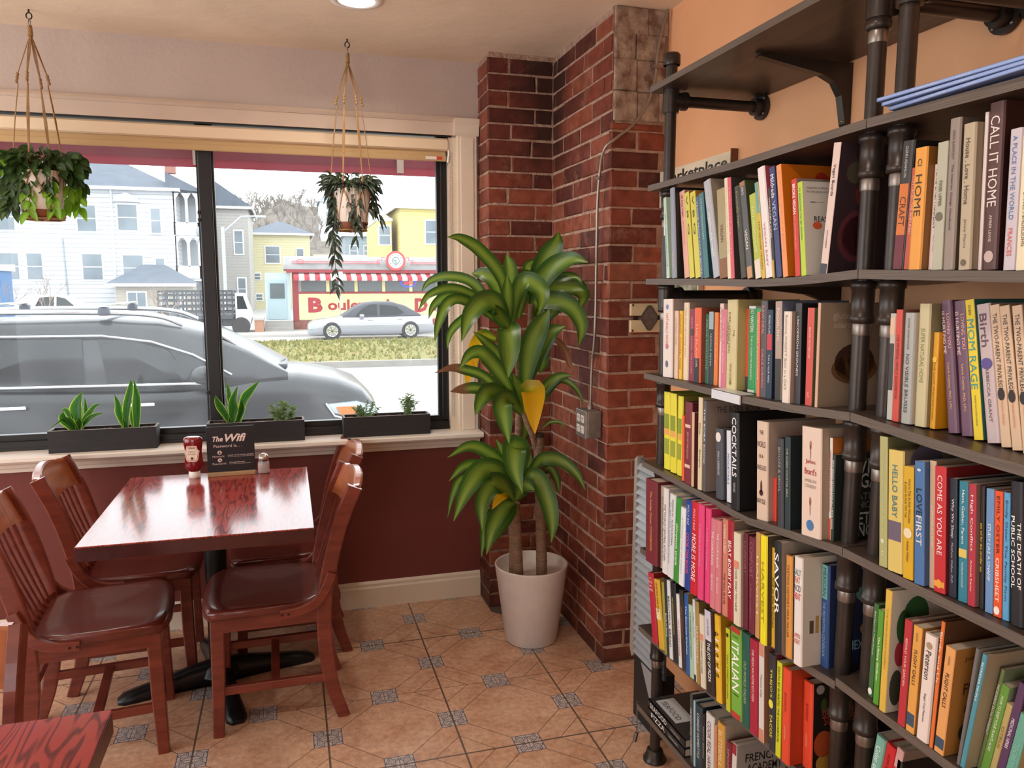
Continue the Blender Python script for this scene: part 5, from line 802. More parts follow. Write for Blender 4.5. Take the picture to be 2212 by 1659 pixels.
SNAKE = [
 [([(-0.821,3.4,0.883),(-0.822,3.407,0.952),(-0.82,3.413,0.985),(-0.803,3.42,1.034)],0.0563,0),([(-0.828,3.38,0.887),(-0.844,3.367,0.921),(-0.856,3.353,0.945),(-0.855,3.34,0.964)],0.054,0),([(-0.832,3.4,0.883),(-0.846,3.407,0.932),(-0.864,3.413,0.961),(-0.883,3.42,0.96)],0.0258,0),([(-0.815,3.39,0.884),(-0.79,3.392,0.931),(-0.773,3.395,0.951),(-0.757,3.398,0.974),(-0.737,3.4,0.983)],0.0258,0),([(-0.811,3.38,0.886),(-0.789,3.373,0.913),(-0.758,3.367,0.94),(-0.718,3.36,0.952)],0.0235,0),([(-0.833,3.37,0.889),(-0.861,3.36,0.928),(-0.877,3.35,0.924),(-0.907,3.34,0.902)],0.0082,0),([(-0.815,3.375,0.885),(-0.805,3.362,0.916),(-0.806,3.35,0.939)],0.0376,0),([(-0.811,3.42,0.885),(-0.795,3.425,0.948),(-0.798,3.43,1.007)],0.0211,0)],
 [([(-0.649,3.39,0.886),(-0.664,3.383,0.938),(-0.666,3.377,0.981),(-0.677,3.37,1.023)],0.0329,0),([(-0.642,3.38,0.886),(-0.64,3.378,0.937),(-0.629,3.375,0.991),(-0.614,3.372,1.054),(-0.614,3.37,1.082)],0.0352,0),([(-0.605,3.39,0.882),(-0.602,3.393,0.944),(-0.599,3.397,1.008),(-0.608,3.4,1.076)],0.0399,0),([(-0.618,3.41,0.879),(-0.623,3.415,0.92),(-0.623,3.42,0.975)],0.0258,0)],
 [([(-0.241,3.38,0.886),(-0.23,3.373,0.935),(-0.228,3.367,0.98),(-0.21,3.36,1.042)],0.0469,0),([(-0.249,3.38,0.891),(-0.272,3.38,0.936),(-0.291,3.38,0.972),(-0.301,3.38,1.003)],0.0352,0),([(-0.216,3.38,0.889),(-0.197,3.375,0.942),(-0.199,3.37,0.983)],0.0329,0),([(-0.213,3.4,0.885),(-0.189,3.403,0.973),(-0.162,3.407,1.012),(-0.125,3.41,1.055)],0.0399,0),([(-0.243,3.41,0.89),(-0.247,3.415,0.996),(-0.257,3.42,1.054)],0.0235,0)]]
# ================================================================ PIPE BOOKSHELVES
def zprof(P, y):
    P = sorted(P)
    if len(P) == 1 or y <= P[0][0]: return P[0][1]
    if y >= P[-1][0]: return P[-1][1]
    for (a, b), (c, d) in zip(P, P[1:]):
        if a <= y <= c: return b+(d-b)*(y-a)/(c-a)
m_board = wood_mat('grey_brown_laminate', '#372c26', '#4a3d35', .42, 14, (3, .25, 9), coat=.1, bump=.04)
m_bedge = wood_mat('laminate_edge_band', '#5a4e45', '#6c5f55', .5, 20, (3, .4, 30), coat=.0)
m_pipe = mat('black_iron_pipe', '#3a322d', .34, .45, noise=.2, nscale=14, bump=.05, bscale=50)
m_thread = mat('bare_pipe_thread', '#8a8078', .35, .8)
XB, TH = XW-.004, .016
def board(root, prof, y0, y1, name='shelf'):
    ys = [y0+(y1-y0)*i/14 for i in range(15)]
    b = MB(); rings = []
    for y in ys:
        z = zprof(prof, y); rings.append([(1.0, y, z-TH), (1.0, y, z), (XB, y, z), (XB, y, z-TH)])
    b.loft(rings, True, True, 0, None, False)
    o = part(b, name, m_board, root)
    b = MB(); rings = []
    for y in ys:
        z = zprof(prof, y); rings.append([(.9985, y, z-TH-.0002), (.9985, y, z+.0002), (1.0005, y, z+.0002), (1.0005, y, z-TH-.0002)])
    b.loft(rings, True, True, 0, None, False); e = part(b, 'edge_band', m_bedge, root)
    e.parent = o
    return o
def post(root, x, y, z0, z1, levels, capped=True):
    b = MB(); b.tube([(x, y, z0), (x, y, z1)], .0160, 16)
    o = part(b, 'pipe_post', m_pipe, root)
    for z in levels:   # union fittings below each board
        b = MB(); b.lathe([(.017, -.082), (.0225, -.080), (.0225, -.068), (.0205, -.066), (.0205, -.018), (.0235, -.016), (.0235, -.003), (.017, -.002)], 20, c=(x, y, z-TH))
        f = part(b, 'pipe_coupling', m_pipe, root)
        b = MB(); b.lathe([(.0163, -.104), (.0170, -.102), (.0170, -.084), (.0163, -.082)], 16, c=(x, y, z-TH)); g = part(b, 'pipe_thread', m_thread, root); g.parent = f
    if capped:
        b = MB(); b.lathe([(.0225, z1-.02), (.0235, z1-.016), (.0235, z1+.006), (.020, z1+.012), (.001, z1+.013)], 20, c=(x, y, 0)); part(b, 'pipe_cap', m_pipe, root)
    b = MB(); b.lathe([(.0355, .0), (.0355, .008), (.030, .012), (.024, .035), (.017, .036)], 24, c=(x, y, z0)); part(b, 'floor_flange', m_pipe, root)
def arm(root, x, y, z):
    b = MB(); b.tube([(x, y, z), (XW-.008, y, z)], .0155, 16); b.tube([(x-.002, y, z), (x+.040, y, z)], .0225, 16); b.tube([(x, y, z-.034), (x, y, z+.030)], .0225, 16); b.tube([(x+.034, y, z), (x+.046, y, z)], .0250, 16)
    o = part(b, 'pipe_arm', m_pipe, root)
    b = MB(); b.tube([(XW-.002, y, z), (XW-.012, y, z)], .0355, 24); b.tube([(XW-.012, y, z), (XW-.034, y, z)], .024, 18)
    fl = part(b, 'wall_flange', m_pipe, root)
    for k in range(4):
        a = pi/4+k*pi/2; b = MB(); b.sphere((XW-.0125, y+.029*cos(a), z+.029*sin(a)), .004, 8); s_ = part(b, 'screw', m_thread, root); s_.parent = fl
JY = 1.181
sh1 = empty('pipe_bookshelf', (1.17, 1.6, 0), 0, 'tall pipe bookshelf with dark boards, between brick chimney and second shelf unit', 'bookshelf')
for kk in 'ABCDEFGH':
    board(sh1, Z1[kk], JY+.001, 2.048)
lv = [1.736, 1.475, 1.20, .935, .670, .425]
post(sh1, 1.041, 2.003, .0, 2.075, lv)
post(sh1, 1.041, 1.214, .0, 2.36, [2.006]+[zprof(Z1[k_], 1.21) for k_ in 'BCDEFG'])
for y in (2.003, 1.214): arm(sh1, 1.041, y, 1.962)
arm(sh1, 1.041, 2.003, 1.425)
sh2 = empty('pipe_bookshelf', (1.17, .8, 0), 0, 'nearer pipe bookshelf at the right edge, magazines lying on its top visible board', 'bookshelf')
Z2['G'] = [(1.16, .436), (.8, .43)]; Z2['H'] = [(1.16, .166), (.8, .166)]; Z2['A'] = [(1.0, 2.04)]
for kk in 'BCDEFGH': board(sh2, Z2[kk], .30, JY-.001)
post(sh2, 1.041, 1.142, .0, 2.36, [zprof(Z2[k_], 1.14) for k_ in 'BCDEFG'])
post(sh2, 1.041, .33, .0, 2.36, [zprof(Z2[k_], .33) for k_ in 'BCDEFG'])
arm(sh2, 1.041, 1.142, 1.962)
# cast brackets: under each board, the one under the highest board in full view
def low_bracket(root, y, z):
    b = MB(); b.prism([(XW, z), (1.10, z), (1.096, z-.006), (1.24, z-.020), (1.285, z-.035), (1.305, z-.06), (1.320, z-.13), (XW, z-.135)], y-.011, y+.011, 'y'); part(b, 'cast_bracket', m_pipe, root)
for k_ in 'BCDEFG': low_bracket(sh1, 1.645, zprof(Z1[k_], 1.645)-TH-.001)
for k_ in 'BCDEF': low_bracket(sh2, .74, zprof(Z2[k_], .74)-TH-.001)
b = MB(); yb_ = 1.645
b.prism([(XW, 1.988), (1.08, 1.990), (1.075, 1.984), (1.25, 1.955), (1.285, 1.94), (1.305, 1.91), (1.318, 1.845), (1.322, 1.838), (XW, 1.838)], yb_-.011, yb_+.011, 'y')
br = part(b, 'cast_bracket', m_pipe, sh1)
b = MB(); b.sphere((1.319, yb_, 1.852), .004, 8); s_ = part(b, 'bracket_screw', mat('brass_screw', '#b89a4a', .35, .8), sh1); s_.parent = br
# ---- books
m_pages = mat('book_pages', '#b9ab98', .8, noise=.12, nscale=3, stretch=(1, 160, 1))
SHN = {'A': 'highest board', 'B': 'magazine board', 'C': 'upper row', 'D': 'second row', 'E': 'third row', 'F': 'fourth row', 'G': 'fifth row', 'H': 'bottom board'}
def make_book(row, grp):
    X, y0, z0, t, H, lean, c, cov, kind, txts, bands, label = row
    D = min(.26, max(.13, H*.80)); D = min(D, XW-.012-X)
    # local frame: x into the shelf, y = -thickness direction (toward the viewer's right), z up
    b = MB(); hard = kind == 'h'; ct = .0024 if hard else .0006
    ct = min(ct, t*.15); r_ = min(.004 if t > .02 and hard else .0015, t*.2)
    # spine + boards as one wrapped shell
    out = [(D, 0), (r_, 0), (r_*.3, -r_*.45), (0, -r_*1.3), (0, -t+r_*1.3), (r_*.3, -t+r_*.45), (r_, -t), (D, -t), (D, -t+ct), (r_+ct, -t+ct), (r_+ct, -ct), (D, -ct)]
    n = len(out); vs = [(x, y, 0) for x, y in out]+[(x, y, H) for x, y in out]
    for i in range(n):
        j = (i+1) % n; mi = 0 if 1 <= i <= 5 else 1
        if i in (0, 6): mi = 1
        b.add([vs[i], vs[j], vs[j+n], vs[i+n]], [(0, 1, 2, 3)], mi)
    for z in (0, H):
        for q in ((0, 1, 10, 11), (1, 2, 3, 10), (3, 4, 9, 10), (4, 5, 6, 9), (6, 7, 8, 9)): b.add([(out[i][0], out[i][1], z) for i in q], [(0, 1, 2, 3)], 1 if q[0] in (0, 6) else 0)
    o = b.build('book', [paint(c), paint(cov)])
    ins = .003 if hard else .0
    b = MB().box((r_+ct, -t+ct, ins), (D-ins, -ct, H-(ins if hard else .0006))); b.build('pages', m_pages, o)
    for (a, e, cc) in bands:
        b = MB().box((-.0004, -t+r_*.9, H*a), (.0006, -r_*.9, H*e)); b.build('spine_band', paint(cc), o)
    for tx in txts:
        s, a, e, sz, cc = tx[:5]; off = tx[5] if len(tx) > 5 else 0; hor = len(tx) > 6
        b = MB(); zc = H*(1-(a+e)/2); yc = -t/2+off*t
        if hor: text_into(b, s, (-.0007, yc, zc), (0, -1, 0), (0, 0, 1), t*sz, H*(e-a), bold=0 if ('M' in s or 'W' in s) else .008)
        else: text_into(b, s, (-.0007, yc, zc), (0, 0, -1), (0, -1, 0), H*(e-a), t*sz*.86, bold=0 if ('M' in s or 'W' in s) else .008)
        b.build('spine_title', paint(cc), o, normals=False)
    o.location = (X, y0, z0+.0006+max(0, -sin(lean))*0); o.rotation_euler = (-lean, 0, 0)
    if lean < 0: o.location.z += t*sin(-lean)
    tag(o, label, 'book', grp)
    return o
BK = {}
WORDS = {'C1': 'upper row of the far shelf', 'C2': 'upper row of the near shelf', 'D1': 'second row of the far shelf', 'D2': 'second row of the near shelf', 'E1': 'third row of the far shelf', 'E2': 'third row of the near shelf', 'F1': 'fourth row of the far shelf', 'F2': 'fourth row of the near shelf', 'G1': 'fifth row of the far shelf', 'G2': 'fifth row of the near shelf', 'H1': 'bottom board'}
for key, rows in BOOKS.items():
    BK[key] = []
    for row in rows:
        bk = make_book(row, 'upright books, '+WORDS[key])
        bk['label'] = row[-1].replace(' spine', ' book')+', '+WORDS[key]
        BK[key].append(bk)
def cover_art(o, items, D=None):
    """flat printed shapes on the cover that faces the room's near end; items = (kind, x, z, size.., colour)"""
    t = max(-v.co.y for v in o.data.vertices); H = max(v.co.z for v in o.data.vertices)
    for it in items:
        b = MB()
        if it[0] == 'text':
            _, s, x, z, w, h, c = it; text_into(b, s, (x, -t-.0006, z*H), (1, 0, 0), (0, 0, 1), w, h, bold=.01)
        elif it[0] == 'disc':
            _, x, z, r, c = it[:5]; k = it[5] if len(it) > 5 else 1
            b.add([(x+r*cos(a), -t-.0003-.00002*len(items), z*H+r*k*sin(a)) for a in [2*pi*i/20 for i in range(20)]], [tuple(range(20))])
        elif it[0] == 'rect':
            _, x0, z0, x1, z1, c = it; b.add([(x0, -t-.0002, z0*H), (x1, -t-.0002, z0*H), (x1, -t-.0002, z1*H), (x0, -t-.0002, z1*H)], [(0, 1, 2, 3)])
        b.build('cover_print', paint(c), o, normals=False)
cover_art(BK['C1'][20], [('disc', .10, .83, .020, '#c0301c', 1.3), ('disc', .135, .83, .018, '#c0301c', 1.3)])
cover_art(BK['C1'][22], [('text', 'REASONS', .055, .60, .06, .011, '#3a3434'), ('disc', .032, .53, .011, '#e0603c', .7), ('rect', .018, .775, .03, .785, '#4a4a70'), ('rect', .03, .778, .05, .782, '#4a4a70'), ('text', 'veganism is about justice', .045, .93, .07, .006, '#8a847c'), ('text', 'for the planet and for you', .045, .89, .07, .006, '#8a847c')])
cover_art(BK['C1'][23], [('disc', .06, .30, .045, '#5a2a30', 1.1), ('disc', .06, .30, .035, '#3c1a24', 1.1), ('disc', .07, .62, .025, '#6a2a24'), ('disc', .04, .78, .02, '#4a4438')])
cover_art(BK['D1'][24], [('text', 'gluten-free', .075, .87, .09, .018, '#b8a890'), ('text', 'sourdough', .07, .78, .075, .016, '#b8a890'), ('disc', .085, .36, .055, '#6a4a2c', .55), ('disc', .085, .42, .048, '#3a2218', .8)])
cover_art(BK['E1'][7], [('text', 'THE BOBA BOOK', .095, .90, .13, .017, '#4a3c34')])
cover_art(BK['E1'][17], [('text', 'WHY', .08, .85, .08, .03, '#d8d8d0'), ('text', 'VEGAN?', .08, .68, .11, .03, '#d8d8d0'), ('text', 'EATING', .08, .50, .07, .014, '#8a8a80'), ('text', 'ETHICALLY', .08, .40, .08, .014, '#8a8a80'), ('text', 'PETER', .08, .24, .07, .025, '#d8d8d0'), ('text', 'SINGER', .08, .10, .08, .025, '#d8d8d0')])
cover_art(BK['F1'][22], [('rect', .02, .30, .03, .42, '#5a4a34'), ('rect', .034, .30, .042, .46, '#a8843c'), ('rect', .047, .30, .056, .44, '#4a4a3c'), ('rect', .06, .30, .07, .41, '#a04a24'), ('text', 'MASTERING', .075, .22, .055, .008, '#6a5a54')])
cover_art(BK['F1'][23], [('disc', .05, .5, .012, '#c8c0a8', 2), ('disc', .08, .7, .014, '#6aa8a0'), ('disc', .09, .35, .012, '#c8a850'), ('text', 'MEXICAN', .09, .2, .08, .02, '#9ac0d8')])
cover_art(BK['G1'][23], [('text', 'SEED TO PLATE', .08, .64, .11, .018, '#a0402c'), ('text', 'SOIL TO SKY', .08, .56, .10, .018, '#a0402c'), ('disc', .03, .30, .024, '#a04420', 1.2), ('disc', .055, .17, .018, '#a88434'), ('disc', .03, .08, .018, '#a87c34'), ('disc', .075, .10, .014, '#7a3c20'), ('disc', .02, .93, .01, '#9a948c'), ('disc', .03, .74, .008, '#3a4a24', 2), ('disc', .045, .66, .008, '#3a4a24', 1.8)])
cover_art(BK['F2'][2], [('disc', .055, .78, .028, '#2f5a30', 1.3), ('disc', .03, .70, .016, '#2f5a30', 2), ('disc', .025, .48, .012, '#a8343c', 2), ('disc', .02, .2, .014, '#3c4034', 2.4), ('rect', .035, .4, .037, .8, '#4a5a3c')])
cover_art(BK['F2'][7], [('text', 'John R.', .045, .90, .05, .009, '#4a2c1c'), ('text', 'FLIGHT', .06, .62, .07, .02, '#4a2418'), ('disc', .05, .42, .018, '#5a2a1c', .8), ('disc', .06, .2, .035, '#3a3c24', .7)])
cover_art(BK['F2'][14], [('disc', .03, .86, .006, '#4a3428', 1.3)])
cover_art(BK['E2'][1], [('disc', .05, .90, .035, '#5f5562', .9)])
cover_art(BK['H1'][8], [('text', 'FRENCH', .07, .80, .09, .022, '#1c1c1c'), ('text', 'ACADEMY', .08, .64, .10, .022, '#1c1c1c')])
# spine emblems: dots, badges, fork, butterfly
def spine_dot(o, z, r, c, k=1., yo=0.):
    t = max(-v.co.y for v in o.data.vertices); H = max(v.co.z for v in o.data.vertices); r = min(r, t*.45)
    b = MB(); b.add([(-.0009, -t/2+yo*t+r*cos(a), H*z+r*k*sin(a)) for a in [2*pi*i/18 for i in range(18)]], [tuple(range(18))]); b.build('spine_emblem', paint(c), o, normals=False)
for key, i, z, r, c, k in (('D1', 0, .9, .007, '#7a8ab0', 1), ('D1', 0, .40, .008, '#c87a7c', 1), ('D1', 0, .17, .008, '#6a6a8a', 1.2), ('D1', 4, .68, .009, '#4a4444', 1), ('E1', 8, .88, .012, '#e6ded6', 1), ('E1', 15, .84, .003, '#b87a5c', 3), ('E1', 15, .77, .0012, '#b87a5c', 14), ('E1', 15, .33, .003, '#b87a5c', 3), ('E1', 15, .27, .0012, '#b87a5c', 14), ('E2', 2, .41, .009, '#e8d8b0', 1), ('E1', 15, .11, .011, '#4a78a8', 1),
                           ('E1', 11, .34, .003, '#4a1c1c', 5.), ('E1', 11, .28, .007, '#4a1c1c', 1.), ('E2', 0, .2, .004, '#d8d6bc', 1), ('E2', 5, .07, .006, '#e8a040', 1.2), ('G1', 20, .485, .008, '#e8e04c', 1.2), ('D2', 8, .57, .010, '#5c4a90', .9), ('D2', 4, .72, .006, '#f0c040', 1), ('D1', 12, .08, .005, '#8a7a44', 1), ('C2', 8, .08, .008, '#c8b0a8', 1.1), ('C2', 4, .42, .007, '#6a6650', 1), ('C2', 6, .05, .005, '#6a5a44', 1),
                           ('D2', 9, .37, .006, '#2a1c18', 1.6), ('D2', 10, .37, .006, '#2a1c18', 1.6), ('D2', 11, .37, .006, '#2a1c18', 1.6), ('E2', 11, .05, .005, '#fae6da', 1.3), ('F2', 0, .06, .005, '#e8e8e0', 1.3), ('F2', 5, .9, .006, '#a89070', 1), ('G1', 15, .92, .005, '#2c3014', 1), ('E2', 3, .93, .004, '#c8d8e8', .6)):
    spine_dot(BK[key][i], z, r, c, k)
# two thick books lying flat on the bottom board, spines out
for k in range(2):
    z = .1668+k*.0262; b = MB(); y0, y1, D = 1.745, 1.975, .17; h = .0255
    b.box((0, 0, 0), (D, .225, .0022), 1); b.box((0, 0, h-.0022), (D, .225, h), 1); b.box((0, 0, 0), (.0025, .225, h), 0)
    o = b.build('book', [paint('#1d1f22'), paint('#26292c')]); o.location = (1.003, 1.756, z)
    MB().box((.0025, .003, .0022), (D-.004, .222, h-.0022)).build('pages', m_pages, o)
    b = MB(); text_into(b, ('PIZZA', 'SEAFOOD')[k], (-.0006, .158, h*.5), (0, -1, 0), (0, 0, 1), (.085, .105)[k], .0155); b.build('spine_title', paint('#f1efec'), o, normals=False)
    b = MB(); text_into(b, 'The Ultimate Cookbook', (-.0006, .065 if k == 0 else .055, h*.5), (0, -1, 0), (0, 0, 1), .055, .008); b.build('spine_title', paint('#c9c7c2'), o, normals=False)
    if k:
        b = MB(); b.box((.015, .08, h+.0002), (.075, .205, h+.0005)); o2 = b.build('cover_panel', paint('#b9bbbd'), o)
        b = MB(); text_into(b, 'SEAFOOD', (.035, .143, h+.0008), (0, -1, 0), (1, 0, 0), .10, .018); b.build('cover_title', paint('#1c1c1c'), o2, normals=False)
        b = MB(); b.prism([(.10, .04), (.14, .045), (.145, .09), (.11, .10)], h+.0002, h+.0006, 'z'); b.build('cover_print', mat('salmon_print', '#c98a70', .5, noise=.3, nscale=90), o)
        b = MB(); b.prism([(.02, .02), (.06, .01), (.10, .03), (.05, .05)], h+.0002, h+.0005, 'z'); b.build('cover_print', paint('#3c4a2c'), o)
    tag(o, ('black book lettered PIZZA lying flat, lower of the flat pair on the bottom board', 'black book lettered SEAFOOD lying flat, upper of the pair on the bottom board')[k], 'book', 'books lying flat on the bottom board')
# three blue magazines lying on the magazine board of the near unit
for k in range(3):
    b = MB(); b.bbox((0, 0, 0), (.20, .27, .0065), .001); o = b.build('magazine', mat('magazine_blue', '#7389b8', .35)); o.location = (.985+.004*k, .855+.006*k, 1.7475+k*.0078); o.rotation_euler = (0, 0, radians((-2, 1, 3)[k]))
    b = MB(); b.box((-.0006, .004, .0012), (.0004, .266, .0050)); b.build('spine_strip', mat('magazine_spine', '#93a9d8', .4), o)
    b = MB(); text_into(b, 'CORNER', (-.0009, .17, .003), (0, -1, 0), (0, 0, 1), .05, .0025); text_into(b, 'issue', (-.0009, .10, .003), (0, -1, 0), (0, 0, 1), .025, .0025); b.build('spine_title', paint('#c9d4ec'), o, normals=False)
    tag(o, ('lowest', 'middle', 'topmost')[k]+' of three blue magazines lying flat near the right edge', 'magazine', 'blue magazines on the magazine board')
# shelf label holder clipped on a board edge
b = MB(); b.box((.9925, 1.537, 1.180), (.996, 1.660, 1.203)); b.box((.9925, 1.537, 1.2015), (1.03, 1.660, 1.2035))
tag(b.build('label_holder', mat('clear_label_plastic', '#d9dade', .3)), 'clear plastic label holder clipped on the second row board edge', 'label holder')
# ================================================================ ON THE WALLS
# flexible metal conduit and outlet box on the brick
pts = cr([(1.318, 2.575, 2.415), (1.300, 2.578, 2.35), (1.283, 2.578, 2.27), (1.276, 2.578, 2.18), (1.247, 2.578, 2.09), (1.195, 2.578, 2.02), (1.135, 2.576, 1.972), (1.097, 2.600, 1.935), (1.097, 2.640, 1.865), (1.098, 2.662, 1.75), (1.099, 2.667, 1.60), (1.099, 2.672, 1.30), (1.099, 2.698, 1.15), (1.098, 2.705, .99)], 12)
b = MB(); fine = []
for i in range(len(pts)-1):
    L_ = (pts[i+1]-pts[i]).length; n = max(1, int(L_/.0035))
    for k in range(n): fine.append(pts[i].lerp(pts[i+1], k/n))
b.tube(fine, [.0058 if i % 2 else .0048 for i in range(len(fine))], 8)
cd = b.build('flexible_conduit', mat('galvanised_conduit', '#9a8f84', .35, .75)); tag(cd, 'flexible metal conduit running down the brick chimney to the outlet box', 'conduit')
for p, y in (((1.279, 2.585, 2.22), 0), ((1.105, 2.652, 1.84), 1), ((1.105, 2.690, 1.19), 1)):
    b = MB(); (b.bbox((p[0]-.014, p[1]-.016, p[2]-.006), (p[0]+.010, p[1]+.004, p[2]+.006), .002) if not y else b.bbox((p[0]-.014, p[1]-.010, p[2]-.006), (p[0]+.004, p[1]+.014, p[2]+.006), .002)); b.build('conduit_clip', m_thread, cd)
ob = empty('outlet_box', (1.112, 2.695, .935), 0, 'grey metal outlet box with two duplex sockets on the brick chimney', 'outlet')
b = MB(); b.bbox((-.052, -.052, -.052), (.008, .052, .052), .006); b.build('steel_box', mat('galvanised_steel', '#8f8a84', .45, .6, noise=.15, nscale=30), ob)
b = MB(); b.bbox((-.057, -.053, -.053), (-.050, .053, .053), .003); cp = b.build('cover_plate', mat('raised_cover', '#9a968f', .35, .7), ob)
for yy in (-.021, .021):
    for zz in (-.020, .020):
        b = MB(); b.bbox((-.0605, yy-.0135, zz-.0145), (-.056, yy+.0135, zz+.0145), .003); f = b.build('socket_face', paint('#e0d6cc'), cp)
        b = MB(); b.box((-.0612, yy-.007, zz-.002), (-.0603, yy-.005, zz+.007)); b.box((-.0612, yy+.005, zz-.002), (-.0603, yy+.007, zz+.007)); b.disc((-.0612, yy, zz-.008), .0025, 8, 0, None, 'x'); b.build('socket_slots', paint('#2c2826'), f)
b = MB(); b.lathe([(.011, .05), (.011, .066), (.008, .068), (.008, .075)], 14, c=(-.014, .010, 0)); b.build('conduit_connector', m_thread, ob)
# distressed plank sign on the orange wall, small framed plaque, small painting
m_plank = mat('whitewashed_plank', '#d9c9ae', .8, noise=.2, nscale=6, stretch=(1, .3, 2), bump=.3, bscale=40)
b = MB(); b.box((XW-.020, 2.128, 1.735), (XW-.001, 2.600, 1.862)); sp_ = b.build('plank_sign', m_plank); tag(sp_, 'long distressed cream plank sign with black letters behind the magazine board', 'sign')
b = MB(); text_into(b, 'marketplace', (XW-.0212, 2.36, 1.826), (0, -1, 0), (0, 0, 1), .42, .05, bold=.02); b.build('sign_lettering', paint('#2a2624'), sp_, normals=False)
b = MB(); b.box((XW-.024, 2.124, 1.73), (XW, 2.129, 1.868)); b.build('plank_end', mat('raw_wood_end', '#7a4c30', .8), sp_)
pq = empty('slatted_plaque', (1.262, 2.565, 1.338), 0, 'small pale slatted wooden plaque with dark oval medallion, at the brick edge', 'plaque')
m_ps = mat('pale_slats', '#cdb994', .75, noise=.15, nscale=10, stretch=(.4, 1, 3), bump=.3)
for z in (-.052, .008): b = MB(); b.bbox((-.072, -.010, z), (.070, .006, z+.044), .002); b.build('slat', m_ps, pq)
for x in (-.045, .045): b = MB(); b.box((x-.008, .004, -.05), (x+.008, .012, .05)); b.build('batten', m_bolt, pq)
b = MB(); ring = []
for i in range(40):
    a = 2*pi*i/40; r = 1+.10*cos(4*a); ring.append((.030*r*cos(a), .042*r*sin(a)))
b.prism(ring, -.015, -.009, 'y'); md = b.build('medallion', mat('dark_medallion', '#5b4c46', .5, .4), pq)
b = MB(); b.prism([(x*.85, z*.85) for x, z in ring], -.0165, -.0145, 'y'); b.build('medallion_face', mat('medallion_face', '#6b5a54', .55, .4, noise=.25, nscale=80), md)
for x in (-.068, .062):
    for z in (-.046, .046): b = MB(); b.box((x, -.012, z-.003), (x+.006, -.0095, z+.004)); b.build('nail_plate', m_bolt, pq)
b = MB(); b.box((XW-.022, 2.30, 1.29), (XW-.002, 2.53, 1.50)); pt = b.build('small_painting', mat('painting_edge', '#cdbfa8', .7)); tag(pt, 'small green and cream painting on the orange wall behind the shelf', 'painting')
b = MB(); b.box((XW-.0235, 2.31, 1.30), (XW-.0215, 2.52, 1.49)); b.build('canvas', mat('painting_foliage', '#3d5540', .7, c2='#c9c3a8', nscale=22), pt)
# louvred panel leaning between chimney and shelf, with a black base and a key chain
lp = empty('louvred_panel', (1.10, 2.2, 0), 0, 'pale grey louvred metal panel standing between brick chimney and bookshelf', 'louvred panel')
m_lou = mat('pale_grey_enamel', '#9fa2a6', .4, .2)
b = MB(); b.prism([(2.262, .90), (2.282, .885), (2.292, .225), (2.277, .200), (2.262, .215)], 1.086, 1.108, 'x')
b.data = None; part(b, 'edge_frame', mat('panel_frame', '#a8a096', .45, .3), lp)
b = MB(); b.box((1.098, 2.065, .215), (1.106, 2.262, .89)); part(b, 'back_sheet', mat('panel_back_sheet', '#4a4d52', .6), lp)
for i in range(24):
    z = .225+i*.0275; b = MB(); b.prism([(1.083, z), (1.087, z), (1.0985, z+.017), (1.0965, z+.019)], 2.07, 2.262, 'y'); part(b, 'louvre', m_lou, lp)
b = MB(); b.box((1.090, 2.09, 0), (1.15, 2.262, .215)); part(b, 'base', paint('#1c1a1a', .6), lp)
b = MB(); b.prism([(2.065, .215), (2.200, .215), (2.062, .02)], 1.084, 1.088, 'x'); part(b, 'folded_flap', m_lou, lp)
kc = empty('key_chain', (1.0, 2.056, .0), 0, 'short steel chain with a metal tag hanging beside the bottom board', 'chain')
b = MB()
for i in range(10):
    z = .163-i*.0098; a = (i % 2)*pi/2
    b.tube([(1.003+.0028*cos(t)*cos(a), 2.053+.0028*cos(t)*sin(a), z+.0062*sin(t)) for t in [2*pi*k/10 for k in range(11)]], .0009, 5)
part(b, 'chain', m_thread, kc)
b = MB(); b.tube([(1.003, 2.053, .066), (.994, 2.049, .040)], .006, 10); part(b, 'metal_tag', mat('dull_steel_tag', '#6b625b', .35, .8), kc)
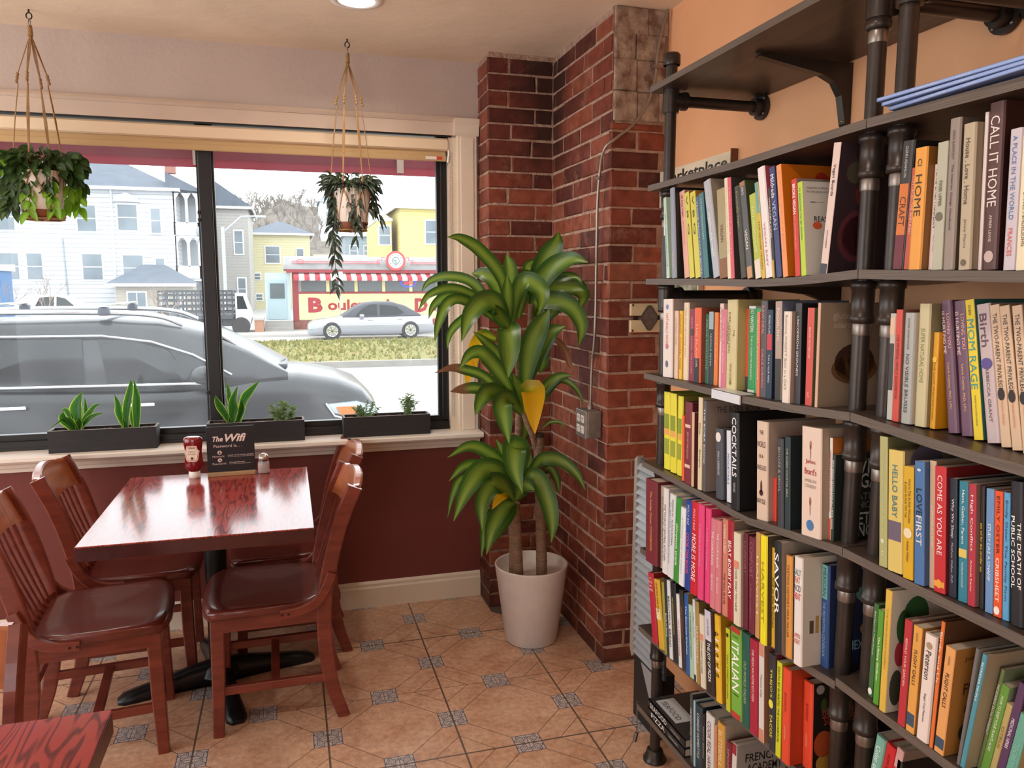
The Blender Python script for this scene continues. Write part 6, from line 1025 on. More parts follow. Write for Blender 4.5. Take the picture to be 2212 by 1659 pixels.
# ================================================================ PLANTS
def leaf_mat(name, edge, mid, stripe=.5, rough=.38, tr=.35, tip=None, streak=1., rim=None):
    m = bpy.data.materials.new(name); m.use_nodes = True; nt = m.node_tree; L = nt.links; b = nt.nodes['Principled BSDF']
    uv = N(nt, 'UVMap'); sp = N(nt, 'SeparateXYZ'); L.new(uv.outputs[0], sp.inputs[0])
    a = math_n(nt, 'ABSOLUTE', math_n(nt, 'SUBTRACT', sp.outputs[0], .5))      # 0 centre .5 edge
    mp = N(nt, 'Mapping'); mp.inputs['Scale'].default_value = (26, 1.2, 1); L.new(uv.outputs[0], mp.inputs[0])
    nz = N(nt, 'TexNoise'); nz.inputs['Scale'].default_value = 1.6; nz.inputs['Detail'].default_value = 3; L.new(mp.outputs[0], nz.inputs['Vector'])
    v = math_n(nt, 'ADD', a, math_n(nt, 'MULTIPLY', math_n(nt, 'SUBTRACT', nz.outputs[0], .5), .28*streak))
    r = N(nt, 'ValToRGB'); e = r.color_ramp.elements
    e[0].position = .06*stripe*2; e[0].color = lin(mid); e[1].position = .30*stripe*2; e[1].color = lin(edge)
    L.new(v, r.inputs[0]); c = r.outputs[0]
    if rim: c = mixc(nt, math_n(nt, 'GREATER_THAN', a, .435), c, lin(rim))
    if tip:
        t = math_n(nt, 'MULTIPLY', math_n(nt, 'SUBTRACT', math_n(nt, 'ADD', sp.outputs[1], math_n(nt, 'MULTIPLY', nz.outputs[0], .25)), tip[1], True), tip[2], True)
        c = mixc(nt, t, c, lin(tip[0]))
    L.new(c, b.inputs['Base Color']); b.inputs['Roughness'].default_value = rough
    t2 = N(nt, 'BsdfTranslucent'); L.new(c, t2.inputs[0]); mx = N(nt, 'MixShader'); mx.inputs[0].default_value = tr
    L.new(b.outputs[0], mx.inputs[1]); L.new(t2.outputs[0], mx.inputs[2]); L.new(mx.outputs[0], nt.nodes['Material Output'].inputs[0])
    return m
def leaf(mb, pts, w, fold=.22, n=5, shape='strap', mi=0, side=None):
    P = cr(pts, n); m = len(P); vs = []; uvs = []; fs = []
    prev = None
    for i, p in enumerate(P):
        t = i/(m-1); d = (P[min(i+1, m-1)]-P[max(i-1, 0)]).normalized()
        # width direction: across the leaf, kept facing the room
        ref = side or Vector((-.30, -.95, .25))
        s = d.cross(ref)
        if s.length < .15: s = prev if prev else d.orthogonal()
        s.normalize()
        if prev and s.dot(prev) < 0: s = -s
        prev = s; nn = s.cross(d)
        if shape == 'strap': k = min(1, .30+t*2.2)*(1-max(0, (t-.45)/.55)**2.2)
        elif shape == 'lance': k = (sin(pi*min(1, .10+.9*t))**.75)*(1-t**6)
        elif shape == 'snake': k = (.62+.38*min(1, t*2.2))*(1-max(0, (t-.35)/.65)**2.0)
        else: k = sin(pi*(.04+.96*t))**.8
        k = max(k, .03); h = w*k/2; f = fold*h
        for u in (-1, -.5, 0, .5, 1):
            vs.append(p+s*h*u+nn*f*(abs(u)**1.2)); uvs.append(((u*k+1)/2 if shape == 'snakez' else (u+1)/2, t))
    for i in range(m-1):
        for k in range(4): a = i*5+k; fs.append((a, a+1, a+6, a+5))
    mb.add(vs, fs, mi, None, True, uvs)
m_drac = leaf_mat('dracaena_leaf', '#38601f', '#83a03a', .62, .34, .36, streak=1.5)
m_dracY = leaf_mat('dracaena_yellowing_leaf', '#5c7d20', '#b8b830', .6, .4, .45, tip=('#efb713', .42, 3.5))
m_dracB = leaf_mat('dracaena_dead_leaf', '#7a4e30', '#8f6440', .5, .7, .2)
m_dracT = leaf_mat('dracaena_browntip_leaf', '#3a6424', '#8fae44', .5, .4, .3, tip=('#8a5f47', .72, 9))
m_cane = mat('dracaena_cane', '#85664f', .75, noise=.25, nscale=25, bump=.7, bscale=45, stretch=(1, 1, 3))
m_soil = mat('potting_soil', '#2a211c', .95, noise=.5, nscale=90, bump=1, bscale=120)
dr = empty('potted_dracaena', (.925, 2.90, 0), 0, 'tall corn plant with striped and yellowing leaves in a white ribbed pot', 'potted plant')
pr = [(.0, .0), (.098, .0), (.106, .006), (.148, .318), (.150, .324), (.146, .327), (.141, .322), (.138, .285), (.001, .285)]
b = MB(); seg = 120; rings = []
for r_, z in pr:
    rings.append([((r_+(.0010*(k % 2) if .005 < z < .32 and r_ > .1 else 0))*cos(2*pi*k/seg), (r_+(.0010*(k % 2) if .005 < z < .32 and r_ > .1 else 0))*sin(2*pi*k/seg), z) for k in range(seg)])
b.loft(rings, True, False); b.build('pot', mat('ribbed_white_plastic', '#d9cdc4', .45, noise=.04, nscale=20), dr)
b = MB(); b.add([(.139*cos(2*pi*k/40), .139*sin(2*pi*k/40), .275+random.uniform(-.004, .004)) for k in range(40)]+[(0, 0, .285)], [(k, (k+1) % 40, 40) for k in range(40)]); b.build('soil', m_soil, dr)
def cane(pts, r0, r1):
    b = MB(); P = cr(pts, 10); n = len(P); b.tube(P, [(r0+(r1-r0)*i/n)*(1+.035*(i % 3 == 0)) for i in range(n)], 12); return part(b, 'cane', m_cane, dr)
cane([(.862, 2.872, .27), (.852, 2.862, .42), (.840, 2.845, .60)], .0215, .0195)
cane([(.845, 2.900, .27), (.850, 2.90, .60), (.866, 2.90, .80), (.868, 2.88, .97)], .016, .015)
cane([(.958, 2.862, .27), (.950, 2.855, .55), (.935, 2.842, .868)], .0225, .0205)
cane([(.930, 2.85, .80), (.905, 2.83, .875), (.882, 2.825, .93), (.868, 2.825, .985)], .012, .014)
cane([(.868, 2.86, .97), (.862, 2.86, 1.10), (.845, 2.845, 1.20), (.815, 2.825, 1.29)], .015, .012)
cane([(.880, 2.87, 1.0), (.900, 2.88, 1.15), (.908, 2.87, 1.30), (.905, 2.85, 1.385)], .013, .011)
b = MB(); b.lathe([(.001, .0), (.023, 0), (.0235, .012), (.019, .016), (.001, .016)], 14, c=(.935, 2.842, .862)); part(b, 'cut_cane_top', mat('cane_scar', '#3b2c22', .9), dr)
for g, group in enumerate(DRACAENA):
    for kind, nm, mm in ((0, 'leaf_crown', m_drac), (1, 'yellowing_leaf', m_dracY), (2, 'dead_leaf', m_dracB), (3, 'browntip_leaf', m_dracT)):
        sel = [l for l in group if l[2] == kind]
        if kind == 0:
            b = MB()
            for pts, w, _ in sel: leaf(b, pts, w*1.3, .3)
            if len(sel): part(b, nm, mm, dr)
        else:
            for pts, w, _ in sel:
                b = MB(); leaf(b, pts, w*1.2, .3); o = part(b, nm, mm, dr); tag(o, {1: 'yellow drooping leaf', 2: 'dried brown leaf', 3: 'green leaf with curled brown tip'}[kind])
# ---- window sill planters
m_pl = mat('black_stained_wood', '#201d1f', .6, noise=.3, nscale=9, stretch=(.5, 4, 14), bump=.2, bscale=60)
m_plr = mat('worn_planter_rim', '#77706a', .7, noise=.2, nscale=30)
m_snake = leaf_mat('snake_plant_leaf', '#47821f', '#23521a', .9, .35, .55, rim='#b8c84e', streak=.7)
m_herb = leaf_mat('herb_leaf', '#5f7d4c', '#8da070', .5, .45, .4)
m_stem = mat('green_stem', '#5a6a3a', .6)
def planter(x0, x1, label):
    r = empty('window_planter', ((x0+x1)/2, 3.392, .80), 0, label, 'planter box', 'black wooden planter boxes on the window sill')
    L_ = (x1-x0)/2
    b = MB(); h = .088; t = .009
    for lo, hi in (((-L_, -.045, 0), (L_, -.045+t, h)), ((-L_, .045-t, 0), (L_, .045, h)), ((-L_, -.045+t, 0), (-L_+t, .045-t, h)), ((L_-t, -.045+t, 0), (L_, .045-t, h))): b.bbox(lo, hi, .0012)
    b.box((-L_+t, -.045+t, 0), (L_-t, .045-t, .01)); b.build('box', m_pl, r)
    b = MB()
    for lo, hi in (((-L_, -.0455, h), (L_, -.045+t, h+.0012)), ((-L_, .045-t, h), (L_, .0455, h+.0012)), ((-L_, -.045+t, h), (-L_+t, .045-t, h+.0012)), ((L_-t, -.045+t, h), (L_, .045-t, h+.0012))): b.box(lo, hi)
    b.build('rim', m_plr, r)
    b = MB(); random.seed(int(x0*100))
    b.box((-L_+t, -.036, .05), (L_-t, .036, h-.012))
    for i in range(110): b.sphere((random.uniform(-L_+.014, L_-.014), random.uniform(-.032, .032), h-.011+random.uniform(-.002, .004)), random.uniform(.004, .008), 5, 0, None, (1.4, .8, .6))
    b.build('bark_mulch', mat('bark_mulch', '#5a4038', .9, noise=.4, nscale=40), r)
    return r
planter(-.920, -.528, 'black planter box at the left of the sill with two snake plants')
planter(-.338, .052, 'black planter box behind the wifi sign with snake plant and shrubby herb')
planter(.214, .594, 'black planter box at the right of the sill with two feathery herbs')
for i, lab in enumerate(('spreading bright snake plant in the left planter, at its left end', 'upright tall snake plant in the left planter, at its right end', 'snake plant rising directly behind the black wifi sign')):
    p0 = SNAKE[i][0][0][0]; r = empty('snake_plant', (p0[0], 3.392, .865), 0, lab, 'plant', 'snake plants on the window sill')
    for pts, w, _ in SNAKE[i]:
        b = MB(); leaf(b, pts, w, .5, 6, 'snake'); part(b, 'leaf', m_snake, r)
def herb(x, h, spread, nst, ll, lw, label, seed):
    random.seed(seed); r = empty('potted_herb', (x, 3.392, .862), 0, label, 'plant', 'small herbs on the window sill')
    st = MB(); lf = MB()
    for k in range(nst):
        a = random.uniform(0, 2*pi); sx = random.uniform(-1, 1)*spread; hh = h*random.uniform(.6, 1)*(1-.4*abs(sx)/spread)
        base = Vector((random.uniform(-.012, .012), random.uniform(-.01, .01), 0))
        P = cr([base, base+Vector((sx*.35, random.uniform(-.015, .015), hh*.4)), base+Vector((sx*.75, random.uniform(-.02, .02), hh*.75)), base+Vector((sx, random.uniform(-.025, .025), hh))], 5)
        st.tube(P, .0011, 5)
        for j, p in enumerate(P[3:]):
            for q in range(2):
                a = random.uniform(0, 2*pi); d = Vector((cos(a), .45*sin(a), random.uniform(.1, .9))).normalized(); L_ = ll*random.uniform(.6, 1.1)
                leaf(lf, [p, p+d*L_*.5, p+d*L_+Vector((0, 0, -L_*.25))], lw*random.uniform(.7, 1.1), .2, 2, 'lance')
    st.build('stems', m_stem, r); o = lf.build('foliage', m_herb, r); return r
herb(-.038, .115, .045, 13, .024, .0075, 'bushy grey green herb at the right end of the middle planter', 4)
herb(.315, .110, .045, 13, .019, .0042, 'bushy fine leaved herb in the right planter, at its left end', 5)
herb(.493, .130, .045, 11, .024, .0036, 'taller airy fine leaved herb in the right planter, at its right end', 6)
# ---- hanging macrame planters
m_cord = mat('jute_cord', '#b0875a', .9, noise=.15, nscale=200, bump=.6, bscale=400)
m_bead = mat('dark_wooden_bead', '#34191a', .35)
def hanger(x, y, ztop, zpot, zbot, rp, rb, angs, label):
    """macrame hanger with beads and a white pot with terracotta foot"""
    r = empty('hanging_planter', (x, y, zbot), 0, label, 'hanging planter', 'macrame planters hanging from the ceiling')
    H = lambda z: z-zbot
    b = MB(); b.tube([(0, 0, H(ZC)), (0, 0, H(ZC)-.012)], .003, 8); b.tube([(.009*sin(t), 0, H(ZC)-.022-.011*cos(t)) for t in [pi*.1+1.7*pi*i/14 for i in range(15)]], .0022, 6); b.build('ceiling_hook', m_blk, r)
    b = MB(); b.tube([(0, .0115*cos(t), H(ZC)-.048+.0165*sin(t)) for t in [2*pi*i/20 for i in range(21)]], .0018, 6); b.build('steel_ring', m_thread, r)
    zt = H(ZC)-.062
    b = MB(); b.tube([(0, 0, zt+.008), (0, 0, zt-.028)], [.0075, .0095], 12)
    zm = zt-.165
    ht = .085 if False else 0
    tops = []
    for a in angs:
        d = Vector((cos(a), sin(a), 0)); e = Vector((-sin(a), cos(a), 0)); zc = H(zpot)+.045
        J = d*(rp*.62)+Vector((0, 0, zm)); K = d*(rp*1.04)+Vector((0, 0, zc)); S_ = Vector((0, 0, zt-.02))
        for off in (-1, 0, 1):
            b.tube([S_+e*.002*off, S_.lerp(J, .5)+e*.0042*off, J+e*.001*off], .0017, 5)
            b.tube([J+e*.001*off-Vector((0, 0, .03)), (J+K)/2+e*.0042*off, K+e*.001*off], .0017, 5)
        for q in (0, .012, .024): b.sphere(J-Vector((0, 0, q))+d*q*.2, .0058, 8, 0, None, (1, 1, 1.2))
        b.tube([K, K-Vector((0, 0, .02))], .0042, 8)
        tops.append((K, d, e))
    # lower net: two cords from each strand to the neighbouring crossing, then under the pot
    n = len(angs); zk = H(zbot)+.028
    for i in range(n):
        K, d, e = tops[i]; K2, d2, e2 = tops[(i+1) % n]
        a = angs[i]; a2 = angs[(i+1) % n]+(2*pi if angs[(i+1) % n] < a else 0); am = (a+a2)/2
        M_ = Vector((cos(am), sin(am), 0))*(rb+.004)+Vector((0, 0, zk))
        for Kx, ax in ((K, a), (K2, a2)):
            pts = []
            for q in range(7):
                t = q/6; aa = ax+(am-ax)*t; rr = (rp*1.04)+(rb+.005-rp*1.04)*t; zz = (Kx.z-.045)*(1-t)+(zk+.020)*t
                pts.append(Vector((cos(aa)*rr, sin(aa)*rr, zz)))
            b.tube([Kx-Vector((0, 0, .02))]+pts, .0020, 5)
        b.tube([M_+Vector((0, 0, .020)), M_], .0040, 8)
        b.tube([M_, M_*1.0+Vector((0, 0, -.022)), Vector((cos(am), sin(am), 0))*rb*.8+Vector((0, 0, -.006)), Vector((0, 0, -.008))], .0030, 6)
    b.tube([(cos(t)*(rb*.97), sin(t)*(rb*.97), -.003) for t in [2*pi*i/30 for i in range(31)]], .0032, 6)
    b.build('macrame_cords', m_cord, r)
    for K, d, e in tops:
        for q in (.026, .040): b = MB(); b.sphere(K-Vector((0, 0, q)), .0068, 10); b.build('bead', m_bead, r)
    for i in range(n):
        a = angs[i]; a2 = angs[(i+1) % n]+(2*pi if angs[(i+1) % n] < a else 0); am = (a+a2)/2
        b = MB(); b.sphere((cos(am)*(rb+.006), sin(am)*(rb+.006), zk-.006), .0068, 10); b.build('bead', m_bead, r)
    hp = H(zpot); rk = rb+(rp-rb)*.22
    b = MB(); b.lathe([(.001, .001), (rb*.93, 0), (rb, .006), (rk, .028)], 36); b.build('terracotta_foot', mat('terracotta_glaze', '#8a4a2c', .55), r)
    b = MB(); b.lathe([(rk, .028), (rp, hp-.002), (rp-.001, hp), (rp-.005, hp-.001), (rp-.007, hp-.02), (.001, hp-.021)], 36); b.build('pot', mat('matte_white_ceramic', '#ded2c6', .6), r)
    return r
pa = hanger(-.840, 3.215, 0, 1.862, 1.697, .078, .068, (radians(200), radians(262), radians(345), radians(80)), 'left macrame hanging planter, white pot with terracotta foot')
pb = hanger(.262, 3.235, 0, 1.838, 1.680, .078, .062, (radians(195), radians(245), radians(300), radians(350)), 'right macrame hanging planter, white pot with terracotta foot')
m_poth = leaf_mat('trailing_heart_leaf', '#31491f', '#46622c', .6, .35, .38)
m_pothy = leaf_mat('young_bright_leaf', '#7fae2c', '#93c23c', .6, .35, .5)
m_hoya = leaf_mat('narrow_thick_leaf', '#333f33', '#3d4c3a', .6, .4, .2)
def trailing(root_xy, z, label, name, spec, mats, seed, vines, dome, lw, ll, shp):
    random.seed(seed); r = empty(name, (root_xy[0], root_xy[1], z), 0, label, 'plant', 'trailing plants in the hanging pots')
    st = MB(); lf = MB(); ly = MB()
    def L(tgt, p, d, l, w): leaf(tgt, [p, p+d*l*.5+Vector((0, 0, l*.06)), p+d*l*.95+Vector((0, 0, -l*.22))], w, .35, 3, shp)
    for i in range(dome[0]):
        a = random.uniform(0, 2*pi); R_ = dome[1]*sqrt(random.random()); zz = random.uniform(dome[2], dome[3])*(1-.4*R_/dome[1])
        p = Vector((cos(a)*R_*dome[4], sin(a)*R_*.8, zz)); d = Vector((cos(a)+random.uniform(-.5, .5), sin(a)+random.uniform(-.5, .5), random.uniform(-.8, .5))).normalized()
        L(lf if random.random() > .06 else ly, p, d, ll*random.uniform(.7, 1.2), lw*random.uniform(.8, 1.2))
        if i % 5 == 0: st.tube(cr([(0, 0, -.02), p*.6+Vector((0, 0, .03)), p], 4), .0011, 4)
    for a, out, drop, bright in vines:
        d = Vector((cos(a), sin(a)*.8, 0)); sw = random.uniform(-.012, .012)
        P = cr([d*.03, d*(.075)+Vector((0, 0, .02)), d*out*.92+Vector((0, 0, -.03)), d*out+Vector((sw, 0, -drop*.55)), d*out+Vector((sw*2, 0, -drop))], max(4, int(drop/.016)))
        st.tube(P, .0010, 4)
        for j in range(3, len(P)):
            if random.random() < .28 and j < len(P)-2: continue
            s_ = 1 if random.random() < .5 else -1; dd = Vector((s_*random.uniform(.15, .9), random.uniform(-.6, .3), -random.uniform(.5, 1.3))).normalized()
            tgt = ly if (bright and j > len(P)*.5) else lf
            L(tgt, P[j], dd, ll*random.uniform(.75, 1.1), lw*random.uniform(.8, 1.1))
    st.build('vines', mats[2], r); lf.build('foliage', mats[0], r)
    if ly.v: tag(ly.build('young_leaves', mats[1], r), 'bright yellow green young leaves')
    return r
trailing((-.840, 3.215), 1.862, 'dark green leafy vine spilling from the left hanging pot', 'trailing_vine', None, (m_poth, m_pothy, m_stem), 11,
         [(radians(188), .125, .05, 0), (radians(200), .112, .13, 0), (radians(212), .098, .14, 0), (radians(228), .09, .10, 0), (radians(246), .088, .07, 0), (radians(285), .086, .07, 0), (radians(300), .088, .14, 1), (radians(345), .108, .13, 1), (radians(0), .12, .13, 1), (radians(10), .118, .06, 0), (radians(170), .13, .07, 0), (radians(262), .086, .15, 1)],
         (210, .118, -.005, .085, 1.12), .030, .046, 'oval')
trailing((.262, 3.235), 1.838, 'grey green narrow leaved trailing plant spilling from the right hanging pot', 'trailing_succulent', None, (m_hoya, m_poth, m_stem), 12,
         [(radians(185), .090, .14, 0), (radians(197), .084, .20, 0), (radians(203), .082, .40, 0), (radians(198), .080, .27, 0), (radians(215), .086, .12, 0), (radians(265), .084, .11, 0), (radians(276), .086, .13, 0), (radians(288), .086, .20, 0), (radians(345), .090, .09, 0), (radians(352), .092, .12, 0), (radians(5), .092, .08, 0)],
         (210, .094, -.005, .070, 1.08), .0115, .046, 'lance')
# ================================================================ OUTSIDE: STREET, CARS, DINER, HOUSES
GZ = -.5
def siding(name, c, pitch=.16, depth=.82):
    m = bpy.data.materials.new(name); m.use_nodes = True; nt = m.node_tree; L = nt.links; b = nt.nodes['Principled BSDF']
    g = N(nt, 'NewGeometry'); sp = N(nt, 'SeparateXYZ'); L.new(g.outputs['Position'], sp.inputs[0])
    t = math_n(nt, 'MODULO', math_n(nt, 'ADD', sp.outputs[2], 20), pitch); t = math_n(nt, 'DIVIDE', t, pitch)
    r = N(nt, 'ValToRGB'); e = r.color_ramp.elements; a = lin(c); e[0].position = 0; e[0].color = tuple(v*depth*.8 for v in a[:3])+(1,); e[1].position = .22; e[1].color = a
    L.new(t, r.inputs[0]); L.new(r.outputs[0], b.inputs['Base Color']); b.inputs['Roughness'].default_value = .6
    bp = N(nt, 'Bump'); bp.inputs['Strength'].default_value = .6; bp.inputs['Distance'].default_value = .03; L.new(t, bp.inputs['Height']); L.new(bp.outputs[0], b.inputs['Normal'])
    return m
m_asph = mat('wet_asphalt', '#a6a6a6', .35, noise=.06, nscale=1.5, bump=.1, bscale=40)
m_conc = mat('concrete_pavement', '#a29d97', .8, noise=.08, nscale=1.2)
struct('street_ground', MB().box((-60, 6.3, GZ-.2), (60, 140, GZ)), m_asph)
struct('near_sidewalk', MB().box((-20, YW+.165, GZ-.2), (20, 6.3, GZ+.12)), m_conc)
struct('far_sidewalk', MB().box((-40, 31.4, GZ), (40, 36, GZ+.10)), m_conc)
b = MB(); b.box((-40, 18.95, GZ), (40, 19.15, GZ+.15)); b.box((-40, 26.95, GZ), (40, 27.1, GZ+.13)); struct('median_kerb', b, mat('granite_kerb', '#86827c', .8, noise=.12, nscale=3))
m_gr = mat('winter_grass', '#646a28', .9, c2='#85743e', nscale=3.2, bump=1, bscale=20)
b = MB(); rings = []
for i in range(9):
    y = 19.15+7.8*i/8; rings.append([(-40, y, GZ+.13+.10*sin(pi*i/8)), (-4.5, y, GZ+.13+.10*sin(pi*i/8)), (40, y, GZ+.13+.10*sin(pi*i/8))])
b.loft(rings, False, False); struct('grass_median', b, m_gr)
random.seed(5); b = MB()
for i in range(5200):
    x = random.uniform(-4.5, 9); y = random.uniform(19.2, 26.9); z = GZ+.13+.10*sin(pi*(y-19.15)/7.8); h = random.uniform(.04, .11); a = random.uniform(0, pi); w = random.uniform(.02, .05)
    b.add([(x-w*cos(a), y-w*sin(a), z), (x+w*cos(a), y+w*sin(a), z), (x+random.uniform(-.04, .04), y+random.uniform(-.04, .04), z+h)], [(0, 1, 2)])
g = b.build('grass', mat('grass_blades', '#5c6a24', .9, c2='#8f8448', nscale=2.2)); tag(g, 'patchy yellow green winter grass on the street median', 'grass', kind='stuff')
m_glassd = mat('dark_car_glass', '#1c2426', .06, spec=.35)
m_chrome = mat('bright_chrome', '#dfe3e6', .12, 1.)
m_tyre = mat('tyre_rubber', '#2b2b2c', .8)
def wheel(root, x, y, r, z, s, w=.2, spokes=7):
    b = MB(); b.loft([[(x+rr*cos(t), y+yy*s, z+rr*sin(t)) for t in [2*pi*i/28 for i in range(28)]] for rr, yy in ((r*.62, 0), (r*.9, -.01), (r, .03), (r, w-.03), (r*.9, w))], True, True); q = part(b, 'tyre', m_tyre, root)
    b = MB(); b.loft([[(x+rr*cos(t), y+yy*s, z+rr*sin(t)) for t in [2*pi*i/28 for i in range(28)]] for rr, yy in ((r*.63, -.012), (r*.56, -.014), (r*.55, .03), (r*.12, .02), (r*.10, -.012))], True, True)
    for k in range(spokes):
        a = 2*pi*k/spokes; b.bar([(x+r*.08*cos(a), y-.008*s, z+r*.08*sin(a)), (x+r*.6*cos(a), y-.010*s, z+r*.6*sin(a))], .02, .07*r/.33, (0, 1, 0))
    w_ = part(b, 'alloy_rim', m_chrome, root); w_.parent = q
def car(name, label, x0, yc, low, green, paint_m, roof_m, windows, wheels, wr, handles=(), trims=(), group=None):
    """low: (x, zbot, ztop, halfwidth); green: (x, zbelt, zroof, halfbelt, halfroof)"""
    r = empty(name, (x0, yc, GZ), 0, label, 'car', group)
    b = MB(); rings = []
    for x, zb, zt, w in low:
        h = zt-zb; half = [(w*.80, zb), (w*.97, zb+.06), (w, zb+h*.35), (w*.995, zb+h*.68), (w*.965, zt-h*.09), (w*.90, zt-.015), (w*.55, zt+.02)]
        rings.append([(x, yc-y, z) for y, z in half]+[(x, yc, zt+.03)]+[(x, yc+y, z) for y, z in half[::-1]])
    b.loft(rings, True, True); body = part(b, 'body', paint_m, r)
    b = MB(); rings = []
    for x, zb, zr, wb, wr_ in green:
        h = zr-zb; half = [(wb, zb-.05), (wb, zb), (wr_+(wb-wr_)*.12, zr-h*.14), (wr_*.93, zr-h*.03), (wr_*.55, zr+.012)]
        rings.append([(x, yc-y, z) for y, z in half]+[(x, yc, zr+.02)]+[(x, yc+y, z) for y, z in half[::-1]])
    b.loft(rings, True, True); part(b, 'roof_and_pillars', roof_m, r)
    def side(x, z):
        G = sorted(green)
        for (a, b_) in zip(G, G[1:]):
            if a[0] <= x <= b_[0]:
                t = (x-a[0])/(b_[0]-a[0]); zb, zr, wb, w_ = [a[i]+(b_[i]-a[i])*t for i in (1, 2, 3, 4)]
                u = max(0, min(1, (z-zb)/max(.05, zr-zb)*1.02)); return wb+(w_-wb)*.88*u
        return G[0][3] if x < G[0][0] else G[-1][3]
    for nm, poly in windows:
        for s in (-1, 1):
            b = MB(); n = len(poly); o = [(x, yc+s*(side(x, z)+.006), z) for x, z in poly]; i_ = [(x, yc+s*(side(x, z)-.02), z) for x, z in poly]
            b.add(o+i_, [tuple(range(n))]+[(k, (k+1) % n, (k+1) % n+n, k+n) for k in range(n)]); part(b, nm, m_glassd, r)
    for pts, w, mm, nm in trims:
        b = MB(); b.tube([(x, yc-(side(x, z)+.012+dy), z) for x, z, dy in pts], w, 6); part(b, nm, mm, r)
    for x in wheels:
        for s in (-1, 1): wheel(r, x, yc+s*(low[len(low)//2][3]+.012), wr, GZ+wr, -s)
    for x, z in handles:
        b = MB(); w = low[len(low)//2][3]; b.bbox((x-.10, yc-w-.03, z-.016), (x+.10, yc-w+.02, z+.016), .008); part(b, 'door_handle', m_chrome, r)
    return r
# --- the dark grey SUV at the kerb, roof rails with cross bars
m_suv = mat('dark_grey_car_paint', '#1f2529', .3, .0, coat=.25, spec=.4)
yc = 8.45
suv = car('suv', 'dark grey SUV with chrome roof rails parked just outside the window', -1.6, yc,
    [(-4.0, -.12, .45, .80), (-3.9, -.25, .62, .90), (-3.2, -.30, .60, .95), (-2.4, -.30, .595, .95), (-1.7, -.30, .57, .95), (-.96, -.30, .56, .95), (-.35, -.30, .62, .95), (.1, -.30, .60, .93), (.45, -.28, .53, .90), (.68, -.25, .44, .84), (.82, -.20, .30, .72), (.86, -.12, .10, .62)],
    [(-3.95, .58, .62, .80, .78), (-3.75, .60, .98, .88, .74), (-3.4, .60, 1.10, .93, .75), (-2.4, .60, 1.155, .93, .76), (-1.6, .575, 1.165, .93, .75), (-1.15, .56, 1.13, .93, .74), (-.75, .56, 1.03, .92, .74), (-.35, .58, .84, .90, .78), (-.02, .60, .64, .86, .84)],
    m_suv, m_suv,
    [('side_window', [(-1.56, .60), (-.93, .585), (-.86, .68), (-1.15, .90), (-1.36, .965), (-1.64, .985)]), ('quarter_glass', [(-.86, .60), (-.52, .60), (-.62, .70), (-.98, .86), (-1.06, .88)]), ('side_window', [(-2.72, .615), (-1.74, .60), (-1.77, .99), (-2.70, .99)]), ('side_window', [(-3.55, .64), (-2.86, .62), (-2.84, .985), (-3.35, .93)])],
    (-3.25, -.12), .36, handles=((-1.28, .40), (-2.3, .41)),
    trims=((([(x, .585-.012*(x+2.4)*.7, .0) for x in (-3.6, -2.4, -1.6, -.9)]+[(-.60, .565, 0)]), .014, m_chrome, 'belt_trim'), ([(-3.5, .92, 0), (-3.2, .985, 0), (-2.4, 1.02, 0), (-1.6, 1.015, 0), (-1.2, .955, 0), (-.85, .83, 0), (-.52, .64, 0)], .011, m_chrome, 'window_trim'),
           ([(-3.6, .16, .03), (-2, .13, .03), (-.6, .12, .03)], .016, m_chrome, 'door_trim')))
def yy_(s, w): return yc+s*w
# windscreen, mirror, lamp, wiper
b = MB(); b.add([(-.06, yc-.74, .655), (-.06, yc+.74, .655), (-.76, yc+.64, 1.055), (-.76, yc-.64, 1.055)], [(0, 1, 2, 3)]); b.add([(-.08, yc-.74, .63), (-.08, yc+.74, .63), (-.78, yc+.64, 1.03), (-.78, yc-.64, 1.03)], [(0, 1, 2, 3)])
part(b, 'windscreen', m_glassd, suv)
b = MB(); b.sphere((-.74, yc-1.06, .66), .12, 12, 0, None, (1.05, .75, .72)); b.bar([(-.72, yc-.93, .60), (-.74, yc-1.02, .62)], .06, .05); part(b, 'wing_mirror', m_suv, suv)
b = MB(); b.prism([(.34, .33), (.40, .24), (.62, .18), (.80, .19), (.80, .27), (.62, .34)], yc-.93, yc-.70, 'y'); hl = part(b, 'headlamp', mat('lamp_glass_grey', '#a9b3b8', .1), suv)
b = MB(); b.prism([(.42, .30), (.46, .22), (.62, .22), (.60, .30)], yc-.945, yc-.90, 'y'); hl2 = part(b, 'indicator_lens', mat('amber_lens', '#c5702e', .3), suv)
b = MB(); b.tube([(.32, yc-.945, .34), (.40, yc-.95, .215), (.62, yc-.92, .15), (.82, yc-.80, .165)], .012, 6); part(b, 'headlamp_trim', m_chrome, suv)
b = MB(); b.tube([(-.22, yc-.6, .70), (-.10, yc-.35, .69), (-.05, yc+.1, .69)], .014, 6); b.bbox((-.20, yc-.62, .66), (-.02, yc-.45, .70), .01); part(b, 'wiper', paint('#3a4248'), suv)
for s in (-1, 1):
    b = MB(); b.tube(cr([(-3.5, yc+s*.66, 1.10), (-3.3, yc+s*.67, 1.20), (-2.4, yc+s*.68, 1.225), (-1.5, yc+s*.67, 1.215), (-1.15, yc+s*.66, 1.18), (-.95, yc+s*.65, 1.10)], 6), .024, 8); part(b, 'roof_rail', m_chrome, suv)
for x in (-2.62, -1.60):
    b = MB(); b.tube([(x, yc-.76, 1.285), (x, yc+.76, 1.285)], .030, 10, flat=.45, up=(0, 0, 1)); cb = part(b, 'cross_bar', m_chrome, suv)
    for s in (-1, 1): b = MB(); b.bbox((x-.05, yc+s*.68-.05, 1.19), (x+.05, yc+s*.68+.05, 1.27), .02); f = part(b, 'bar_foot', paint('#3b4550'), suv); f.parent = cb
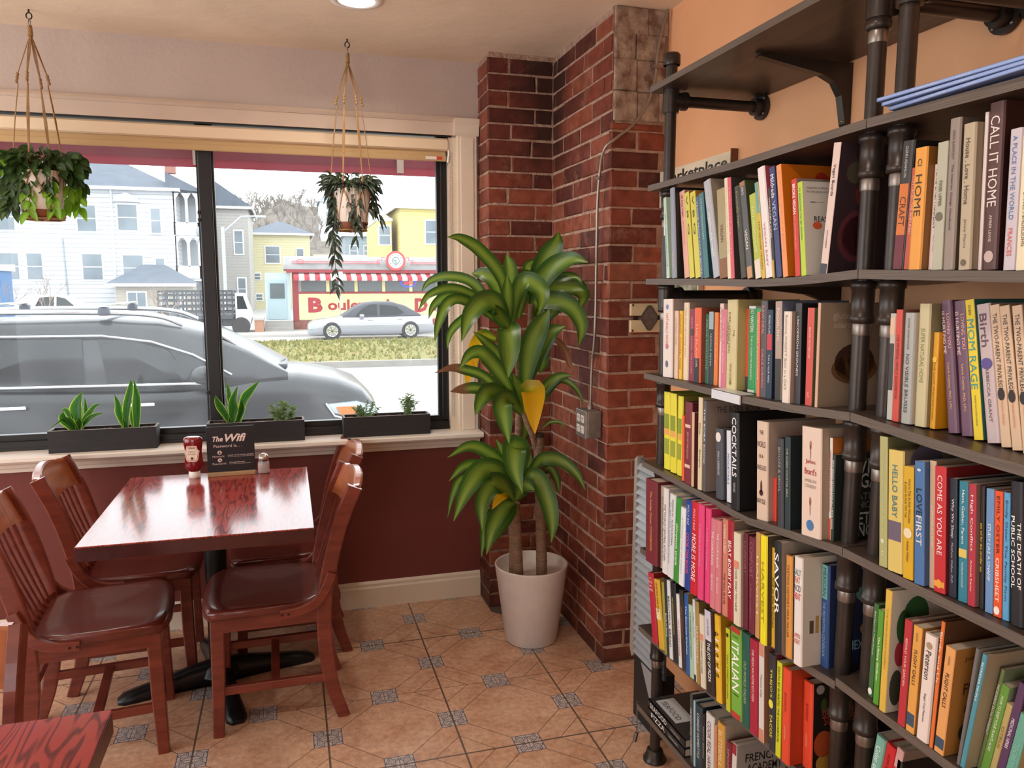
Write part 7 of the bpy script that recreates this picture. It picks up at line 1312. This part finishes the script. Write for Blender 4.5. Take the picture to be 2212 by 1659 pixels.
# --- silver sedan with dark vinyl roof, across the median
sed = car('sedan', 'silver sedan with dark cloth roof parked before the diner', 3.0, 29.95,
    [(.69, -.28, -.02, .62), (.74, -.34, .08, .74), (.95, -.35, .20, .84), (1.4, -.34, .27, .88), (1.9, -.34, .34, .89), (3.0, -.34, .36, .89), (4.0, -.34, .38, .89), (4.8, -.33, .38, .87), (5.25, -.30, .34, .80), (5.45, -.26, .20, .70), (5.50, -.2, .02, .6)],
    [(1.95, .33, .37, .80, .78), (2.4, .34, .68, .82, .66), (2.75, .35, .84, .83, .62), (3.2, .36, .89, .83, .61), (3.8, .37, .88, .83, .62), (4.3, .38, .74, .82, .64), (4.85, .38, .42, .80, .76)],
    mat('silver_car_paint', '#9a9ca1', .3, .5, coat=.6), mat('black_vinyl_roof', '#3f4148', .6),
    [('side_window', [(2.42, .37), (3.20, .38), (3.22, .80), (2.95, .79), (2.62, .62)]), ('side_window', [(3.32, .38), (4.05, .40), (4.22, .50), (3.95, .72), (3.32, .80)])],
    (1.55, 4.44), .33, handles=((2.95, .24), (4.05, .26)),
    trims=(([(1.2, .05, .06), (3, .04, .06), (5.0, .06, .05)], .014, mat('silver_trim', '#c7c9cc', .3, .6), 'side_moulding'),))
b = MB(); b.bbox((.70, 29.13, -.10), (1.0, 29.3, .10), .03); part(b, 'headlamp', mat('lamp_glass_grey'), sed)
b = MB(); b.bbox((5.36, 29.16, .02), (5.46, 29.35, .26), .02); part(b, 'tail_lamp', paint('#b8323a'), sed)
b = MB(); b.bbox((2.55, 28.94, .34), (2.72, 29.08, .44), .03); part(b, 'wing_mirror', mat('silver_car_paint'), sed)
# --- small white hatchback in front of the white house
car('hatchback', 'small white hatchback parked beside the large white house', -10.4, 41.5,
    [(-12.20, -.3, .25, .7), (-12.00, -.3, .5, .8), (-11.10, -.3, .52, .84), (-9.60, -.3, .50, .84), (-8.70, -.3, .42, .82), (-8.20, -.3, .2, .72), (-8.10, -.2, 0, .6)],
    [(-12.10, .48, .55, .78, .7), (-11.60, .5, 1.0, .8, .62), (-10.70, .5, 1.12, .8, .6), (-10.00, .5, 1.0, .8, .6), (-9.30, .48, .52, .78, .74)],
    mat('white_car_paint', '#e6e6e6', .3, coat=.5), mat('white_car_paint'), [('side_window', [(-11.30, .52), (-10.50, .52), (-10.50, 1.0), (-11.10, .96)]), ('side_window', [(-10.40, .52), (-9.60, .52), (-10.05, .92), (-10.40, 1.0)])], (-11.5, -9.0), .31)
# --- stake bed truck
tk = empty('stake_truck', (-3.2, 34, GZ), 0, 'dark stake bed truck with white cab in front of the grey house', 'truck')
m_stk = mat('dark_stake_wood', '#3d4247', .7)
b = MB(); x0, x1 = -4.93, -2.15; ya, yb = 33.4, 35.3
for i in range(9): x = x0+(x1-x0)*i/8; b.box((x-.03, ya-.02, .30), (x+.03, ya+.03, 1.30)); b.box((x-.03, yb-.02, .30), (x+.03, yb+.03, 1.30))
for z in (.42, .66, .90, 1.12, 1.27): b.box((x0, ya-.04, z-.045), (x1, ya-.015, z+.045)); b.box((x0, yb-.04, z-.045), (x1, yb-.015, z+.045)); b.box((x0-.02, ya, z-.045), (x0, yb, z+.045)); b.box((x1, ya, z-.045), (x1+.02, yb, z+.045))
part(b, 'stake_bed', m_stk, tk)
b = MB(); b.box((x0, ya, .15), (x1, yb, .30)); b.box((x0+.1, ya+.2, -.15), (x1+.3, yb-.2, .15)); part(b, 'chassis', mat('truck_chassis', '#3b4045', .6), tk)
b = MB(); b.prism([(-2.05, -.1), (-1.50, -.1), (-1.42, .25), (-1.50, .55), (-1.72, 1.18), (-2.05, 1.2)], 33.5, 35.2, 'y'); part(b, 'cab', paint('#dfe3e4'), tk)
b = MB(); b.prism([(-1.98, .55), (-1.58, .55), (-1.74, 1.08), (-1.98, 1.08)], 33.48, 33.52, 'y'); part(b, 'cab_window', m_glassd, tk)
for x in (-4.2, -1.85): wheel(tk, x, 33.55, .36, GZ+.36, -1, .2, 5)
b = MB(); b.box((-4.96, 34.1, .02), (-4.94, 34.5, .18)); part(b, 'number_plate', paint('#d8cfc8'), tk)
# --- the diner
dn = empty('diner', (3.5, 36.5, GZ), 0, 'low red and cream diner with striped awning, neon sign and roof clock', 'building')
m_red = mat('diner_red_enamel', '#851f2a', .5); m_cream = mat('diner_cream_enamel', '#d8d094', .5, noise=.04, nscale=2)
DX0, DX1, DY = .24, 14.0, 35.0
b = MB(); b.box((DX0, DY+.05, -.02), (DX1, 39, 2.1)); part(b, 'wall', mat('diner_side_wall', '#b9b5ae', .7), dn)
b = MB(); b.box((DX0, DY, -.5), (DX1, 39, -.02)); part(b, 'brick_base', mat('diner_brick', '#7e4a40', .8, noise=.25, nscale=9), dn)
b = MB(); b.box((DX0+.22, DY-.02, .02), (DX1, DY+.06, 1.17)); pnl = part(b, 'cream_panel', m_cream, dn)
b = MB(); b.box((DX0, DY-.04, -.02), (DX0+.24, DY+.07, 2.1)); b.box((DX0, DY-.035, 1.15), (DX1, DY+.06, 1.24)); b.box((DX0-.25, DY-.3, 2.06), (DX1, DY+.2, 2.2)); part(b, 'red_trim', m_red, dn)
for i in range(8):
    x = DX0+.36+i*1.22
    b = MB(); b.box((x, DY-.03, 1.26), (x+1.06, DY+.06, 1.95)); wd = part(b, 'window', mat('diner_dark_glass', '#4f5a5c', .15), dn)
    b = MB(); b.box((x+1.06, DY-.04, 1.24), (x+1.20, DY+.06, 1.98)); part(b, 'mullion', m_cream, dn)
b = MB(); nst = 62; aw = (DX1-DX0-.1)/nst
for i in range(nst):
    mi = i % 2; x = DX0+.05+i*aw
    b.add([(x, DY-.02, 2.07), (x+aw, DY-.02, 2.07), (x+aw, DY-.75, 1.86), (x, DY-.75, 1.86)], [(0, 1, 2, 3)], mi); b.add([(x, DY-.75, 1.86), (x+aw, DY-.75, 1.86), (x+aw, DY-.76, 1.72), (x, DY-.76, 1.72)], [(0, 1, 2, 3)], mi)
part(b, 'striped_awning', [mat('awning_red', '#b5404a', .7, trans=.3), mat('awning_white', '#f3ede6', .7, trans=.3)], dn)
b = MB(); rings = []
for t in range(9):
    a = pi*t/8*.5; rings.append([(DX0-.35, DY-.32+1.5*(1-cos(a))*1.0, 2.2+.62*sin(a)), (DX1, DY-.32+1.5*(1-cos(a)), 2.2+.62*sin(a))])
b.loft(rings, False, False); b.add([(DX0-.35, DY-.32+1.5*(1-cos(pi*t/16)), 2.2+.62*sin(pi*t/16)) for t in range(9)]+[(DX0-.35, 37.5, 2.82), (DX0-.35, 37.5, 2.2)], [tuple(range(11))]); b.box((DX0-.35, 36.1, 2.2), (DX1, 39, 2.81)); rf = part(b, 'barrel_roof', mat('weathered_roof', '#848383', .8, noise=.15, nscale=2.5), dn)
b = MB()
for z, yy in ((2.55, DY-.22), (2.48, DY-.26)): b.tube([(DX0, yy, z), (DX0+1.3, yy, z), (4.0, yy-.01, z)], .018, 5); b.tube([(5.35, yy, z), (DX1, yy, z)], .018, 5)
for s in (-1, 1):
    b.tube([(4.68+s*.68, DY-.25, 2.50), (4.68+s*.80, DY-.25, 2.50), (4.68+s*.80, DY-.25, 2.62), (4.68+s*.60, DY-.25, 2.62), (4.68+s*.60, DY-.25, 2.74), (4.68+s*.45, DY-.25, 2.74)], .018, 5)
b.tube([(DX0+.35+.16*cos(t), DY-.24, 2.53+.09*sin(t)) for t in [2*pi*i/14 for i in range(15)]], .018, 5)
part(b, 'neon_tubing', mat('red_neon_tube', '#c6656a', .4), dn)
ck = MB(); ck.tube([(4.68, DY-.28, 2.60), (4.68, DY-.42, 2.60)], .43, 32); c1 = part(ck, 'clock_rim', mat('clock_red', '#c04a48', .5), dn)
ck = MB(); ck.tube([(4.68, DY-.42, 2.60), (4.68, DY-.44, 2.60)], .33, 32); c2 = part(ck, 'clock_face', paint('#c9cbc5'), dn); c2.parent = c1
ck = MB()
for k in range(12): a = pi*k/6; ck.box((4.68+.26*sin(a)-.018, DY-.452, 2.60+.26*cos(a)-.018), (4.68+.26*sin(a)+.018, DY-.442, 2.60+.26*cos(a)+.018))
ck.bar([(4.68, DY-.455, 2.62), (4.68, DY-.455, 2.38)], .006, .03); ck.bar([(4.70, DY-.455, 2.60), (4.52, DY-.455, 2.60)], .006, .03); ck.tube([(4.68+.15*cos(t), DY-.450, 2.6+.15*sin(t)) for t in [2*pi*i/24 for i in range(25)]], .012, 5); c3 = part(ck, 'clock_marks', paint('#2c6a64'), dn); c3.parent = c1
b = MB(); text_into(b, 'B', (1.18, DY-.035, .66), (1, 0, 0), (0, 0, 1), .62, .66, bold=.05); text_into(b, 'oulevard', (3.05, DY-.035, .66), (1, 0, 0), (0, 0, 1), 2.7, .48, bold=.03); text_into(b, 'D', (5.85, DY-.035, .62), (1, 0, 0), (0, 0, 1), .60, .64, bold=.05); text_into(b, 'iner', (7.1, DY-.035, .60), (1, 0, 0), (0, 0, 1), 1.4, .48, bold=.03)
s_ = part(b, 'painted_lettering', mat('diner_lettering', '#9a2030', .6), dn); s_.parent = pnl
b = MB(); text_into(b, 'OPEN', (5.28, DY-.045, 1.62), (1, 0, 0), (0, 0, 1), .42, .15, bold=.03); part(b, 'open_sign_letters', mat('red_neon_sign', '#ff3a55', .5, emit=1.2), dn)
b = MB(); b.tube([(5.28+.33*cos(t), DY-.05, 1.62+.17*sin(t)) for t in [2*pi*i/24 for i in range(25)]], .022, 6); part(b, 'open_sign_ring', mat('blue_neon_sign', '#4a5aff', .5, emit=1.2), dn)
# entrance porch, steps, brick pier
b = MB(); b.box((-.90, DY-.1, .02), (.15, 37, 2.05)); en = part(b, 'entrance_box', mat('pale_blue_porch', '#a3b4b8', .6), dn)
b = MB(); b.box((-.78, DY-.13, .05), (-.02, DY-.09, 1.75)); d_ = part(b, 'door', mat('grey_blue_door', '#93a6ac', .5), dn)
b = MB(); b.box((-.70, DY-.15, .95), (-.10, DY-.12, 1.60)); q = part(b, 'door_pane', mat('diner_dark_glass'), dn); q.parent = d_
b = MB()
for k in range(4): b.box((-.95, DY-.45-.28*k, -.5), (.22, DY-.1-.28*(k), .0-.125*k))
part(b, 'steps', mat('stone_steps', '#8f8c88', .8, noise=.1), dn)
b = MB(); b.box((-1.34, DY-1.5, -.5), (-.98, DY-.1, .08)); part(b, 'stair_pier', mat('stair_brick', '#a07358', .8, noise=.25, nscale=10), dn); b = MB(); b.box((-1.38, DY-1.54, .08), (-.96, DY-.06, .16)); part(b, 'pier_cap', m_conc, dn)
# --- houses
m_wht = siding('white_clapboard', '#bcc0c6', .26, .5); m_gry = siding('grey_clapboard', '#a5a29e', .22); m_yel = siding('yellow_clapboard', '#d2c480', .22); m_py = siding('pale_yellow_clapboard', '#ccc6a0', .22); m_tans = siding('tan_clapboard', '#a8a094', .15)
m_slate = mat('grey_slate_roof', '#5c6570', .9, noise=.12, nscale=2); m_wtrim = mat('house_white_trim', '#dcdfe2', .6); m_hwin = mat('house_window_glass', '#5a676f', .2, c2='#77848d', nscale=.7)
def house(label, x0, x1, y0, y1, z0, z1, wall, roof, wins, rh=1.4, over=.35, kind='hip', wall2=None):
    r = empty('house', ((x0+x1)/2, (y0+y1)/2, GZ), 0, label, 'house', 'houses across the street')
    b = MB(); b.box((x0, y0, z0), (x1, y1, z1)); part(b, 'wall', wall, r)
    X0, X1, Y0, Y1 = x0-over, x1+over, y0-over, y1+over; b = MB()
    if kind == 'hip':
        m_ = min((X1-X0), (Y1-Y0))*.45; cy = (Y0+Y1)/2
        R0, R1 = ((X0+m_, cy), (X1-m_, cy)) if X1-X0 > 2*m_ else (((X0+X1)/2-.01, cy), ((X0+X1)/2+.01, cy))
        b.add([(X0, Y0, z1), (X1, Y0, z1), (X1, Y1, z1), (X0, Y1, z1), (R0[0], R0[1], z1+rh), (R1[0], R1[1], z1+rh)], [(0, 1, 5, 4), (1, 2, 5), (2, 3, 4, 5), (3, 0, 4), (0, 3, 2, 1)])
    elif kind == 'gx':   # ridge runs away from the street
        cx = (X0+X1)/2; b.prism([(X0, z1), (X1, z1), (cx, z1+rh)], Y0, Y1, 'y')
    else:
        cy = (Y0+Y1)/2; b.prism([(Y0, z1), (Y1, z1), (cy, z1+rh)], X0, X1, 'x')
    part(b, 'roof', roof, r)
    b = MB(); b.box((X0, Y0-.03, z1-.16), (X1, Y0+.05, z1+.02)); b.box((X1-.05, Y0, z1-.16), (X1+.03, Y1, z1+.02)); b.box((X0-.03, Y0, z1-.16), (X0+.05, Y1, z1+.02)); part(b, 'eaves', m_wtrim, r)
    for w in wins:
        cx, cz, ww, wh = w[:4]; b = MB()
        b.box((cx-ww/2-.09, y0-.06, cz-wh/2-.09), (cx+ww/2+.09, y0+.02, cz+wh/2+.09)); f = part(b, 'window', m_wtrim, r)
        b = MB(); b.box((cx-ww/2, y0-.075, cz-wh/2), (cx+ww/2, y0-.055, cz-.03)); b.box((cx-ww/2, y0-.075, cz+.03), (cx+ww/2, y0-.055, cz+wh/2)); p_ = part(b, 'panes', m_hwin, r); p_.parent = f
    return r
WV = [(x, z, 1.05 if i != 9 else .6, 1.5) for i, (x, z) in enumerate([(-15.0, 5.3), (-10.85, 5.3), (-9.3, 5.3)][:0])]
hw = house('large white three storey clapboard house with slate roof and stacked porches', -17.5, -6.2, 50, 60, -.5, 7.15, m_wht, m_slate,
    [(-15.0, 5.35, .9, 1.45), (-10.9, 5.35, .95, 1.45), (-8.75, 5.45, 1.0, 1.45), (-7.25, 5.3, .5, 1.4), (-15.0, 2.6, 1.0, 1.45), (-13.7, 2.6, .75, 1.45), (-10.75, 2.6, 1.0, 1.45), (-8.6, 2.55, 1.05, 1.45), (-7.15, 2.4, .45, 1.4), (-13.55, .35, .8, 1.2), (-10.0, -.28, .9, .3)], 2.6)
b = MB(); b.prism([(-9.45, 6.35), (-8.05, 6.35), (-8.15, 6.6), (-8.75, 6.85), (-9.35, 6.6)], 49.75, 50.0, 'y'); part(b, 'window_hood', m_wtrim, hw)
b = MB(); b.tube([(-9.55, 49.95, 7.1), (-9.6, 49.95, -.4)], .06, 6); part(b, 'downpipe', m_wtrim, hw)
b = MB(); b.tube([(-12.2, 49.95, 4.2), (-12.1, 49.95, -.4)], .04, 5); part(b, 'cable_run', mat('grey_cable', '#8a949c', .7), hw)
for z0_ in (1.95, 4.5):     # two porches at the right end
    b = MB(); b.box((-6.3, 50.1, z0_-.15), (-4.9, 56, z0_+.0)); b.box((-6.3, 50.0, z0_), (-4.9, 50.12, z0_+.75)); b.box((-4.98, 50.0, z0_), (-4.9, 56, z0_+.75)); pc = part(b, 'porch_balustrade', m_wtrim, hw)
    for x in (-6.2, -5.55, -4.95):
        b = MB(); b.box((x-.07, 50.0, z0_+.7), (x+.07, 50.14, z0_+2.5)); b.prism([(x-.30, z0_+2.5), (x+.30, z0_+2.5), (x+.07, z0_+2.1), (x-.07, z0_+2.1)], 50.02, 50.1, 'y'); q = part(b, 'porch_post', m_wtrim, hw); q.parent = pc
b = MB(); b.box((-6.3, 50.0, 6.95), (-4.7, 56.5, 7.15)); b.prism([(-6.6, 7.15), (-4.4, 7.0), (-6.6, 8.1)], 49.7, 57, 'y'); part(b, 'porch_roof', m_slate, hw)
b = MB(); b.box((-6.25, 52.5, -.5), (-4.95, 56, 6.95)); part(b, 'porch_back_wall', mat('shaded_porch_wall', '#9aa0a4', .8), hw)
b = MB(); b.box((-9.3, 48.2, -.45), (-5.2, 50, 1.62)); st_ = part(b, 'ground_floor_annexe', m_tans, hw)
b = MB(); cx = -7.6; b.add([(-9.75, 47.8, 1.62), (-5.0, 47.8, 1.62), (-5.0, 50, 1.62), (-9.75, 50, 1.62), (-8.1, 49.95, 2.75), (-6.9, 49.95, 2.75)], [(0, 1, 5, 4), (1, 2, 5), (3, 0, 4), (0, 3, 2, 1), (2, 3, 4, 5)]); part(b, 'annexe_roof', m_slate, hw)
b = MB(); b.box((-9.75, 47.75, 1.48), (-5.0, 47.85, 1.64)); part(b, 'annexe_eaves', m_wtrim, hw)
for x, w_ in ((-8.2, .9), (-6.75, .3), (-5.9, .35)):
    b = MB(); b.box((x-w_/2-.08, 48.12, .05), (x+w_/2+.08, 48.22, 1.2)); f = part(b, 'window', m_wtrim, hw); b = MB(); b.box((x-w_/2, 48.10, .13), (x-.03, 48.13, 1.12)); b.box((x+.03, 48.10, .13), (x+w_/2, 48.13, 1.12)); p_ = part(b, 'panes', m_hwin, hw); p_.parent = f
for i in range(5): b = MB(); b.box((-11.3+i*.28, 49.8, -.2+.08*(i % 2)), (-11.12+i*.28, 49.98, .3+.06*(i % 2))); part(b, 'meter', mat('grey_meter_box', '#8f989c', .6), hw)
b = MB(); b.box((-7.15, 54, 8.6), (-6.55, 54.6, 9.55)); part(b, 'chimney', mat('far_chimney_brick', '#96695c', .8), hw)
b = MB(); b.sphere((-4.7, 49.8, 4.7), .38, 10, 0, None, (1, .3, 1)); b.tube([(-4.7, 49.9, 4.6), (-5.1, 50, 4.0)], .04, 5); part(b, 'satellite_dish', mat('dish_grey', '#8f989c', .5), hw)
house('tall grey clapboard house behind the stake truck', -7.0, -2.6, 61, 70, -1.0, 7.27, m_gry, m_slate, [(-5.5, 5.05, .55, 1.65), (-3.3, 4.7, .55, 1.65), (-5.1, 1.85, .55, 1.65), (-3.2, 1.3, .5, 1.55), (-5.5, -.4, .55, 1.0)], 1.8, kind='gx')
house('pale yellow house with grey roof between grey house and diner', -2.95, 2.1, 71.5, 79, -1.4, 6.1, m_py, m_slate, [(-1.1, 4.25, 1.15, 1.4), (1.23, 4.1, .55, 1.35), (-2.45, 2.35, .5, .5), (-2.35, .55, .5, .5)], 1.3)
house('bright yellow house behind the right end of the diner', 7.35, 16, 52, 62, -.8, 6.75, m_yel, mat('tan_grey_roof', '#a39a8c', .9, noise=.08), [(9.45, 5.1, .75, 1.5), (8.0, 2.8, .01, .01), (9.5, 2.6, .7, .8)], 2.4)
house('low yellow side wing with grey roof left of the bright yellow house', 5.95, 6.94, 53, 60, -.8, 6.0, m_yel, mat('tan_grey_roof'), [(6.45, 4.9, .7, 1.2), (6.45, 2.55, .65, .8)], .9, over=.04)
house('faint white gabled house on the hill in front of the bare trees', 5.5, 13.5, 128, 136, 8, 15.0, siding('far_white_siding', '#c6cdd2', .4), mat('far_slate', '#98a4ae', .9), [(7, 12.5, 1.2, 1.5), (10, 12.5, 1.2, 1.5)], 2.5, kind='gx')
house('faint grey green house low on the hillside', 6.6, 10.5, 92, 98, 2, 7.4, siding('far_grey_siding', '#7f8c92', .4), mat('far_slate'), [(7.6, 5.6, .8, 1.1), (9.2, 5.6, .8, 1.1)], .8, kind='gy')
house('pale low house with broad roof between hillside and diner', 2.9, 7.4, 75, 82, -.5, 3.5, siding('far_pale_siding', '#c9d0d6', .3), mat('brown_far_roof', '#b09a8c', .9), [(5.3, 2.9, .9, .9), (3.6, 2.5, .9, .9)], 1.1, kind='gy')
# hill with bare trees
random.seed(21); b = MB(); n = 40; rings = []
for yy, hh in ((95, 0), (125, .45), (150, .8), (170, 1.)):
    rings.append([(-60+150*i/n, yy, GZ+hh*(17+2.5*sin(i*.45)+1.2*sin(i*1.7))*max(0, min(1, (i-9)/6))*(1-.25*max(0, (i-24)/16))) for i in range(n+1)])
b.loft(rings, False, False); struct('wooded_hill', b, mat('bare_woodland', '#6f685f', 1, noise=.3, nscale=.9, bump=1, bscale=2))
def bare_tree(x, y, z, h, label, grp, mm, rad=.12, depth=4, seed=1, group_obj='bare_tree'):
    random.seed(seed); b = MB()
    def br(p, d, l, r_, k):
        q = p+d*l; b.tube([p, (p+q)/2+Vector((random.uniform(-.05, .05)*l, 0, 0)), q], [r_, r_*.85, r_*.65], 5, caps=False)
        if k == 0: return
        for i in range(3): 
            nd = (d+Vector((random.uniform(-.75, .75), random.uniform(-.75, .75), random.uniform(-.1, .5)))).normalized(); br(q-d*l*random.uniform(0, .35), nd, l*random.uniform(.55, .8), r_*.6, k-1)
    br(Vector((x, y, z)), Vector((0, 0, 1)), h*.34, rad, depth)
    o = b.build(group_obj, mm); tag(o, label, 'tree', grp); return o
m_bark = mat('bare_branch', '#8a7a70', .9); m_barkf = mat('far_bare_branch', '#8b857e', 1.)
k = 0
for x, y in ((-8.8, 152), (-5.5, 146), (-3.6, 151), (-1.8, 149), (.2, 151), (2.0, 142), (3.8, 156), (5.6, 152), (16.5, 150), (13, 146), (-4.5, 135), (-1, 133), (2.8, 134), (.9, 120), (4.6, 122), (-2.8, 122), (8.2, 150), (10.5, 151), (-6.2, 134), (-.2, 158), (1.4, 160), (-3.0, 160), (4.9, 161)):
    k += 1; hz = 15.5*(.86 if y > 140 else (.62 if y > 130 else .42))
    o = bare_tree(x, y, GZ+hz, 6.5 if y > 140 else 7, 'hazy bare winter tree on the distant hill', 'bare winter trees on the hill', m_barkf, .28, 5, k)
for i, (x, y, h, lab) in enumerate(((-8.6, 27.5, 3.0, 'thin bare sapling before the small white hatchback, nearer its tail'), (-7.4, 27.9, 3.2, 'thin bare sapling before the small white hatchback, nearer its nose'), (-3.95, 28.2, 2.7, 'thin bare sapling in front of the stake truck'))):
    bare_tree(x, y, GZ, h, lab, None, m_bark, .028, 4, 60+i, 'sapling')
random.seed(9); b = MB()
for i in range(70):
    a = random.uniform(0, 2*pi); l = random.uniform(.2, .55); b.tube([(-3.1+.12*cos(a), 27.9+.1*sin(a), GZ), (-3.1+.5*l*cos(a)*1.6, 27.9+.3*sin(a), GZ+l*1.1), (-3.1+.5*l*cos(a)*2.0, 27.9+.3*sin(a), GZ+l*1.25)], .008, 4)
tag(b.build('dry_shrub', mat('rusty_dry_twigs', '#a5735a', .9)), 'small rusty brown dry shrub beside the median right of the mullion', 'shrub')
# street lamp and sign post
sl = empty('street_lamp', (-3.7, 44, GZ), 0, 'tall grey street lamp pole with one arm before the grey house', 'street lamp')
b = MB(); b.tube([(-3.15, 44, GZ), (-3.15, 44, 4.6)], .09, 8); part(b, 'pole', mat('lamp_pole_grey', '#a9aeb2', .5), sl)
b = MB(); b.tube([(-3.15, 44, 4.3), (-2.2, 44, 5.15), (-1.3, 44, 5.2)], .05, 6); b.bbox((-1.5, 43.9, 5.12), (-.95, 44.1, 5.24), .03); part(b, 'arm', mat('lamp_pole_grey'), sl)
b = MB(); b.tube([(2.02, 31.6, GZ), (2.02, 31.6, 2.05)], .03, 6); po = b.build('sign_post', mat('lamp_pole_grey')); tag(po, 'thin metal street sign post standing in front of the diner', 'sign post')
b = MB(); b.box((1.9, 31.55, 1.75), (2.15, 31.58, 2.05)); part(b, 'sign_plate', paint('#e8e6e2'), po)
# blue painted kiosk at the left edge
kb = empty('painted_kiosk', (-12.5, 38.8, GZ), 0, 'blue and green painted panel with red header at the far left', 'kiosk')
b = MB(); b.box((-15.0, 38.6, GZ), (-11.95, 40.1, 2.15)); part(b, 'panel', mat('painted_blue', '#47709c', .6), kb)
b = MB(); b.prism([(-15.0, GZ+.3), (-12.0, GZ+.3), (-13.5, 1.1), (-15.3, 1.5)], 38.55, 38.6, 'y'); part(b, 'painted_hillside', mat('painted_green', '#5a8f6a', .6, c2='#e8ece8', nscale=3), kb)
b = MB(); b.box((-15.0, 38.5, 1.5), (-12.0, 38.6, 2.0)); part(b, 'red_header', mat('kiosk_red', '#b8525a', .6), kb)
b = MB(); b.prism([(38.3, 2.15), (40.3, 2.15), (40.3, 2.45), (38.3, 2.25)], -15.0, -11.85, 'x'); part(b, 'kiosk_roof', m_wtrim, kb)
# our own shop awning above the window, outside
aw_ = empty('shop_awning', (-.8, YW+.2, 2.6), 0, 'dark red fabric awning outside above the shop window', 'awning')
b = MB(); b.add([(-6, YW+.17, 2.75), (4, YW+.17, 2.75), (4, 4.35, 2.30), (-6, 4.35, 2.30), (4, 4.35, 2.058), (-6, 4.35, 2.058)], [(0, 1, 2, 3), (3, 2, 4, 5)]); part(b, 'awning_cloth', mat('maroon_awning_cloth', '#8a2f3c', .8, trans=.25), aw_)
for x in (-3.4, -.42, .62): b = MB(); b.box((x-.018, 4.325, 2.07), (x+.018, 4.338, 2.32)); b.bar([(x, 4.33, 2.31), (x, YW+.17, 2.74)], .03, .02, (1, 0, 0)); part(b, 'awning_rib', mat('awning_rib_beige', '#b8a898', .6), aw_)
b = MB(); b.box((-6, 4.338, 2.10), (4, 4.345, 2.155)); part(b, 'awning_hem', mat('awning_hem', '#7a2f3a', .8), aw_)
